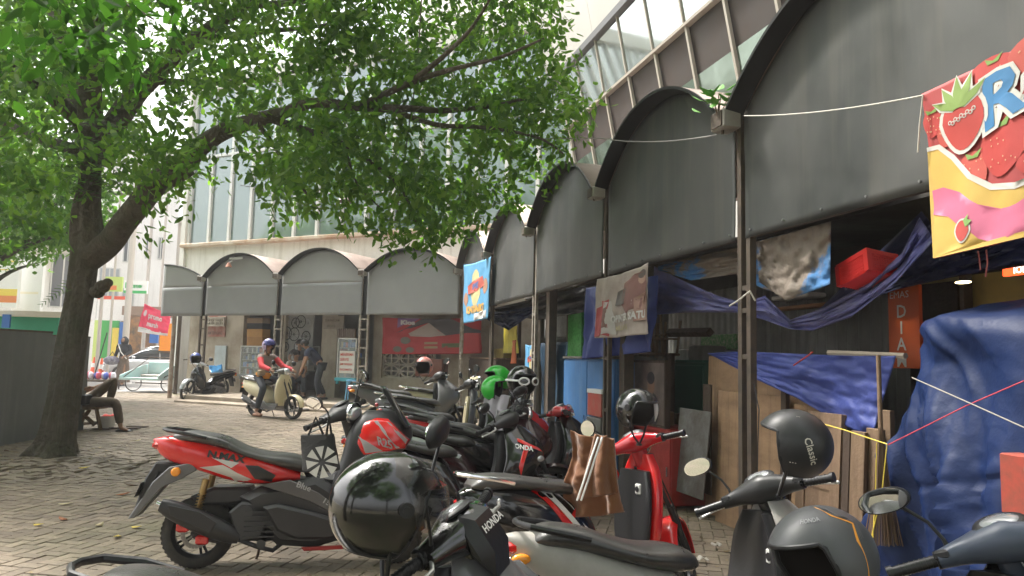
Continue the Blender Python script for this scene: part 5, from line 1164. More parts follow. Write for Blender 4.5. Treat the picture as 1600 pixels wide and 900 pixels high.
# lamps
def lampshade(label,p,r=.15,m_=None):
    root=thing('hanging_lamp',label,'lamp',p); mb=MB(Matrix.Translation(p)@Matrix.Rotation(-PI/2,4,'X')@Matrix.Scale(-1,4,(0,1,0))); mb.lathe([(.02,.12),(.03,.1),(.05,.08),(r*.8,.03),(r,0),(r*.96,0),(r*.75,.02),(.04,.06)],28,closed=False); mb.build('shade',m_ or mat('enamel_brown',(.13,.08,.06),.4),root)
    mb=MB(Matrix.Translation(p)); mb.ell((0,0,-.03),(.035,.035,.045)); mb.build('bulb',mat('bulb_white',(.6,.6,.58),.3),root)
    mb=MB(Matrix.Translation(p)); mb.cyl((0,0,.1),(0,0,.9),.005,n=5); mb.build('cord',black,root)
lampshade('brown enamel lamp hanging in the branches of the big tree',at(539,315,12.5),.16)
p=LQ(363,413,-.25); root=thing('arch_lamp','small lamp with a copper shade on the arch of the grey canopy','lamp',p); mb=MB(FL.M); q=FL.p(363,411,-.2); mb.cyl((q.x-.02,-.3,q.z-.12),(q.x-.02,-.3,q.z),.09,.03,14); mb.build('shade',mat('copper',(.4,.17,.1),.5),root); mb=MB(FL.M); mb.tube([(q.x-.02,-.3,q.z),(q.x-.02,-.18,q.z+.06)],.01,6); mb.b2(q.x-.1,q.x+.35,-.22,-.18,q.z+.1,q.z+.15); mb.build('bracket',trimw,root)
# grey fence wall at left
g0=G(0,697); p1=G(128,672); d=(p1-g0); a_=math.atan2(d.y,d.x); Lf=d.length; ex=g0-d.normalized()*5
M=Matrix.Translation(ex)@Matrix.Rotation(a_,4,'Z'); zt=at(60,517,(g0.y+p1.y)/2).z; zt2=at(0,511,g0.y).z
xk=5+ (at(63,517,1)-C0).x*0+Lf*.48
root=thing('fence','tall dark grey sheet-metal fence behind the tree trunk','fence',ex); fm=mat('fence_sheet',(.155,.165,.165),.6,.1,n=(.9,.6,(.12,.12,.115)),streak=(1.5,.5,(.2,.2,.19)))
mb=MB(M); mb.b2(0,xk,-.02,.02,g0.z,zt2,bev=.0); mb.build('fence_panel',fm,root); mb=MB(M); mb.b2(xk+.003,5+Lf,-.02,.02,g0.z,zt-.02); mb.build('fence_panel',fm,root)
mb=MB(M); mb.b2(0,xk,-.03,.03,zt2+.001,zt2+.03); mb.b2(xk,5+Lf,-.03,.03,zt-.019,zt+.0); mb.build('top_rail',postm,root)
for i in range(3): mb=MB(M); mb.b2(1+i*2.6,1.06+i*2.6,.021,.08,g0.z,zt-.05); mb.build('fence_post',postm,root)
# ================= FAR STREET
W1=mat('sunlit_white_render',(.8,.79,.76),.8,n=(.5,.35,(.62,.6,.55)),streak=(.8,.4,(.5,.47,.42)))
W2=mat('cream_render',(.75,.70,.62),.8,n=(.5,.4,(.6,.55,.48)))
def facade(label,pxl,pxr,Y,h,m_,wins=(),extra=None,depth=8,Yr=None,z0=.1):
    a=at(pxl,550,Y); c=at(pxr,550,Yr or Y); a.z=c.z=z0; d=c-a; L_=d.length; M=Matrix.Translation(a)@Matrix.Rotation(math.atan2(d.y,d.x),4,'Z')
    root=thing('street_building',label,'building',a); mb=MB(M); mb.b2(0,L_,0,depth,0,h); mb.build('wall',m_,root); mb=MB(M); mb.b2(-.1,L_+.1,-.3,depth,h+.001,h+.35); mb.build('parapet',m_,root)
    for (u0,u1,v0,v1,mm) in wins:
        mb=MB(M); mb.b2(u0*L_-.06,u1*L_+.06,-.06,.0-.002,v0-.06,v1+.06); f_=mb.build('window',trimw,root); mb=MB(M); mb.b2(u0*L_,u1*L_,-.075,-.062,v0,v1); mb.build('pane',mm,f_)
        mb=MB(M); mb.b2((u0+u1)/2*L_-.03,(u0+u1)/2*L_+.03,-.09,-.0755,v0,v1); mb.build('window_bar',trimw,f_)
    return root,M,L_
dg=mat('dim_glass',(.12,.13,.14),.15,.2); shop=mat('shop_dark',(.06,.055,.05),.8)
f1=facade('white corner building with a grey window behind the tree',-120,118,27,9.5,W1,[(.78,.93,3.1,5.2,dg),(.40,.48,6.8,8.2,dg)],Yr=31)
mb=MB(f1[1]); mb.b2(0,f1[2]*1.0,-1.3,-.002,2.5,2.62); mb.build('canopy_slab',W2,f1[0]); mb=MB(f1[1]); mb.b2(0,f1[2],-1.5,-.002,5.6,5.75); mb.build('canopy_slab',W2,f1[0])
f2=facade('tall white building with narrow vertical windows beyond the street',120,265,42,13,W1,[(.42,.50,6.5,8.2,dg),(.66,.70,6.8,8.0,dg),(.80,.84,6.8,8.0,dg),(.44,.55,2.9,4.9,mat('haze_glass',(.35,.38,.4),.2,.3)),(.18,.38,3.2,6.0,mat('haze_glass',(.35,.38,.4),.2,.3))],Yr=44)
f3=facade('cream building at the end of the street beside the canopies',240,330,50,10,W2,[(.2,.4,3.0,5.0,dg),(.6,.7,5,7,dg)])
def slab(name,label,cat,pts_px,Y,th,m_,Yr=None,tex=None,frame=None):
    a=at(pts_px[0],pts_px[3],Y); c=at(pts_px[1],pts_px[3],Yr or Y); t=at(pts_px[0],pts_px[2],Y); h=t.z-a.z; d=c-a; d.z=0; M=Matrix.Translation(a)@Matrix.Rotation(math.atan2(d.y,d.x),4,'Z'); L_=d.length
    if tex is None and frame is None:
        mb=MB(M); mb.b2(0,L_,0,th,0,h,bev=.0); return mb.build(name,m_,label=label,cat=cat)
    root=thing(name,label,cat,a); mb=MB(M); mb.b2(0,L_,0,th,0,h); mb.build('board',m_,root)
    mb=MB(M); ms=[]
    for it in tex or []:
        if it[0]=='T': _,s_,size,u,v,mm,sx_=it; 
        else: mm=it[1]
        if mm not in ms: ms.append(mm)
        mb.mi=ms.index(mm)
        if it[0]=='T': mb.text(s_,size*h,M@Matrix.Translation((u*L_,-.012,v*h))@Matrix.Rotation(PI/2,4,'X'),.01*h,sx=sx_) if False else mb.add(*_t(s_,size*h,.02*h,sx_),Matrix.Translation((u*L_,-.012,v*h))@Matrix.Rotation(PI/2,4,'X'))
        else: mb.b2(it[2]*L_,it[3]*L_,-.006,-.001,it[4]*h,it[5]*h)
    if ms: mb.build('lettering',ms,root,smooth=False)
    return root
def _t(s_,size,bold,sx_):
    k=MB(); k.text(s_,size,Matrix(),bold,sx=sx_); return k.v,k.f
gr=mat('sign_green',(.05,.42,.12),.5); pk=mat('sign_red',(.68,.04,.1),.5); orr=mat('panel_orange',(.85,.30,.02),.5); bw=mat('board_bright_white',(.82,.82,.8),.5); ylw=mat('board_yellow',(.8,.62,.1),.5); bb=mat('blue_panel',(.03,.15,.5),.5)
slab('billboard','white and yellow billboard at the left edge above the green shutter','billboard',(-60,25,390,478),24,.15,bw,tex=[('B',ylw,0,1,.2,.32),('B',mat('bill_orange',(.75,.25,.08),.5),0,1,.08,.2),('B',ylw,.1,.9,.8,.83),('B',ylw,.1,.8,.65,.67)])
slab('billboard','plain white billboard left of the grey window','billboard',(18,62,398,485),24.5,.15,bw,tex=[('B',mat('bill_cream',(.8,.75,.6),.5),.2,.9,.3,.34)])
slab('green_shutter','green shutter wall above the grey fence','shutter',(-40,88,493,545),21,.2,mat('shutter_green',(.03,.33,.2),.6,n=(3,.3,(.02,.26,.16))))
slab('awning','stained cream awning board above the green shutter','awning',(-40,118,484,492),20.5,.5,W2)
slab('signboard','small blue panel at the left edge above the fence','panel',(2,14,491,512),20.4,.06,bb)
slab('shop_sign','green and white hanging sign with a round emblem beyond the tree','sign',(193,229,438,458),30,.12,bw,tex=[('B',gr,0,1,0,.22),('T','K.KOEI KASIH',.3,.22,.45,gr,.55),('B',gr,.05,.16,.4,.85)])
slab('shop_sign','large white shop fascia with a red top edge right of the trunk','sign',(150,193,462,500),38,.2,bw,tex=[('B',mat('fascia_red',(.7,.1,.05),.5),0,1,.86,1.0)])
slab('shop_sign','yellow green strip sign right of the trunk','sign',(163,190,432,455),32,.1,mat('lime',(.55,.7,.2),.5),tex=[('B',mat('bill_orange',(.75,.25,.08),.5),.1,.7,.1,.4)])
slab('green_shutter','green shop shutter under the white fascia','shutter',(152,180,497,560),38.6,.2,mat('shutter_green2',(.06,.36,.1),.6))
slab('signboard','yellow panel beside the green shutter','panel',(172,182,512,562),38.4,.1,ylw)
slab('signboard','narrow blue panel by the utility pole','panel',(184,190,503,545),38.3,.1,bb)
slab('signboard','lime green strip beside the trunk','panel',(143,150,500,565),38.2,.1,mat('lime',(.55,.7,.2),.5))
slab('orange_shutter','large orange shutter below the red and white banner','shutter',(248,292,505,548),34,.15,orr)
slab('signboard','blue panel left of the orange shutter','panel',(233,246,515,536),35,.1,bb)
slab('market_shop','dark open shop front full of goods in the far street','shop',(186,250,486,575),40,.4,mat('shop_goods',(.12,.09,.07),.8,n=(2.5,1,(.45,.22,.1))))
slab('awning','brown awning roof over the dark shop front','awning',(190,250,478,492),37,2,mat('awning_brown',(.28,.2,.15),.8))
rtb=banner('red and white banner hanging over the street beside the canopies',[at(226,474,30),at(267,491,30),at(262,525,30),at(214,518,30)],pk,[((.8,.8,.78),[(0,.82),(1,.88),(1,1),(-.0,1)],0),((.8,.7,.7),circ(.12,.3,.06,.12),.001)],31,[('promo',.3,.25,.42,(.85,.75,.75),.01,.6,0),('murah',.26,.25,.72,(.85,.75,.75),.01,.6,0)],wr=.1)
for i,(px,Y,z1,r_,lab) in enumerate(((194,29,10,.13,'stout concrete utility pole beside the green sign'),(222,36,12,.09,'thin utility pole beyond the street'),(244,38,12,.07,'thin grey pole right of the green sign'),(152,33,9,.08,'steel pole behind the trunk'),(169,33,9,.06,'second thin steel pole right of the trunk'))):
    p=at(px,560,Y); root=thing('utility_pole',lab,'pole',(p.x,p.y,.15)); mb=MB(); mb.cyl((p.x,p.y,.15),(p.x,p.y,z1),r_,r_*.7,12); mb.build('shaft',mat('pole_concrete',(.5,.46,.42),.8),root); mb=MB(); mb.b2(p.x-.5,p.x+.5,p.y-.05,p.y+.05,z1-.6,z1-.5); mb.build('crossarm',postm,root)
for i in range(4):
    a=at(194,560,29);b_=at(700+20*i,300-8*i,17.8); rope('cable','overhead cable, '+('highest','second','third','lowest')[i]+' of the four running from the utility pole',[Vector((a.x,a.y,9-.3*i)),b_],.012,black,'cable',sag=.5); bpy.data.objects[-1] if False else None
for o in [o for o in bpy.data.objects if o.get('label','').startswith('overhead cable')]: o['group']='overhead cables'
# white cap stall roofs
slab('market_shelter','pale tarp shelter beside the street pole','shelter',(140,190,560,566),24,1.2,mat('cream_tarp',(.5,.45,.38),.8)) if False else None
# ================= TREES
rng=np.random.default_rng(4)
def leafmat(name,c1,c2,c3,tr=.5):
    m=bpy.data.materials.new(name); m.use_nodes=True; N=m.node_tree; L=N.links.new; b=N.nodes['Principled BSDF']; out=N.nodes['Material Output']
    ge=N.nodes.new('ShaderNodeNewGeometry'); r=N.nodes.new('ShaderNodeValToRGB'); L(ge.outputs['Random Per Island'],r.inputs[0])
    r.color_ramp.elements[0].color=(*c1,1); r.color_ramp.elements[1].color=(*c3,1); e=r.color_ramp.elements.new(.5); e.color=(*c2,1)
    L(r.outputs[0],b.inputs['Base Color']); b.inputs['Roughness'].default_value=.55; b.inputs['Specular IOR Level'].default_value=.35
    t=N.nodes.new('ShaderNodeBsdfTranslucent'); g=N.nodes.new('ShaderNodeMix'); g.data_type='RGBA'; g.blend_type='MULTIPLY'; g.inputs[0].default_value=1; L(r.outputs[0],g.inputs[6]); g.inputs[7].default_value=(1.7,2.2,.8,1); L(g.outputs[2],t.inputs[0])
    x=N.nodes.new('ShaderNodeMixShader'); x.inputs[0].default_value=tr; L(b.outputs[0],x.inputs[1]); L(t.outputs[0],x.inputs[2]); L(x.outputs[0],out.inputs[0]); return m
leaf1=leafmat('tree_leaves',(.055,.11,.028),(.09,.16,.038),(.16,.24,.055),.55)
leaf2b=leafmat('far_tree_leaves',(.06,.12,.03),(.09,.16,.045),(.14,.22,.07),.55)
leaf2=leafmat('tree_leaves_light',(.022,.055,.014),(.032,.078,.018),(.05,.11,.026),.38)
bark=mat('bark',(.105,.085,.065),.9,n=(3.2,.85,(.055,.062,.035)),bump=(22,.9),crump=(9,.6),streak=(9,.6,(.15,.13,.10)))
def leaves(name,C,mt,parent,per=12,spread=.28,L_=.11,W_=.036,droop=.5,**k):
    """C: n x 3 cluster centres; each carries drooping leaves along a short twig"""
    C=np.asarray(C); n=len(C); d=rng.normal(size=(n,3)); d[:,2]-=droop; d/=np.linalg.norm(d,axis=1)[:,None]
    t=rng.random((n,per,1)); P=C[:,None,:]+d[:,None,:]*(t-.3)*spread*2+rng.normal(size=(n,per,3))*spread*.22
    ld=d[:,None,:]*.8+rng.normal(size=(n,per,3))*.75; ld[...,2]-=droop*.6; ld/=np.linalg.norm(ld,axis=2)[...,None]
    P=P.reshape(-1,3); ld=ld.reshape(-1,3); N_=len(P)
    up=np.array([0,0,1.])+rng.normal(size=(N_,3))*.45; s=np.cross(ld,up); s/=np.linalg.norm(s,axis=1)[:,None]+1e-6; nn=np.cross(s,ld)
    LL=(L_*rng.uniform(.55,1.45,N_))[:,None]; WW=(W_*rng.uniform(.75,1.2,N_))[:,None]
    V=np.stack([P,P+ld*LL*.3+s*WW-nn*WW*.35,P+ld*LL*.7+s*WW*.8-nn*WW*.5,P+ld*LL-nn*LL*.12,P+ld*LL*.7-s*WW*.8-nn*WW*.5,P+ld*LL*.3-s*WW-nn*WW*.35],1)
    org=np.array(WL[parent.name]) if parent else np.zeros(3)
    V=(V-org).reshape(-1,3); idx=np.arange(N_)[:,None]*6
    Fq=np.concatenate([idx+np.array([[0,1,2,3]]),idx+np.array([[0,3,4,5]])],1).reshape(-1)
    me=bpy.data.meshes.new(name); me.vertices.add(len(V)); me.vertices.foreach_set('co',V.ravel().astype(np.float32))
    nl=len(Fq); me.loops.add(nl); me.loops.foreach_set('vertex_index',Fq.astype(np.int32)); me.polygons.add(nl//4); me.polygons.foreach_set('loop_start',np.arange(0,nl,4,dtype=np.int32)); me.update(); me.validate()
    me.materials.append(mt); o=bpy.data.objects.new(name,me); COL.objects.link(o)
    if parent: o.parent=parent
    return o
def limb(mb,pts,r,n=10,wob=.03):
    P=[];Rr=[]
    for i in range(len(pts)-1):
        for k in range(4):
            t=k/4; p0=Vector(pts[max(i-1,0)]);p1=Vector(pts[i]);p2=Vector(pts[i+1]);p3=Vector(pts[min(i+2,len(pts)-1)])
            p=.5*((2*p1)+(-p0+p2)*t+(2*p0-5*p1+4*p2-p3)*t*t+(-p0+3*p1-3*p2+p3)*t**3); rr=r[i]*(1-t)+r[i+1]*t
            P.append(p+Vector((nv(p.x*3,p.z*3,1),nv(p.x*3,p.z*3,5),nv(p.y*3,p.z*3,9)))*wob*min(1,rr*10)); Rr.append(rr)
    P.append(Vector(pts[-1]));Rr.append(r[-1]); mb.tube(P,Rr,n); return P,Rr
gb=G(84,712); TY=gb.y
tree=thing('tree','big leafy tree with a leaning mossy trunk on the paving at the left','tree',gb)
px2m=TY/F
mb=MB()
# trunk: ring stack traced on the trunk's outline, with buttress roots
tk=[(720,34,126),(705,46,122),(690,58,119),(660,67,121),(620,77,126),(580,84,130),(520,95,138),(460,106,147),(400,113,155),(370,113,162),(330,115,158),(290,124,158),(250,128,158),(215,126,156)]
rings=[]; nn=72
tk2=[(py,)+tuple(cr([(-t[0],t[1],t[2]) for t in tk],-py)) for py in range(720,214,-6)]
for py,l,r_ in tk2:
    c=at((l+r_)/2,py,TY); R_=(r_-l)/2*px2m; ring=[]
    for j in range(nn):
        a=2*PI*j/nn; lobes=1+.10*math.cos(3*a+py*.004)+.06*math.cos(7*a+py*.01)+.05*nv(math.cos(a)*2,math.sin(a)*2,py*.02)+.05*(abs(nv(math.cos(a)*7,math.sin(a)*7,py*.012)))-.06*max(0,math.cos(a*2+py*.003))**8
        lobes-=.17*max(0,(py-540)/180)
        if py>660: lobes+=.22*((py-660)/60)*max(0,math.cos(5*a+.6))
        ring.append((c.x+R_*lobes*math.cos(a)*.95,c.y+R_*lobes*math.sin(a)*.9,c.z-(.1 if py==720 else 0)))
    rings.append(ring)
mb.loft(rings)
# burr on the trunk
for c_,r_ in ((at(160,448,TY-.1),.10),(at(168,442,TY-.12),.07),(at(152,456,TY-.1),.1)): mb.ell(tuple(c_),(r_,r_,r_*.9),12,8)
A=lambda x,y,Y:at(x,y,Y)
limb(mb,[A(140,400,TY),A(172,378,TY-.1),A(205,335,TY-.5),A(240,292,TY-.9),(A(290,250,TY-1.2)),A(340,212,TY-1.5),A(395,190,TY-1.7),A(440,178,TY-1.8)],[.2,.17,.155,.15,.13,.105,.09,.075],14)
limb(mb,[A(215,318,TY-.6),A(255,292,TY-.9),A(300,268,TY-1.0)],[.1,.08,.05])
limb(mb,[A(150,240,TY),A(125,170,TY+.3),A(100,100,TY+.6),A(85,20,TY+1),A(60,-80,TY+1.4)],[.2,.16,.13,.1,.07])
limb(mb,[A(150,240,TY),A(140,150,TY-.3),A(148,70,TY-.8),A(150,-20,TY-1.4),A(170,-150,TY-2.4)],[.2,.15,.12,.1,.07])
limb(mb,[A(152,250,TY),A(185,185,TY+.2),A(235,125,TY+.3),A(300,62,TY+.2),A(380,10,TY),A(470,-60,TY-.6)],[.2,.17,.14,.11,.09,.06])
limb(mb,[A(140,200,TY),A(80,150,TY-.4),A(30,110,TY-.8),A(-60,60,TY-1.4)],[.12,.1,.08,.05])
limb(mb,[A(140,240,TY),A(50,212,TY+.2),A(0,188,TY+.4),A(-90,170,TY+.6)],[.09,.075,.065,.04])
br=[]
def B(pts,r0,r1): 
    P=[A(*p) for p in pts]; rr=[r0+(r1-r0)*i/(len(P)-1) for i in range(len(P))]; limb(mb,P,rr,8)
y0=TY-1.8
B([(440,178,y0),(490,160,y0-.2),(560,168,y0-.3),(640,170,y0-.2),(700,172,y0),(770,165,y0+.2),(840,150,y0+.4)],.07,.015)
B([(430,188,y0),(490,208,y0+.1),(530,222,y0+.2),(590,262,y0+.3),(630,300,y0+.4),(650,350,y0+.5)],.05,.012)
B([(560,168,y0-.3),(640,130,y0-.6),(700,110,y0-.7),(780,90,y0-.8),(850,60,y0-.8)],.045,.012)
B([(640,130,y0-.6),(690,90,y0-1.0),(740,40,y0-1.3),(780,-30,y0-1.6)],.035,.01)
B([(600,168,y0-.3),(680,195,y0-.3),(760,200,y0-.2),(840,215,y0),(880,240,y0+.2)],.035,.01)
B([(400,190,y0),(430,230,y0+.5),(470,290,y0+1),(500,330,y0+1.3)],.035,.01)
B([(535,222,y0+.2),(545,250,y0+.2),(560,290,y0+.1),(600,330,y0)],.02,.007)
B([(300,62,TY+.2),(400,50,TY+.6),(500,40,TY+.7),(600,20,TY+.6)],.06,.015)
B([(235,125,TY+.3),(330,130,TY+1),(420,120,TY+1.4),(520,100,TY+1.6)],.06,.015)
B([(380,10,TY),(480,0,TY-1),(600,-30,TY-2),(700,-60,TY-2.4)],.06,.015)
mb.build('trunk',bark,tree,ang=80)
# crown density mask, in picture degrees but filled through a real depth of several metres
low=[(-300,430),(0,395),(40,372),(75,330),(110,345),(160,235),(200,320),(235,372),(290,345),(305,300),(330,262),(390,285),(420,345),(470,330),(540,352),(580,395),(640,420),(670,395),(700,372),(760,340),(800,322),(850,300),(880,232),(925,168),(905,110),(870,50),(862,-10),(870,-120),(850,-300)]
def lowy(x):
    for i in range(len(low)-1):
        (x0,y0_),(x1,y1_)=low[i],low[i+1]
        if x0<=x<=x1: return y0_+(y1_-y0_)*(x-x0)/(x1-x0+1e-6)
    return -400
right=[(-520,700),(-300,840),(-120,870),(0,868),(50,872),(110,905),(168,925),(232,885),(300,850)]
rx=lambda y: float(np.interp(y,[r[0] for r in right],[r[1] for r in right]))
cl=[]; n_try=0
while len(cl)<6900 and n_try<400000:
    n_try+=1
    px=rng.uniform(-250,930); py=rng.uniform(-520,425)
    if px>rx(py) or py>(lowy(px) if px<=880 else 232): continue
    Y=rng.uniform(7.2,12.6) if px<520 else rng.uniform(7.8,11.2)
    p=at(px,py,Y)
    if p.z<2.2: continue
    sx_,sy_=(px+250)/62,(py+520)/58; g=.75*noise.noise(Vector((p.x*.9,p.y*.9,p.z*1.0)))+.5*noise.noise(Vector((p.x*2.4,p.y*2.4,p.z*2.6)))
    th=-.06 if px>330 else -.05
    if py<-60: th-=.1
    lo=lowy(min(px,880)); edge=(lo-py)
    if edge<70: th+=.22*(1-edge/70)
    # window where the limb shows
    if 180<px<440 and abs(py-(380-(px-170)*.74))<26 and Y<9.4 and rng.random()<.85: continue
    if 168<px<300 and py>300 and rng.random()<.6: continue
    if 60<px<175 and 130<py and Y<TY-.2 and rng.random()<.8: continue
    if g<th: continue
    cl.append(tuple(p))
print('clusters',len(cl),n_try)
leaves('crown',cl,leaf1,tree,per=12,spread=.25,L_=.112,W_=.029)
# near overhanging spray of big leaves
cl=[]
for i in range(46):
    px=rng.uniform(-40,300); py=rng.uniform(-60,110-(abs(px-110)*.12)); cl.append(tuple(at(px,py,rng.uniform(3.2,4.6))))
nb=thing('overhanging_branch','spray of large near leaves hanging into the top left corner','tree branch',at(120,-60,4.0))
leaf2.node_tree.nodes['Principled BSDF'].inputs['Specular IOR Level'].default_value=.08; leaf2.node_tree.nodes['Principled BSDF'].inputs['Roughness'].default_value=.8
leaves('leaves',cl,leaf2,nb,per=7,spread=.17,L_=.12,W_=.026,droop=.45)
mb=MB(); 
for p in ((-200,-120,4.6),(0,-200,5)): mb.tube([at(*p),at(60,-70,4.1),at(150,-20,3.9),at(240,30,3.8)],[.03,.02,.012,.005],6)
mb.build('twig',bark,nb)
# ferns growing on the trunk
fern=thing('fern','clump of fern fronds growing on the fork of the tree trunk','fern',at(140,280,TY-.2))
fm_=leafmat('fern_leaf',(.04,.085,.022),(.055,.11,.03),(.09,.14,.04),.3); mb=MB()
for i in range(52):
    b0=at(rng.uniform(115,165),rng.uniform(190,310),TY-.15+rng.uniform(-.1,.15)); a=rng.uniform(0,2*PI); d=Vector((math.cos(a),math.sin(a)-.3,rng.uniform(.0,.7))).normalized(); Ln=rng.uniform(.45,.95); p=Vector(b0); st=12
    for k in range(st):
        t=k/st; d2=(d+Vector((0,0,-1.3*t))).normalized(); q=p+d2*Ln/st; s=d2.cross(Vector((0,0,1))).normalized(); w_=.16*math.sin(PI*(t*.85+.12))*Ln
        for sg in(-1,1): 
            e=p+s*sg*w_+d2*.03+Vector((0,0,-.25*w_)); mb.add([p,p+d2*.035,e+d2*.012,e],[(0,1,2,3)])
        p=q
mb.build('fronds',fm_,fern,smooth=False)
# little fern sprig on the lower trunk
fs_=thing('fern','small fern sprig on the left side of the lower trunk','fern',at(100,450,TY)); mb=MB()
for b0,b1 in (((112,440),(62,478)),((110,415),(96,425)),((112,450),(90,462))):
    p=at(*b0,TY-.05); e=at(*b1,TY-.4)
    for k in range(10):
        q=p.lerp(e,k/10); d2=(e-p).normalized(); s=d2.cross(Vector((0,-1,0))).normalized()
        for sg in(-1,1): f_=q+s*sg*.10*(1-k/14)+d2*.05; mb.add([q,q+d2*.018,f_+d2*.01,f_],[(0,1,2,3)])
mb.build('fronds',fm_,fs_,smooth=False)
def tree2(label,base,h,r,cr_,n,seed,mt=leaf1,grp='other trees around the yard',bot=.35):
    t=thing('tree',label,'tree',base,grp); r_=random.Random(seed); mb=MB(); top=Vector(base)+Vector((0,0,h)); limb(mb,[Vector(base)-Vector((0,0,.1)),Vector(base).lerp(top,.4)+Vector((.2,0,0)),top],[r,r*.8,r*.4]); 
    for i in range(9): a=r_.uniform(0,6.28); s=Vector(base).lerp(top,r_.uniform(.45,.95)); limb(mb,[s,s+Vector((math.cos(a),math.sin(a),.6))*cr_*.4,s+Vector((math.cos(a),math.sin(a),.45))*cr_*.85],[r*.4,r*.25,r*.08],6)
    mb.build('trunk',bark,t,ang=80); C=[]
    while len(C)<n:
        v=Vector((r_.uniform(-1,1),r_.uniform(-1,1),r_.uniform(-1,1)))
        if v.length>1: continue
        if noise.noise(v*2.4+Vector((seed,0,0)))<-.12: continue
        C.append(tuple(top+Vector((v.x*cr_,v.y*cr_,v.z*cr_*.6+bot))))
    leaves('crown',C,mt,t,per=11,spread=.4,L_=.16,W_=.05)
    return t
tree2('pale green tree standing in the sun behind the grey fence',(-13.5,19,0),5.0,.2,2.9,1100,3,leaf2b)
tree2('tall shade tree behind the fence at the far left of the yard',(-12.6,16.2,0),8.6,.28,4.3,850,21,leaf2b)
tree2('shade tree behind the photographer on the left side of the yard',(-6.5,-2.5,0),6.6,.3,5.2,2600,5)
tree2('shade tree behind the photographer by the yard entrance',(1.5,-8,0),7.5,.3,5.5,2200,8)
tree2('shade tree close to the photographer on the left',(-3.2,1.0,0),8.8,.25,4.4,2200,11)
# hanging wires in the tree
rope('cable','thin cable hanging down through the tree branches',[at(662,-60,8.6),at(652,110,8.6),at(640,190,8.6),at(625,300,8.7),at(618,345,8.7)],.008,mat('cord_brown',(.12,.09,.07),.7),'cable')
# fallen leaves
for i,(px,py,c_) in enumerate(((245,703,0),(122,733,0),(150,824,1),(185,838,0),(205,826,0),(105,815,2),(52,822,0),(35,770,3),(330,700,1),(215,760,3),(400,712,1),(12,706,3),(60,705,3),(90,790,1),(210,690,1),(180,775,2))):
    p=G(px,py); p.z+=.012; mb=MB(); a=rnd.uniform(0,6.28); leafm(mb,p,Vector((math.cos(a),math.sin(a),.12)),rnd.uniform(.1,.15),.03)
    mb.build('fallen_leaf',[mat('leaf_yellow',(.6,.45,.06),.6),mat('leaf_pale',(.5,.42,.25),.6),mat('leaf_rust',(.35,.12,.04),.6),mat('leaf_brown',(.12,.07,.04),.7)][c_],label=('yellow','pale','rust brown','dark brown')[c_]+' fallen leaf lying on the paving at the left',cat='leaf',group='fallen leaves',solid=.002)

# leaf litter and crumbs gathered round the trunk and along the foot of the stalls
litter=leafmat('litter_mix',(.07,.05,.03),(.16,.11,.05),(.34,.26,.10),0)
P_=[]
for i in range(420):
    a=rng.uniform(0,6.28); r_=abs(rng.normal(0,1.0))+.5; x=gb.x+math.cos(a)*r_; y=gb.y+math.sin(a)*r_*.8; P_.append((x,y,gz(x,y)+.016))
for i in range(300):
    q=FR.w(rng.uniform(-11,3),rng.uniform(-.6,.35),0); P_.append((q.x,q.y,gz(q.x,q.y)+.012))
for i in range(260):
    x=rng.uniform(-9,2); y=rng.uniform(4,17); P_.append((x,y,gz(x,y)+.014))
mb=MB()
for p in P_:
    a=rnd.uniform(0,6.28); s_=rnd.uniform(.012,.05); d=Vector((math.cos(a),math.sin(a),rnd.uniform(-.1,.25))); leafm(mb,Vector(p),d,s_*1.6,s_*.4)
mb.build('leaf_litter',litter,label='scattered dry leaves and crumbs on the paving',kind='stuff',smooth=False)
# ================= MOTORBIKES (positions in metres, headings measured from the street)
def vec(px,py,z,x=None):
    """point on the picture ray of (px,py) at height z"""
    d=ray(px,py); t=(z-CH)/d.z; return C0+d*t
def place(tailpx,Y,yaw,st,sc_=1.0,tx=None):
    p=at(tailpx[0],tailpx[1],Y); tx=STY[st]['tail'][0][0] if tx is None else tx
    o=Vector((p.x-tx*math.cos(yaw)*sc_,p.y-tx*math.sin(yaw)*sc_,0)); o.z=gz(o.x,o.y); return o
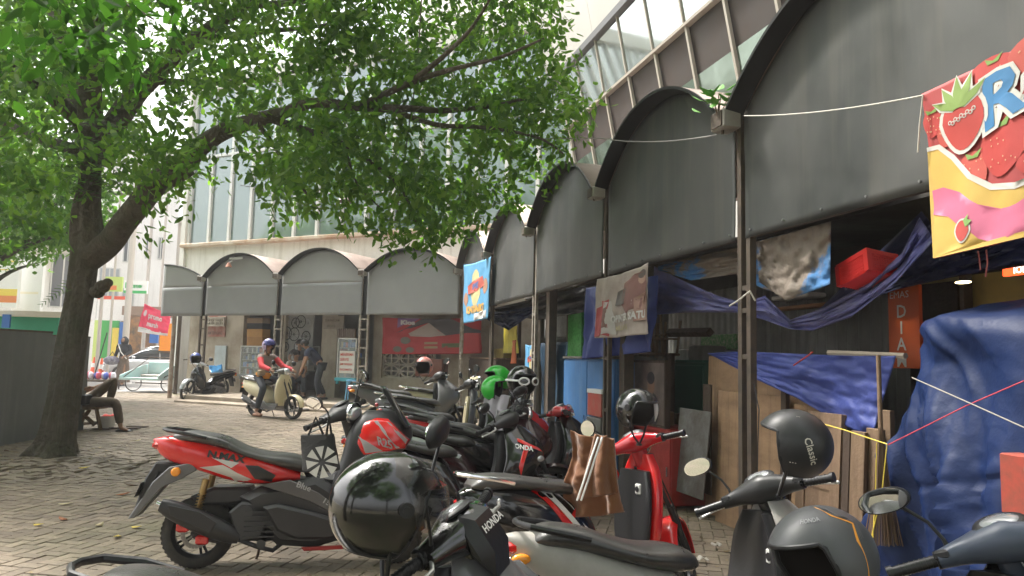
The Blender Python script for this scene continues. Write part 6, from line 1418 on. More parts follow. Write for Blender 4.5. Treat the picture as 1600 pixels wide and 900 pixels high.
# --- red maxi scooter
def dec_maxi(root,T,TS,H,HS,S):
    HF=Hull([(.88,.27,.98,.14),(1.0,.3,.99,.21),(1.12,.42,.98,.24),(1.28,.56,.96,.23),(1.42,.72,.9,.12)],3)
    def sf(x,z,off,s=-1):
        xb,xf,hw=cr(S['shield'],z); xc=(xb+xf)/2; hx=(xf-xb)/2; q=min(abs((x-xc)/hx),.97); return Vector((x,s*(hw*(1-q**3.0)**(1/3.0)+off),z))
    for s in(-1,1):
        mb=MB(T); mb.decal([(1.03,.90),(1.06,1.0),(1.20,1.05),(1.28,1.045),(1.44,.90),(1.41,.84),(1.12,.80)],lambda x,z:sf(x-.0,z,.012,s),.03); pn=mb.build('side_cowl',red,root,solid=.008)
        mb=MB(T); mb.decal([(1.07,.93),(1.25,.825),(1.13,.81)],lambda x,z:sf(x,z,.02,s),.03); mb.decal([(1.18,1.03),(1.205,1.035),(1.37,.845),(1.345,.84)],lambda x,z:sf(x,z,.02,s),.03); mb.decal([(1.27,1.03),(1.295,1.02),(1.425,.90),(1.41,.87)],lambda x,z:sf(x,z,.02,s),.03)
        mb.build('cowl_stripes',mat('stripe_grey',(.32,.3,.3),.4),pn)
    mb=MB(T)
    fn=lambda a,b: sf(1.215+a*.8-b*.25,.87+b-a*.25,.024)
    mb.text('R25',.085,(0,0),.002,fn=fn); mb.build('lettering',mat('stripe_grey',(.32,.3,.3),.4),root)
    for s in(-1,1):
        mb=MB(T); mb.mi=0; pol(mb,H,[(.0,.70),(.16,.72),(.36,.62),(.30,.605)],s); pol(mb,H,[(.08,.77),(.27,.735),(.22,.70)],s); pol(mb,H,[(.16,.665),(.34,.61),(.24,.60)],s); mb.build('tail_graphic',mat('graphic_silver',(.55,.53,.52),.35,.2),root)
        mb=MB(T); pol(mb,H,[(.31,.72),(.40,.715),(.52,.65),(.49,.60),(.38,.625)],s,off=.008); mb.build('side_vent',black,root)
        mb=MB(T); mb.mi=0
        for z0 in (0,): mb.prism([(.42,.585),(.62,.62),(.82,.53),(1.02,.38),(.98,.36),(.76,.47)],s*.165-.012,s*.165+.012,bev=.006)
        mb.build('side_moulding',mat('moulding_grey',(.09,.085,.085),.35,coat=.3),root)
    mb=MB(T); htext(mb,H,'N.MAX',.062,.05,.775,-1,-.16,.003,1.3); mb.build('badge',black,root)
    mb=MB(T); mb.text('155',.05,T*0 if False else Matrix.Translation((.84,-.182,.47))@Matrix.Rotation(PI/2,4,'X')@Matrix.Rotation(-.5,4,'Z'),.001,sx=1.3); mb.text('Blue',.06,Matrix.Translation((.66,-.180,.575))@Matrix.Rotation(PI/2,4,'X')@Matrix.Rotation(-.35,4,'Z'),.001); mb.build('badge',mat('badge_grey',(.4,.4,.42),.3,.5),root)
    mb=MB(T); mb.prism([(.72,.165),(1.0,.175),(1.02,.15),(.74,.14)],-.195,-.172,bev=.003); mb.build('reflector',mat('deep_reflector',(.3,.01,.01),.3),root)
mx=G(306,888)
bike('red and black maxi scooter standing alone at the front, rear wheel to the left',mx,R(10),'maxi',R(-38),body=red,accent=red,inner=black,seatm=leather,decals=dec_maxi,red_caliper=True,lean=2,cover=matteb,gripm=black,fender=black,mirror_shape='oval',mstem=(.02,-.03),mturn=R(75))
for o in bpy.data.objects:
    pass
# shopping bag hung on it
# --- black, white and red scooter with red leg shield, jacket and helmet
def dec_b3(root,T,TS,H,HS,S):
    for s in(-1,1):
        mb=MB(T); ms=[mat('stripe_white',(.8,.8,.8),.3),red]
        mb.mi=1; mb.decal([(.36+.13*math.cos(a),.51+.15*math.sin(a)) for a in [R(-75+300*i/30-50) for i in range(31)]]+[(.36+.10*math.cos(a),.51+.12*math.sin(a)) for a in [R(-75+300*i/30-50) for i in range(30,-1,-1)]],lambda x,z:H.surf(x,z,s,.005),.04)
        mb.decal([(.02,.755),(.07,.76),(.28,.56),(.24,.53)],lambda x,z:H.surf(x,z,s,.006),.04)
        mb.mi=0; mb.decal([(.08,.76),(.16,.76),(.44,.43),(.40,.40)],lambda x,z:H.surf(x,z,s,.008),.04); mb.decal([(.18,.755),(.20,.755),(.46,.46),(.45,.44)],lambda x,z:H.surf(x,z,s,.008),.04)
        mb.build('body_graphic',ms,root)
p3=place((708,742),4.2,R(27),'sharp',.95)
b3=bike('black scooter with red and white ring graphics, red front and brown jacket',p3,R(27),'round',R(42),body=gloss,inner=black,seatm=leather,decals=dec_b3,mirrors=(1,0),mirror_shape='round',fender=red,plate=True,cover=red2,scale=(.94,.97,1.0))
# red outer shell on its leg shield
r_,T3,TS3,(hx3,hz3)=b3
for o in r_.children:
    if o.name.startswith('leg_shield'): o.data.materials[0]=red
# --- near light grey scooter, seat in the foreground
p4=place((788,815),3.0,R(14),'sharp',.86)
b4=bike('scooter with grey white body in front, matte black helmet on its right grip',p4,R(14),'sharp',R(45),body=dust,inner=black,cover=matteb,seatm=leather,fender=black,gripm=black,mirrors=(1,0),mirror_shape='sharp',mstem=(.0,0),decals=None,scale=(.86,.95,.97))
# --- near black scooter facing the camera, glossy helmet on its bar
def dec_fg(root,T,TS,H,HS,S):
    mb=MB(TS); mb.prism([(.98,.95),(1.08,.90),(1.075,.98),(1.0,1.06),(.93,1.06)],-.085,.085,bev=.035); nb_=mb.build('headlight_cowl',black,root)
    mb=MB(TS); q=Matrix.Translation((1.092,.055,.99))@Matrix.Rotation(R(90),4,'Z')@Matrix.Rotation(R(50),4,'X'); 
    mb.text('HONDA',.034,Matrix.Translation((1.045,-.055,1.032))@Matrix.Rotation(R(90),4,'Z')@Matrix.Rotation(R(46),4,'X'),.001); mb.build('badge',white,nb_)
    for s in (-1,1):
        mb=MB(T); mb.prism([(1.02,.60),(1.24,.70),(1.26,.78),(1.14,.86),(1.0,.84),(.97,.7)],s*.19-.03,s*.19+.03,bev=.02); mb.build('front_fairing',greyp,root)
pf=place((80,892),2.2,R(4),'sharp',.84)
bf_=bike('near black scooter cut by the bottom edge, glossy helmet on its grip',pf,R(4),'sharp',R(-34),body=greyp,cover=gloss,inner=black,mirrors=(0,1),mirror_shape='sharp',decals=dec_fg,headon='apron',lean=1,mstem=(.0,.15),mout=-.10,scale=(.84,.95,1.0))
# --- scooter at bottom right, seen over its handlebar
p5=Vector((.64,2.06,0))
b5=bike('black scooter at the bottom right corner showing its handlebar and speedometer',p5,R(13),'sharp',R(46),body=gloss,cover=mat('blue_grey_cover',(.06,.075,.11),.4),mirrors=(1,0),mirror_shape='sharp',lean=2,mstem=(.01,0))
# --- black HONDA scooter with red line
def dec_h(root,T,TS,H,HS,S):
    def sf(x,z,s,off):
        xb,xf,hw=cr(S['shield'],z); xc=(xb+xf)/2; hx=(xf-xb)/2; q=min(abs((x-xc)/hx),.97); y=hw*(1-q**3.0)**(1/3.0); return Vector((x-S['bow']*(y/max(hw,.01))**2*0,s*(y+off),z))
    for s in(-1,1):
        mb=MB(T); mb.mi=0; mb.decal([(.93,.84),(1.0,.845),(1.17,.77),(1.20,.74),(1.10,.775)],lambda x,z:sf(x,z,s,.012),.03); mb.decal([(1.05,.80),(1.09,.79),(1.02,.55),(1.0,.62)],lambda x,z:sf(x,z,s,.012),.03)
        mb.mi=1; mb.text('HONDA',.05,(0,0),.002,fn=lambda a,b:sf(.93+a if s<0 else 1.10-a,.775+b-.15*a,s,.016),sx=1.0); mb.build('graphic',[red,white],root)
        mb=MB(T); mb.mi=0; pol(mb,H,[(-.1,.66),(.1,.66),(.42,.46),(.36,.43)],s); mb.build('side_stripe',red,root)
    mb=MB(T); htext(mb,H,'VARIO',.06,-.12,.72,-1,-.25,.002,1.2); mb.build('badge',white,root)
p7=Vector((-.92,6.35,0)); p7.z=gz(0,6.4)
b7=bike('black scooter with thin red line on its front shield, in the middle of the row',p7,R(4),'sharp',R(-38),body=gloss,cover=matteb,decals=dec_h,mirrors=(1,1),mirror_shape='sharp',headon='apron',fender=gloss)
def dec_v(root,T,TS,H,HS,S):
    for s in(-1,1):
        mb=MB(T); mb.mi=0; pol(mb,H,[(-.35,.80),(0,.74),(.4,.60),(.38,.57),(0,.70)],s); mb.build('side_stripe',silver,root)
    mb=MB(T); htext(mb,H,'VARIO',.07,-.25,.70,-1,-.22,.002,1.2); mb.build('badge',silver,root)
def at0(px,Y): return Vector(((px-800)/F*Y,Y,gz(0,Y)))
b8=bike('dark scooter with silver lettering, second behind the black and red one',at0(668,7.2),R(-8),'sharp',R(20),body=mat('dark_red_black',(.035,.012,.014),.2,coat=.6),cover=matteb,decals=dec_v,mirrors=(1,1),lean=3)
b9=bike('bright red scooter with grey jacket over its handlebar',at0(690,8.3),R(-4),'sharp',R(25),body=red2,cover=black,mirrors=(1,1),mirror_shape='sharp',fender=red2)
b9b=bike('black and red scooter carrying the goggle helmet, next to the blue tarp',at0(742,7.3),R(12),'sharp',R(10),body=gloss,cover=red2,mirrors=(0,0),fender=red)
b10=bike('grey round-tailed scooter with cream leg shield near the corner post',at0(640,11.0),R(8),'round',R(20),body=greyp,cover=black,inner=cream,mirrors=(1,1),mirror_shape='round',seatm=leather,scale=1.05)
b11=bike('grey and black sharp-tailed scooter behind the round-tailed one, red helmet on its bar',at0(598,12.4),R(6),'sharp',R(30),body=greyp,cover=black,mirrors=(0,1),seatm=leather,scale=1.08)
b10b=bike('black scooter wedged between the red scooter and the grey round-tailed one',at0(655,9.5),R(-2),'sharp',R(30),body=gloss,cover=matteb,mirrors=(1,1),mirror_shape='sharp',fender=gloss)
b12=bike('cream fronted scooter by the wooden counter',at0(668,13.2),R(10),'round',R(-20),body=cream,cover=cream,inner=black,mirrors=(1,1),mirror_shape='round')
# scooter of the rider, blue seat moped, black moped behind
pr=G(398,650)
b13=bike('cream and grey scooter ridden by a person across the yard',pr,R(-34),'round',R(5),body=cream,cover=mat('rider_grey',(.2,.2,.19),.4),inner=greyp,seatm=leatherg,mirrors=(1,1),mirror_shape='round',scale=.97,lean=0,group='motorcycles in the yard')
b14=bike('black moped with a clear blue sheet on its seat, parked by the step',G(344,624),R(-112),'cub',R(10),body=gloss,cover=silver,seatm=leather,mirrors=(1,1),headon='bar',scale=1.0,fender=silver,group='motorcycles in the yard')
b15=bike('black moped parked on the step behind the rider',G(440,617),R(-62),'cub',R(15),body=gloss,cover=black,mirrors=(1,1),mirror_shape='round',scale=1.12,group='motorcycles in the yard')
# ---------------- helmets
def dec1(root,M,S):
    mb=MB(); ms=[mat('deco_white',(.7,.7,.68),.4),mat('deco_red',(.6,.03,.02),.4),mat('deco_green',(.03,.3,.08),.4),chrome]
    for i,(a0,mi) in enumerate(((84,1),(78,0),(72,2))): mb.mi=mi; sdecal(mb,M,S,[(a0,-43),(a0+6,-43),(a0+6,-38),(a0,-38)],1.01)
    mb.mi=3
    for a_ in (100,112): sdecal(mb,M,S,[(a_+3*math.cos(t),-28+3*math.sin(t)) for t in [i*PI/6 for i in range(12)]],1.015)
    mb.build('sticker',ms,root)
h=helmet('large glossy black open-face helmet with a tinted flip-up visor in the foreground',at(606,792,2.12),rot3(16,8,0),.150,gloss,black,'mid',mat('smoke_visor',(.02,.02,.02),.03,alpha=.35,coat=1),dec1,openf=52)
def deccl(root,M,S):
    mb=MB(); 
    for e in (0,4,8): mb.decal([(R(62+e*0+t*2.0),R(75-t*5-e*0)) for t in []] or [(R(88+e),R(-20)),(R(90+e),R(-20)),(R(90+e),R(62)),(R(88+e),R(62))],lambda a,b:M@S(a,b,1.01),.12)
    stext(mb,M,S,'Classic',.28,104,22,R(-68),.004); mb.build('printed_lettering',mat('deco_cream',(.62,.58,.5),.4),root)
helmet('matte black helmet lettered Classic, hung on a handlebar grip',at(1240,694,2.95),rot3(158,-8,-6),.135,mat('matte_helmet',(.028,.028,.03),.4),black,None,None,deccl,openf=60)
def dech(root,M,S):
    mb=MB(); ms=[mat('deco_orange',(.75,.32,.04),.4),mat('deco_grey',(.12,.12,.13),.4),mat('deco_lt',(.3,.3,.31),.4)]
    for mi,o_,w_ in ((0,0,4),(1,5.5,1.6),(1,8.5,1.6),(1,11.5,1.6)):
        mb.mi=mi; mb.decal([(R(a+o_),R(e)) for a,e in ((88,80),(92,55),(108,42),(112,38),(100,22),(98,-30))]+[(R(a+o_+w_),R(e)) for a,e in ((98,-30),(100,22),(112,38),(108,42),(92,55),(88,80))],lambda a,b:M@S(a,b,1.01),.1)
    mb.mi=2; stext(mb,M,S,'HONDA',.16,35,52,0,.002); mb.build('printed_stripes',ms,root)
helmet('grey helmet with an orange angled stripe resting on the seat below',at(1285,874,2.12),rot3(200,10,10),.143,mat('grey_helmet',(.075,.078,.083),.42),black,None,None,dech,openf=58)
def dech3(root,M,S):
    mb=MB(); sdecal(mb,M,S,[(52,-30),(56,-30),(56,45),(52,45)],1.01); mb.build('edge_stripe',white,root)
helmet('glossy black helmet with a clear bubble visor on the red scooter',at(996,640,4.6),rot3(-48,4,0),.13,gloss,black,'mid',None,dech3,openf=58)
grn=mat('green_helmet',(.02,.45,.03),.3,coat=.5)
helmet('bright green helmet turned away, upper of the pair',at(777,592,7.7),rot3(200,0,10),.14,grn,black,None,openf=58)
helmet('bright green helmet lying with its opening to the right',at(773,607,7.5),rot3(-20,-10,0),.13,grn,black,None,openf=62)
def decg(root,M,S):
    for s in(-1,1):
        mb=MB(); cc=[(R(s*24)+.30*math.cos(t),R(2)+.19*math.sin(t)) for t in [2*PI*i/24 for i in range(24)]]; mb.tube([M@S(a,b,1.10) for a,b in cc+cc[:1]],.009,6); mb.build('goggle_frame',white,root)
        mb=MB(); mb.decal(cc,lambda a,b:M@S(a,b,1.10),.1); mb.build('goggle_lens',mat('goggle_lens',(.06,.06,.07),.08,.3,coat=1),root)
    mb=MB(); 
    for s in (-1,1): mb.tube([M@S(R(s*a),R(4),1.03) for a in range(44,176,12)],.010,6)
    mb.build('goggle_band',white,root)
helmet('black helmet wearing white framed goggles beside the green helmets',at(815,596,7.1),rot3(-62,0,0),.15,gloss,black,None,None,decg,openf=56)
helmet('red and white helmet on the far scooter handlebar',at(663,572,12.2),rot3(-110,0,0),.15,mat('red_white_helmet',(.5,.05,.03),.35,n=(7,1,(.6,.5,.45))),black,'mid')
helmet('blue helmet with clear visor on the parked moped mirror',at(306,560,19.3),rot3(-60,0,0),.15,mat('blue_helmet',(.04,.08,.35),.3,coat=.5),black,'mid')
# ---------------- bags, jackets, seat sheet
def draped(name,label,pts,m_,cat,seed=1,wr=.02,fold=.03,ff=6,th=.006,nu=30):
    return sheet(name,m_,None,quad(pts,0,wr,5,seed=seed,fold=fold,ff=ff),nu,nu,label=label,cat=cat,solid=th)
bagm=mat('black_bag',(.018,.018,.018),.7,bump=(40,.3))
c=at(500,690,4.85); root=thing('shopping_bag','black cloth bag with white star print hanging under the handlebar','bag',c)
mb=MB(); P0=at(470,680,4.9);P1=at(522,678,4.85); B0=at(474,734,4.9);B1=at(531,734,4.85)
rings=[]
for i in range(10):
    t=i/9; l=P0.lerp(B0,t); r_=P1.lerp(B1,t); th=.03+.05*t; dv=Vector((0,th,0)); ring=[]
    for j in range(16):
        a=2*PI*j/16; cx=(l+r_)/2; hw_=(r_-l)/2; ring.append(cx+hw_*sgnp(math.cos(a),.6)+dv*sgnp(math.sin(a),.6)+Vector((0,.012*nv(t*4,j*.7),0)))
    rings.append(ring)
mb.loft(rings); mb.build('bag_body',bagm,root)
mb=MB(); 
for a,b_ in ((482,505),(510,518)): mb.tube([at(a,680,4.82),at((a+b_)/2,652,4.8),at(b_,679,4.8)],.008,6)
mb.build('handles',bagm,root)
mb=MB(); cc=at(503,722,4.74); ux=Vector((1,0,0)); uz=Vector((0,0,1))
for k in range(8):
    a=2*PI*k/8+.2; p_=[cc+(ux*math.cos(a+d)*r_+uz*math.sin(a+d)*r_) for d,r_ in ((0,.02),(-.28,.10),(.28,.10))]; mb.add(p_,[(0,1,2)])
mb.build('star_print',mat('print_white',(.6,.6,.58),.6),root,smooth=False)
brown=mat('brown_jacket',(.18,.072,.027),.85,sheen=.3,n=(3,.6,(.10,.04,.018)),bump=(60,.2))
jr=thing('jacket','brown jacket with white sleeve stripes hung over the scooter front','jacket',at(915,810,4.3))
jf=quad([at(893,672,4.5),at(948,680,4.35),at(972,800,4.3),at(879,808,4.45)],.02,.06,4,seed=6,fold=.03,ff=4)
sheet('jacket_body',brown,jr,jf,44,44,solid=.005)
jf2=quad([at(930,678,4.33),at(958,686,4.3),at(966,770,4.28),at(905,780,4.3)],0,.02,4,seed=8,fold=.03,ff=3); sheet('sleeve',brown,jr,jf2,24,30,solid=.02)
mb=MB(); 
for o_ in (0,.16): mb.tube([at(941-o_*40,683,4.27),at(930-o_*40,715,4.24),at(919-o_*40,750,4.22),at(908-o_*40,782,4.25)],.006,5)
mb.build('sleeve_stripe',white,jr)
gj=mat('grey_jacket',(.36,.34,.37),.85,bump=(50,.2)); jr=thing('jacket','light grey jacket draped over the handlebar of the red scooter','jacket',at(775,690,7.3))
sheet('jacket_body',gj,jr,quad([at(757,622,7.5),at(796,618,7.4),at(788,662,7.2),at(748,640,7.4)],0,.03,4,seed=16,fold=.04,ff=4),26,26,solid=.012)
sheet('sleeve',gj,jr,quad([at(776,640,7.15),at(794,640,7.15),at(792,690,7.1),at(776,700,7.1)],0,.02,4,seed=17,fold=.03,ff=3),16,26,solid=.012)
mpos=G(346,618); sheet('plastic_sheet',mat('blue_sheet',(.08,.3,.6),.25,coat=.4),None,quad([at(326,572,19.8),at(346,570,20.4),at(349,581,20.2),at(330,583,19.6)],0,.03,4,seed=3),14,14,label='blue plastic sheet lying over the moped seat',cat='sheet')
# ================= PEOPLE
def skinmesh(V,E_,Rr,sub=1):
    me=bpy.data.meshes.new('tmp'); me.from_pydata([tuple(v) for v in V],E_,[]); o=bpy.data.objects.new('tmp',me); COL.objects.link(o)
    s=o.modifiers.new('s','SKIN'); s.use_smooth_shade=True
    for i,r_ in enumerate(Rr):
        d=me.skin_vertices[0].data[i]; d.radius=(r_,r_) if not hasattr(r_,'__len__') else r_; d.use_root=(i==0)
    u=o.modifiers.new('u','SUBSURF'); u.levels=sub; u.render_levels=sub
    bpy.context.view_layer.update(); ev=o.evaluated_get(bpy.context.evaluated_depsgraph_get()); m2=bpy.data.meshes.new_from_object(ev)
    vs=[v.co.copy() for v in m2.vertices]; fs=[tuple(p.vertices) for p in m2.polygons]
    bpy.data.objects.remove(o); bpy.data.meshes.remove(me); bpy.data.meshes.remove(m2); return vs,fs
def person(label,pos,yaw,J,shirt,trousers,hair='short',scale=1,skirt=None,sleeves='long',hm=hair_m,hijab=None,feet='bare',shirt2=None,armcol=None):
    """J: joints in metres, x forward, y left: pelvis, chest, neck, head, sh/el/wr L,R, hip/kn/an L,R"""
    M=Matrix.Translation(pos)@Matrix.Rotation(yaw,4,'Z')@Matrix.Scale(scale,4); root=thing('person',label,'person',pos)
    g={k:Vector(v) for k,v in J.items()}
    for s,sg in (('L',1),('R',-1)):
        g.setdefault('sh'+s,g['neck']+Vector((-.01,sg*.18,-.06))); g.setdefault('hip'+s,g['pelvis']+Vector((0,sg*.09,-.04)))
        g.setdefault('toe'+s,g['an'+s]+Vector((.15,sg*.02,-.05)))
    sp=(g['pelvis']+g['chest'])/2
    hd=g['head']; V=[g['pelvis'],sp,g['chest'],g['neck'],hd-(hd-g['neck'])*.25,hd,hd+Vector((0,0,.075))]; E_=[(0,1),(1,2),(2,3),(3,4),(4,5),(5,6)]; Rr=[.11,.105,.125,.05,.06,.088,.06]
    def addc(par,pts,rs):
        b=par
        for p_,r_ in zip(pts,rs): V.append(p_); Rr.append(r_); E_.append((b,len(V)-1)); b=len(V)-1
        return b
    for s in 'LR':
        addc(2,[g['sh'+s],g['el'+s],g['wr'+s],g['wr'+s]+(g['wr'+s]-g['el'+s]).normalized()*.07],[.052,.038,.026,.03])
        addc(0,[g['hip'+s],g['kn'+s],g['an'+s],g['toe'+s]],[.08,.053,.036,.03])
    vs,fs=skinmesh(V,E_,Rr,2); mb=MB(M); mb.add(vs,fs)
    for s,sg in (('L',1),('R',-1)):   # hands with five fingers, ears, nose
        d=(g['wr'+s]-g['el'+s]).normalized(); c=g['wr'+s]+d*.07; side=d.cross(Vector((0,0,1))); side=side.normalized() if side.length>.1 else Vector((0,1,0)); dn=side.cross(d)*-1
        for k in range(4):
            b0=c+side*(.027-.018*k); L_=(.07,.078,.072,.056)[k]; mb.tube([b0,b0+d*L_*.5-Vector((0,0,.012)),b0+d*L_*.7-Vector((0,0,.04))],[.0095,.009,.007],6)
        mb.tube([g['wr'+s]+d*.03+side*sg*.028,g['wr'+s]+d*.06+side*sg*.05,g['wr'+s]+d*.085+side*sg*.045-Vector((0,0,.02))],[.012,.010,.008],6)
        mb.ell(tuple(hd+Vector((-.0,sg*.088,.0))),(.02,.012,.03),8,6)
    mb.ell(tuple(hd+Vector((.10,0,-.005))),(.022,.015,.022),8,6)
    body=mb.build('body',skin_m,root,ang=80)
    mb=MB(M)
    for s in(-1,1): mb.ell(tuple(hd+Vector((.082,s*.033,.02))),(.012,.014,.008),8,6)
    mb.ell(tuple(hd+Vector((.082,0,-.05))),(.012,.026,.006),8,6); mb.build('face_features',mat('eye_dark',(.03,.015,.012),.4),body)
    # trousers
    if skirt is None:
        V=[g['pelvis']+(g['chest']-g['pelvis'])*.1];E_=[];Rr=[.128]; 
        for s in 'LR': addc(0,[g['hip'+s],g['kn'+s],g['an'+s]+(g['kn'+s]-g['an'+s])*.12],[.105,.078,.062])
        vs,fs=skinmesh(V,E_,Rr,2); mb=MB(M); mb.add(vs,fs); mb.build('trousers',trousers,root,ang=80)
    else:
        mb=MB(M); rings=[]
        for i in range(10):
            t=i/9; z=g['pelvis'].z+.08-(g['pelvis'].z+.08-.12)*t; r_=.15+.09*t; rings.append([(g['pelvis'].x+r_*.8*math.cos(a)*(1+.06*math.sin(7*a)),g['pelvis'].y+r_*math.sin(a)*(1+.06*math.sin(7*a)),z) for a in [2*PI*j/28 for j in range(28)]])
        mb.loft(rings); mb.build('skirt',trousers,root,ang=80)
    V=[sp+(g['pelvis']-sp)*.9,sp,g['chest'],g['neck']-Vector((0,0,.03))];E_=[(0,1),(1,2),(2,3)];Rr=[.135,.128,.15,.085]
    for s in 'LR': 
        if sleeves=='long' and not armcol: addc(2,[g['sh'+s],g['el'+s],g['wr'+s]],[.073,.056,.043])
        else: addc(2,[g['sh'+s],g['sh'+s].lerp(g['el'+s],.7)],[.073,.062])
    vs,fs=skinmesh(V,E_,Rr,2); mb=MB(M); mb.add(vs,fs); mb.build('shirt',shirt,root,ang=80)
    if armcol:
        for s in 'LR':
            mb=MB(M); mb.tube([g['sh'+s].lerp(g['el'+s],.3),g['el'+s],g['wr'+s]],[.068,.058,.042],12); mb.build('sleeve',armcol,root)
    if hijab:
        mb=MB(M); rings=[]
        for i in range(14):
            t=i/13; z=hd.z+.135-t*.50; r_=(.02,.075,.105,.122,.125,.12,.11,.105,.12,.15,.185,.21,.225,.235)[i]; rings.append([(hd.x-.015+r_*math.cos(a)*(.95 if i<7 else .8),hd.y+r_*math.sin(a),z) for a in [2*PI*j/24 for j in range(24)]])
        mb.loft(rings); mb.build('headscarf',hijab,root); mb=MB(M); mb.ell(tuple(hd+Vector((.068,0,-.0))),(.045,.065,.082)); mb.build('face',skin_m,root)
    elif hair: mb=MB(M); mb.ell(tuple(hd+Vector((-.025,0,.045))),(.105,.1,.098),20,12); mb.build('hair',hm,root)
    if feet!='bare':
        for s in 'LR': mb=MB(M); a=g['an'+s]; mb.box((a.x+.06,a.y,a.z-.05),(.25,.09,.06),bev=.02); mb.build('shoe',mat('sandal',(.25,.12,.07),.6) if feet=='sandal' else black,root)
    return root,M
shirt_n=mat('navy_shirt',(.015,.022,.05),.85); jeans=mat('dark_trousers',(.03,.035,.045),.85); redsl=mat('red_sleeve',(.55,.04,.05),.8); greyv=mat('taupe_vest',(.24,.19,.17),.85); orng=mat('orange_hem',(.7,.28,.04),.8)
# rider on the cream scooter: in the scooter's own axes (scale 1.1, heading -48 deg)
r13=b13[0]; rp=Vector(r13.location); RY=R(-34); s_=.97
J=dict(pelvis=(.22,0,.84),chest=(.26,0,1.18),neck=(.30,0,1.37),head=(.34,0,1.51),elL=(.50,.28,1.1),wrL=(.80,.29,1.03),elR=(.50,-.28,1.1),wrR=(.80,-.29,1.03),knL=(.62,.17,.78),anL=(.66,.15,.36),knR=(.55,-.24,.64),anR=(.42,-.30,.12))
pe,PM=person('person riding the cream scooter in a taupe top with red sleeves',rp,RY,J,greyv,jeans,hair=None,scale=s_,armcol=redsl,feet='sandal')
mb=MB(PM); mb.loft([[(.22+.15*math.cos(a),.17*math.sin(a),z) for a in [2*PI*j/20 for j in range(20)]] for z in (.82,.88,.95)]); mb.build('shirt_hem',orng,pe)
mb=MB(PM); mb.box((.36,-.17,.95),(.1,.16,.14),bev=.03); mb.build('waist_bag',mat('tan_bag',(.3,.22,.14),.7),pe)
hp=PM@Vector((.335,0,1.545)); helmet('lilac open-face helmet with a blue visor worn by the rider',hp,Matrix.Rotation(RY,4,'Z'),.138,mat('lilac_helmet',(.42,.33,.48),.35,coat=.4),black,'up',mat('blue_visor',(.03,.03,.25),.05,alpha=.8,coat=1),openf=50)
# woman walking
J=dict(pelvis=(0,0,.9),chest=(0,0,1.2),neck=(0,0,1.38),head=(.02,0,1.5),elL=(.05,.26,1.12),wrL=(.26,.2,1.0),elR=(.0,-.26,1.08),wrR=(.12,-.27,.86),knL=(.1,.1,.48),anL=(.12,.1,.08),knR=(-.05,-.1,.48),anR=(-.15,-.1,.08))
wp=G(190,603)
person('person in a black headscarf and long brown skirt walking down the street',wp,R(-95),J,mat('black_blouse',(.02,.02,.024),.8),mat('brown_skirt',(.16,.12,.09),.85,n=(8,.6,(.08,.06,.05))),scale=1.12,skirt=1,hijab=mat('black_scarf',(.018,.018,.022),.8),feet='shoe')
mb=MB(); a=wp+Vector((0,-.24,1.5)); mb.tube([wp+Vector((-.14,-.2,1.55)),wp+Vector((.02,-.27,1.25)),wp+Vector((.22,-.22,1.0))],.018,6); mb.build('shoulder_strap',white,label='white bag strap across the walking person in black',cat='strap')
root=thing('bag','dark shopping bag held by the walking person in black',  'bag',wp+Vector((-.4,-.1,.75))); mb=MB(); mb.ell(tuple(wp+Vector((-.38,-.12,.93))),(.3,.16,.17),14,8); mb.build('bag_body',mat('bag_print',(.1,.09,.14),.7,n=(9,.9,(.4,.38,.4))),root); mb=MB(); mb.tube([wp+Vector((-.5,-.12,1.05)),wp+Vector((-.36,-.12,1.25)),wp+Vector((-.24,-.12,1.05))],.015,6); mb.build('handle',black,root)
# man bending over at the shop
bp=LQ(497,600,.25); bp.z=.36
J=dict(pelvis=(-.05,0,.88),chest=(.16,0,1.14),neck=(.30,0,1.29),head=(.40,0,1.36),elL=(.34,.22,.98),wrL=(.42,.18,.76),elR=(.34,-.22,.98),wrR=(.42,-.18,.74),knL=(.06,.12,.46),anL=(-.03,.14,.08),knR=(.0,-.12,.46),anR=(-.2,-.12,.08))
person('person in navy shirt and dark trousers bending forward in front of the shop',bp,R(200),J,shirt_n,jeans,scale=1.02,sleeves='short',feet='shoe')
J=dict(pelvis=(0,0,.45),chest=(.06,0,.78),neck=(.1,0,.98),head=(.14,0,1.1),elL=(.2,.26,.72),wrL=(.4,.16,.62),elR=(.2,-.26,.72),wrR=(.4,-.16,.62),knL=(.42,.15,.5),anL=(.42,.14,.08),knR=(.42,-.15,.5),anR=(.42,-.14,.08))
q=LQ(459,600,.7); q.z=.36; person('person in a pale shirt seated by the wheel rim display',q,R(-60),J,mat('pale_shirt',(.45,.38,.33),.85),jeans,scale=1.02,sleeves='short',feet='shoe'); stool('low stool under the person in the pale shirt',q,dwood,.40)
q=LQ(466,600,1.15); q.z=.36; J2={k:(v[0],v[1],v[2]+.32) for k,v in J.items()}; J2['anL']=(.42,.14,.08);J2['anR']=(.42,-.14,.08)
person('person in grey behind the seated one, in front of the rim display',q,R(-80),J2,mat('grey_shirt',(.12,.11,.12),.85),jeans,sleeves='short',feet='shoe'); stool('tall stool under the person in grey',q,dwood,.74)
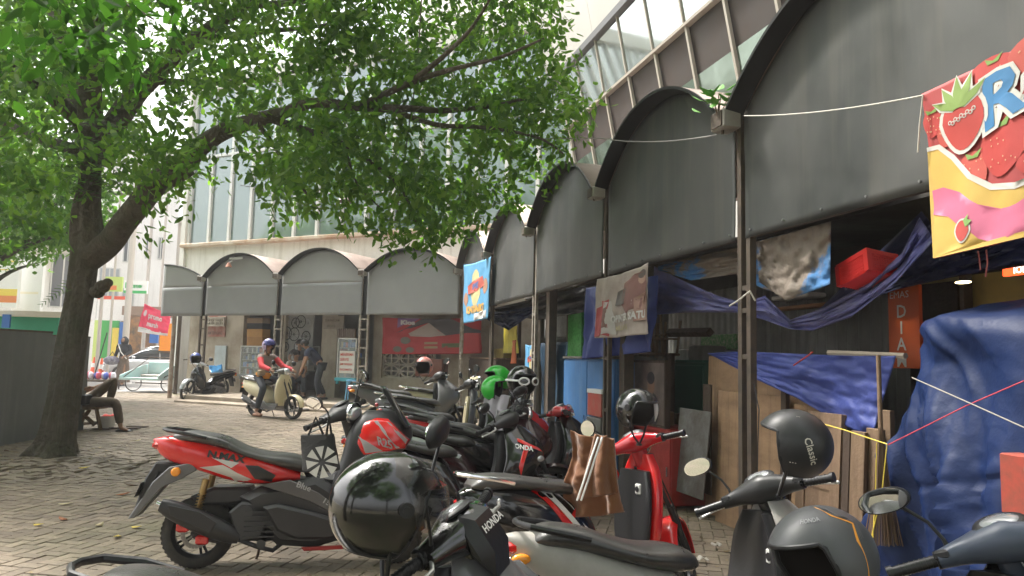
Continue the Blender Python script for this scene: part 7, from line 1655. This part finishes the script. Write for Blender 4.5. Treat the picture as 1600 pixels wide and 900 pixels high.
# man reclining on a bench behind the trunk
gbz=G(170,672); by=gbz.y; gzz=gbz.z
def bpnt(px,py): p=at(px,py,by); return p
root=thing('bench','old wooden bench behind the tree trunk','bench',Vector((at(140,670,by).x,by,gzz)))
mb=MB(); a=at(95,634,by); c_=at(158,636,by); mb.b2(a.x,c_.x,by-.18,by+.22,a.z-.04,a.z+.01,bev=.01); mb.build('seat',wood,root)
for (x0,y0_,x1,y1_) in ((151,640,157,672),(122,640,148,664),(140,640,118,672),(104,640,100,672)):
    for yy in (-.12,.16):
        mb=MB(); p=at(x0,y0_,by+yy);q=at(x1,y1_,by+yy); q.z=max(q.z,gzz); mb.tube([p,q],.035,4); mb.build('leg',wood,root)
mb=MB(); mb.tube([at(118,663,by),at(156,660,by)],.025,4); mb.build('stretcher',wood,root)
sz=a.z; L0=at(140,634,by)
khaki=mat('faded_khaki_trousers',(.13,.095,.07),.85,n=(5,.6,(.07,.05,.04)))
J=dict(pelvis=(-.12,0,.10),chest=(-.50,0,.28),neck=(-.72,0,.40),head=(-.86,0,.48),elL=(-.25,.24,.22),wrL=(.10,.18,.36),elR=(-.35,-.2,.16),wrR=(.0,-.12,.30),knL=(.34,.10,.46),anL=(.24,.14,.06),knR=(.50,-.14,.10),anR=(.62,-.16,-.40))
J['anR']=(.62,-.16,-(sz-gzz)+.07)
person('person lying back on the bench behind the trunk with legs stretched out',Vector((L0.x-.0,by,sz)),0,J,mat('brown_shirt',(.12,.075,.055),.85),khaki,scale=1.05,sleeves='short',feet='shoe')
root=thing('basket','dark plastic basket on the bench beside the reclining person','basket',at(134,634,by-.12)); mb=MB(); a=at(124,632,by-.15);c_=at(144,616,by-.15); mb.b2(a.x,c_.x,by-.34,by-.12,a.z,c_.z,bev=.02); mb.build('basket_body',black,root)
def bucket(label,p,r_,h,m_,inner_):
    root=thing('bucket',label,'bucket',p); mb=MB(Matrix.Translation(p)@Matrix.Rotation(PI/2,4,'X')); mb.lathe([(.001,0.0),(r_*.8,0),(r_,-h*-1),(r_*1.06,h),(r_*1.06,h*.92),(r_*.99,h*.9)][:1]+[(r_*.8,0),(r_,h),(r_*1.07,h),(r_*.95,h*.99),(r_*.78,.02),(.001,.02)],24); mb.build('pail',m_,root); mb=MB(Matrix.Translation(p)); 
    for i in range(7): mb.ell((rnd.uniform(-.08,.08),rnd.uniform(-.08,.08),h*.9),.05,8,6)
    mb.build('contents',inner_,root)
bucket('white plastic bucket with red things in it beside the bench',G(167,668),.14,.2,mat('translucent_white',(.7,.68,.66),.4),mat('red_things',(.7,.06,.04),.5))
for px,py,dx,dz in ((195,671,.5,.015),(215,668,.35,.01),(160,672,.3,.012)):
    p=G(px,py); mb=MB(); mb.box((p.x,p.y,p.z+.02),(dx,.12,dz)); mb.build('scrap_board',dwood,label={195:'flat dark board on the paving by the outstretched foot',215:'thin board scrap further right on the paving',160:'pale scrap under the bench end'}[px],cat='board')
# ================= PEDICAB
pb=G(236,612); tq=mat('pale_turquoise',(.45,.62,.62),.5,n=(4,.5,(.6,.62,.58)))
root=thing('pedicab','pale turquoise passenger tricycle standing at the street corner','tricycle',pb); M=Matrix.Translation(pb)@Matrix.Rotation(R(-8),4,'Z')@Matrix.Scale(.92,4)
# cab faces the viewer; x to the right
def spoked(c,r_,ax,nm='wheel'):
    q=M@Matrix.Translation((c[0]*1.15,c[1],c[2]))@Matrix.Rotation(R(ax),4,'Z'); mb=MB(q); mb.lathe([(r_-.03,-.012),(r_-.015,-.015),(r_-.015,.015),(r_-.03,.012)],32,closed=True); mb.cyl((0,-.04,0),(0,.04,0),.025,n=10)
    for k in range(20): a=2*PI*k/20; mb.cyl((.02*math.cos(a),.015*(-1)**k,.02*math.sin(a)),((r_-.02)*math.cos(a),0,(r_-.02)*math.sin(a)),.003,n=4)
    w_=mb.build('wheel',rims,root); mb=MB(q); mb.lathe([(r_-.015,-.018),(r_,-.012),(r_+.008,0),(r_,.012),(r_-.015,.018)],32,closed=True); mb.build('tyre',rubber,w_)
spoked((-.55,-.1,.3),.29,62); spoked((.62,-.1,.3),.29,62); spoked((.95,1.05,.3),.29,62)
mb=MB(M); mb.add([(-.75,-.75,.42),(.75,-.75,.42),(.75,-.75,.5),(-.75,-.75,.5),(-.5,.1,.42),(.5,.1,.42),(.5,.1,.5),(-.5,.1,.5)],[(0,1,2,3),(4,7,6,5),(0,4,5,1),(3,2,6,7),(0,3,7,4),(1,5,6,2)]); mb.build('footboard',tq,root)
mb=MB(M); mb.b2(-.45,.5,.0,.5,.5,.6,bev=.02); mb.build('seat',mat('worn_seat',(.35,.3,.27),.7),root)
mb=MB(M); mb.b2(-.48,.52,.48,.56,.5,1.05,bev=.02); mb.b2(-.2,.4,.455,.478,.65,.95); mb.build('backrest',tq,root)
for s in(-1,1):
    mb=MB(M@Matrix.Translation((.52*s,0,0))@Matrix.Rotation(PI,4,'Z')); mb.prism([(-.6,.35),(-.6,.85),(0,.85),(.8,.38),(.8,.28),(-.2,.3)],-.02,.02) if False else None
    mb=MB(M); x=.54*s; mb.add([(x,.55,.4),(x,.55,.95),(x,.2,.9),(x*1.3,-.75,.58),(x*1.3,-.75,.44),(x,.0,.5)]+[(x+.03*s,.55,.4),(x+.03*s,.55,.95),(x+.03*s,.2,.9),(x*1.3+.03*s,-.75,.58),(x*1.3+.03*s,-.75,.44),(x+.03*s,.0,.5)],[(0,1,2,3,4,5),(11,10,9,8,7,6)]+[(i,(i+1)%6,6+(i+1)%6,6+i) for i in range(6)]); mb.build('side_panel',tq,root)
mb=MB(M); mb.tube([(.95,1.05,.3),(.5,.7,.7),(.9,1.0,.85),(.95,1.05,.3)],.02,6); mb.tube([(-.55,-.1,.3),(.62,-.1,.3)],.02,6); mb.tube([(.3,.6,1.1),(.9,.65,1.15)],.018,6); mb.tube([(-.7,-.78,.4),(-.45,.5,1.2),(.45,.5,1.2)],.015,6); mb.build('frame',steel,root)
mb=MB(M); mb.ell((.92,1.02,.9),(.16,.1,.05)); mb.build('saddle',black,root)
sheet('plastic_sheet',mat('pink_sheet',(.6,.12,.12),.6),None,quad([G(272,590)+Vector((0,0,.9)),G(280,590)+Vector((0,0,.7)),G(284,603)+Vector((0,0,.2)),G(262,600)+Vector((0,0,.15))],0,.06,3,seed=2),12,12,label='pink sheet leaning behind the pedicab',cat='sheet')
bl_p=G(276,575); root=thing('sack','light blue plastic sack on the step behind the pedicab','sack',bl_p); mb=MB(); mb.ell(tuple(bl_p+Vector((0,0,.55))),(.3,.3,.5),16,10); mb.ell(tuple(bl_p+Vector((.05,0,1.05))),(.1,.1,.15),10,8); mb.build('sack_body',mat('blue_sack',(.15,.45,.7),.5),root)
# ================= CAR
cp=Vector((at(243,560,35).x,35,.186)); root=thing('car','silver hatchback car driving behind the pedicab','car',cp); M=Matrix.Translation(cp)@Matrix.Rotation(R(196),4,'Z')@Matrix.Scale(1.0,4)
H=Hull([(-2.1,.35,.8,.6),(-1.9,.25,.95,.8),(-1,.22,1.0,.86),(0,.22,.98,.87),(1,.22,.95,.86),(1.7,.25,.85,.8),(2.0,.3,.7,.65),(2.1,.38,.6,.5)],4); cpaint=mat('car_silver',(.55,.56,.57),.25,.4,coat=1)
mb=MB(M); H.build(mb,30,32); mb.build('body',cpaint,root)
H2=Hull([(-1.95,.9,.98,.62),(-1.6,.9,1.38,.66),(-.9,.9,1.50,.68),(0,.9,1.50,.68),(.5,.9,1.36,.66),(1.1,.85,1.0,.64)],3.2); mb=MB(M); H2.build(mb,24,28); mb.build('cabin_glass',mat('car_glass',(.04,.045,.05),.05,.3,coat=1),root)
mb=MB(M); Hull([(-1.5,1.385,1.42,.5),(-.9,1.47,1.53,.58),(0,1.48,1.53,.58),(.4,1.40,1.43,.5)],4).build(mb,12,20); 
for s in(-1,1):
    for x in (-1.2,-.3): mb.tube([(x,s*.70,.95),(x+.05,s*.62,1.45)],.03,5)
mb.build('roof',cpaint,root)
for x in (-1.3,1.3):
    for s in(-1,1):
        mb=MB(M@Matrix.Translation((x,s*.78,.31))); mb.lathe([(.2,-.1),(.3,-.1),(.31,0),(.3,.1),(.2,.1)],24,closed=True); wv=mb.build('wheel',rubber,root); mb=MB(M@Matrix.Translation((x,s*.78,.31))); mb.lathe([(.001,s*.1),(.2,s*.08)],14); mb.build('rim',rims,wv)
for s in(-1,1): mb=MB(M); mb.ell((1.9,s*.55,.68),(.16,.18,.1)); mb.build('headlight',clear_l,root); mb=MB(M); mb.ell((-2.0,s*.6,.8),(.1,.14,.14)); mb.build('tail_light',red_l,root); mb=MB(M); mb.ell((.75,s*.95,1.0),(.08,.1,.06)); mb.build('side_mirror',cpaint,root)
# ================= street vendors, barrels, cones behind the trunk
def cart(label,px,py,w_,h,c_,top=None):
    p=G(px,py); root=thing('vendor_cart',label,'cart',p); mb=MB(Matrix.Translation(p)); mb.b2(-w_/2,w_/2,-.3,.3,.35,h,bev=.02); mb.build('cart_box',c_,root)
    for s in(-1,1): mb=MB(Matrix.Translation(p+Vector((s*w_*.4,-.33,.28)))); mb.lathe([(.22,-.02),(.28,-.02),(.28,.02),(.22,.02)],20,closed=True); mb.build('wheel',rubber,root)
    mb=MB(Matrix.Translation(p)); 
    for s in(-1,1): mb.cyl((s*w_*.45,0,h),(s*w_*.45,0,h+.8),.02,n=6)
    mb.b2(-w_*.6,w_*.6,-.4,.4,h+.8,h+.86); mb.build('awning',top or white,root)
cart('small vendor cart with a lilac board right of the trunk',163,580,1.2,1.0,mat('lilac_board',(.45,.4,.5),.6,n=(8,.7,(.1,.1,.12))),mat('cart_dark',(.08,.08,.09),.6))
p=G(149,608); root=thing('goods_rack','low rack of bagged goods in blue and red plastic beside the trunk','rack',p); mb=MB(Matrix.Translation(p)); mb.b2(-.5,.7,-.3,.3,.25,.32); 
for x in (-.45,.65):
    for y in (-.25,.25): mb.b2(x-.02,x+.02,y-.02,y+.02,0,.25)
mb.build('rack_frame',steel,root)
for i in range(9):
    mb=MB(Matrix.Translation(p)); mb.ell((-.4+.125*i,-.05+.1*(i%2),.45),(.08,.1,.13),10,8); mb.build('goods_bag',[mat('bag_blue',(.1,.15,.5),.4),mat('bag_red',(.6,.1,.15),.4),mat('bag_clear',(.6,.58,.65),.3)][i%3],root)
mb=MB(Matrix.Translation(p)); mb.tube([(-.1,0,.3),(.25,0,1.9)],.02,6); mb.build('pole',black,root)
for i,(px,py,lab) in enumerate(((145,588,'orange and white traffic cone right of the trunk'),(166,576,'second traffic cone further along the street'),(157,592,'traffic cone nearest the goods rack'))):
    q=G(px,py); root=thing('traffic_cone',lab,'cone',q); mb=MB(Matrix.Translation(q)); mb.cyl((0,0,.04),(0,0,.95),.17,.03,14); mb.b2(-.22,.22,-.22,.22,0,.04); mb.build('cone_body',mat('cone_orange',(.8,.12,.04),.5),root); mb=MB(Matrix.Translation(q)); mb.cyl((0,0,.45),(0,0,.65),.112,.079,14); mb.build('white_band',white,root)
# dark interior shading pieces: shop ceiling is part of the buildings; rubbish on the ground
for i,(px,py) in enumerate(((1120,858),(1150,872),(1085,770),(905,700),(1180,882),(1098,880))):
    q=G(px,py); mb=MB(Matrix.Translation(q+Vector((0,0,.03)))@Matrix.Rotation(rnd.uniform(0,6),4,'Z')); mb.grid(lambda u,v:(.09*u-.045,.05*v-.02,.012*math.sin(u*7+i)+.01*v),6,4); mb.build('litter_scrap',mat('scrap_pale',(.42,.38,.33),.8),label='crumpled scrap lying on the dirt near the nearest ladder post',cat='litter',group='scraps on the ground',solid=.003)

# ================= HAZE: one closed box of even, thin air round the camera and the scene (sky is the world, outside)
hm=bpy.data.materials.new('haze_air'); hm.use_nodes=True; N=hm.node_tree; N.nodes.remove(N.nodes['Principled BSDF'])
v=N.nodes.new('ShaderNodeVolumePrincipled'); v.inputs['Color'].default_value=(.93,.94,.95,1); v.inputs['Density'].default_value=.0022; v.inputs['Anisotropy'].default_value=.2
N.links.new(v.outputs[0],N.nodes['Material Output'].inputs['Volume'])
mb=MB(); mb.b2(-310,310,-70,410,-1.1,24); hz_=mb.build('haze',hm,smooth=False); hz_['kind']='stuff'
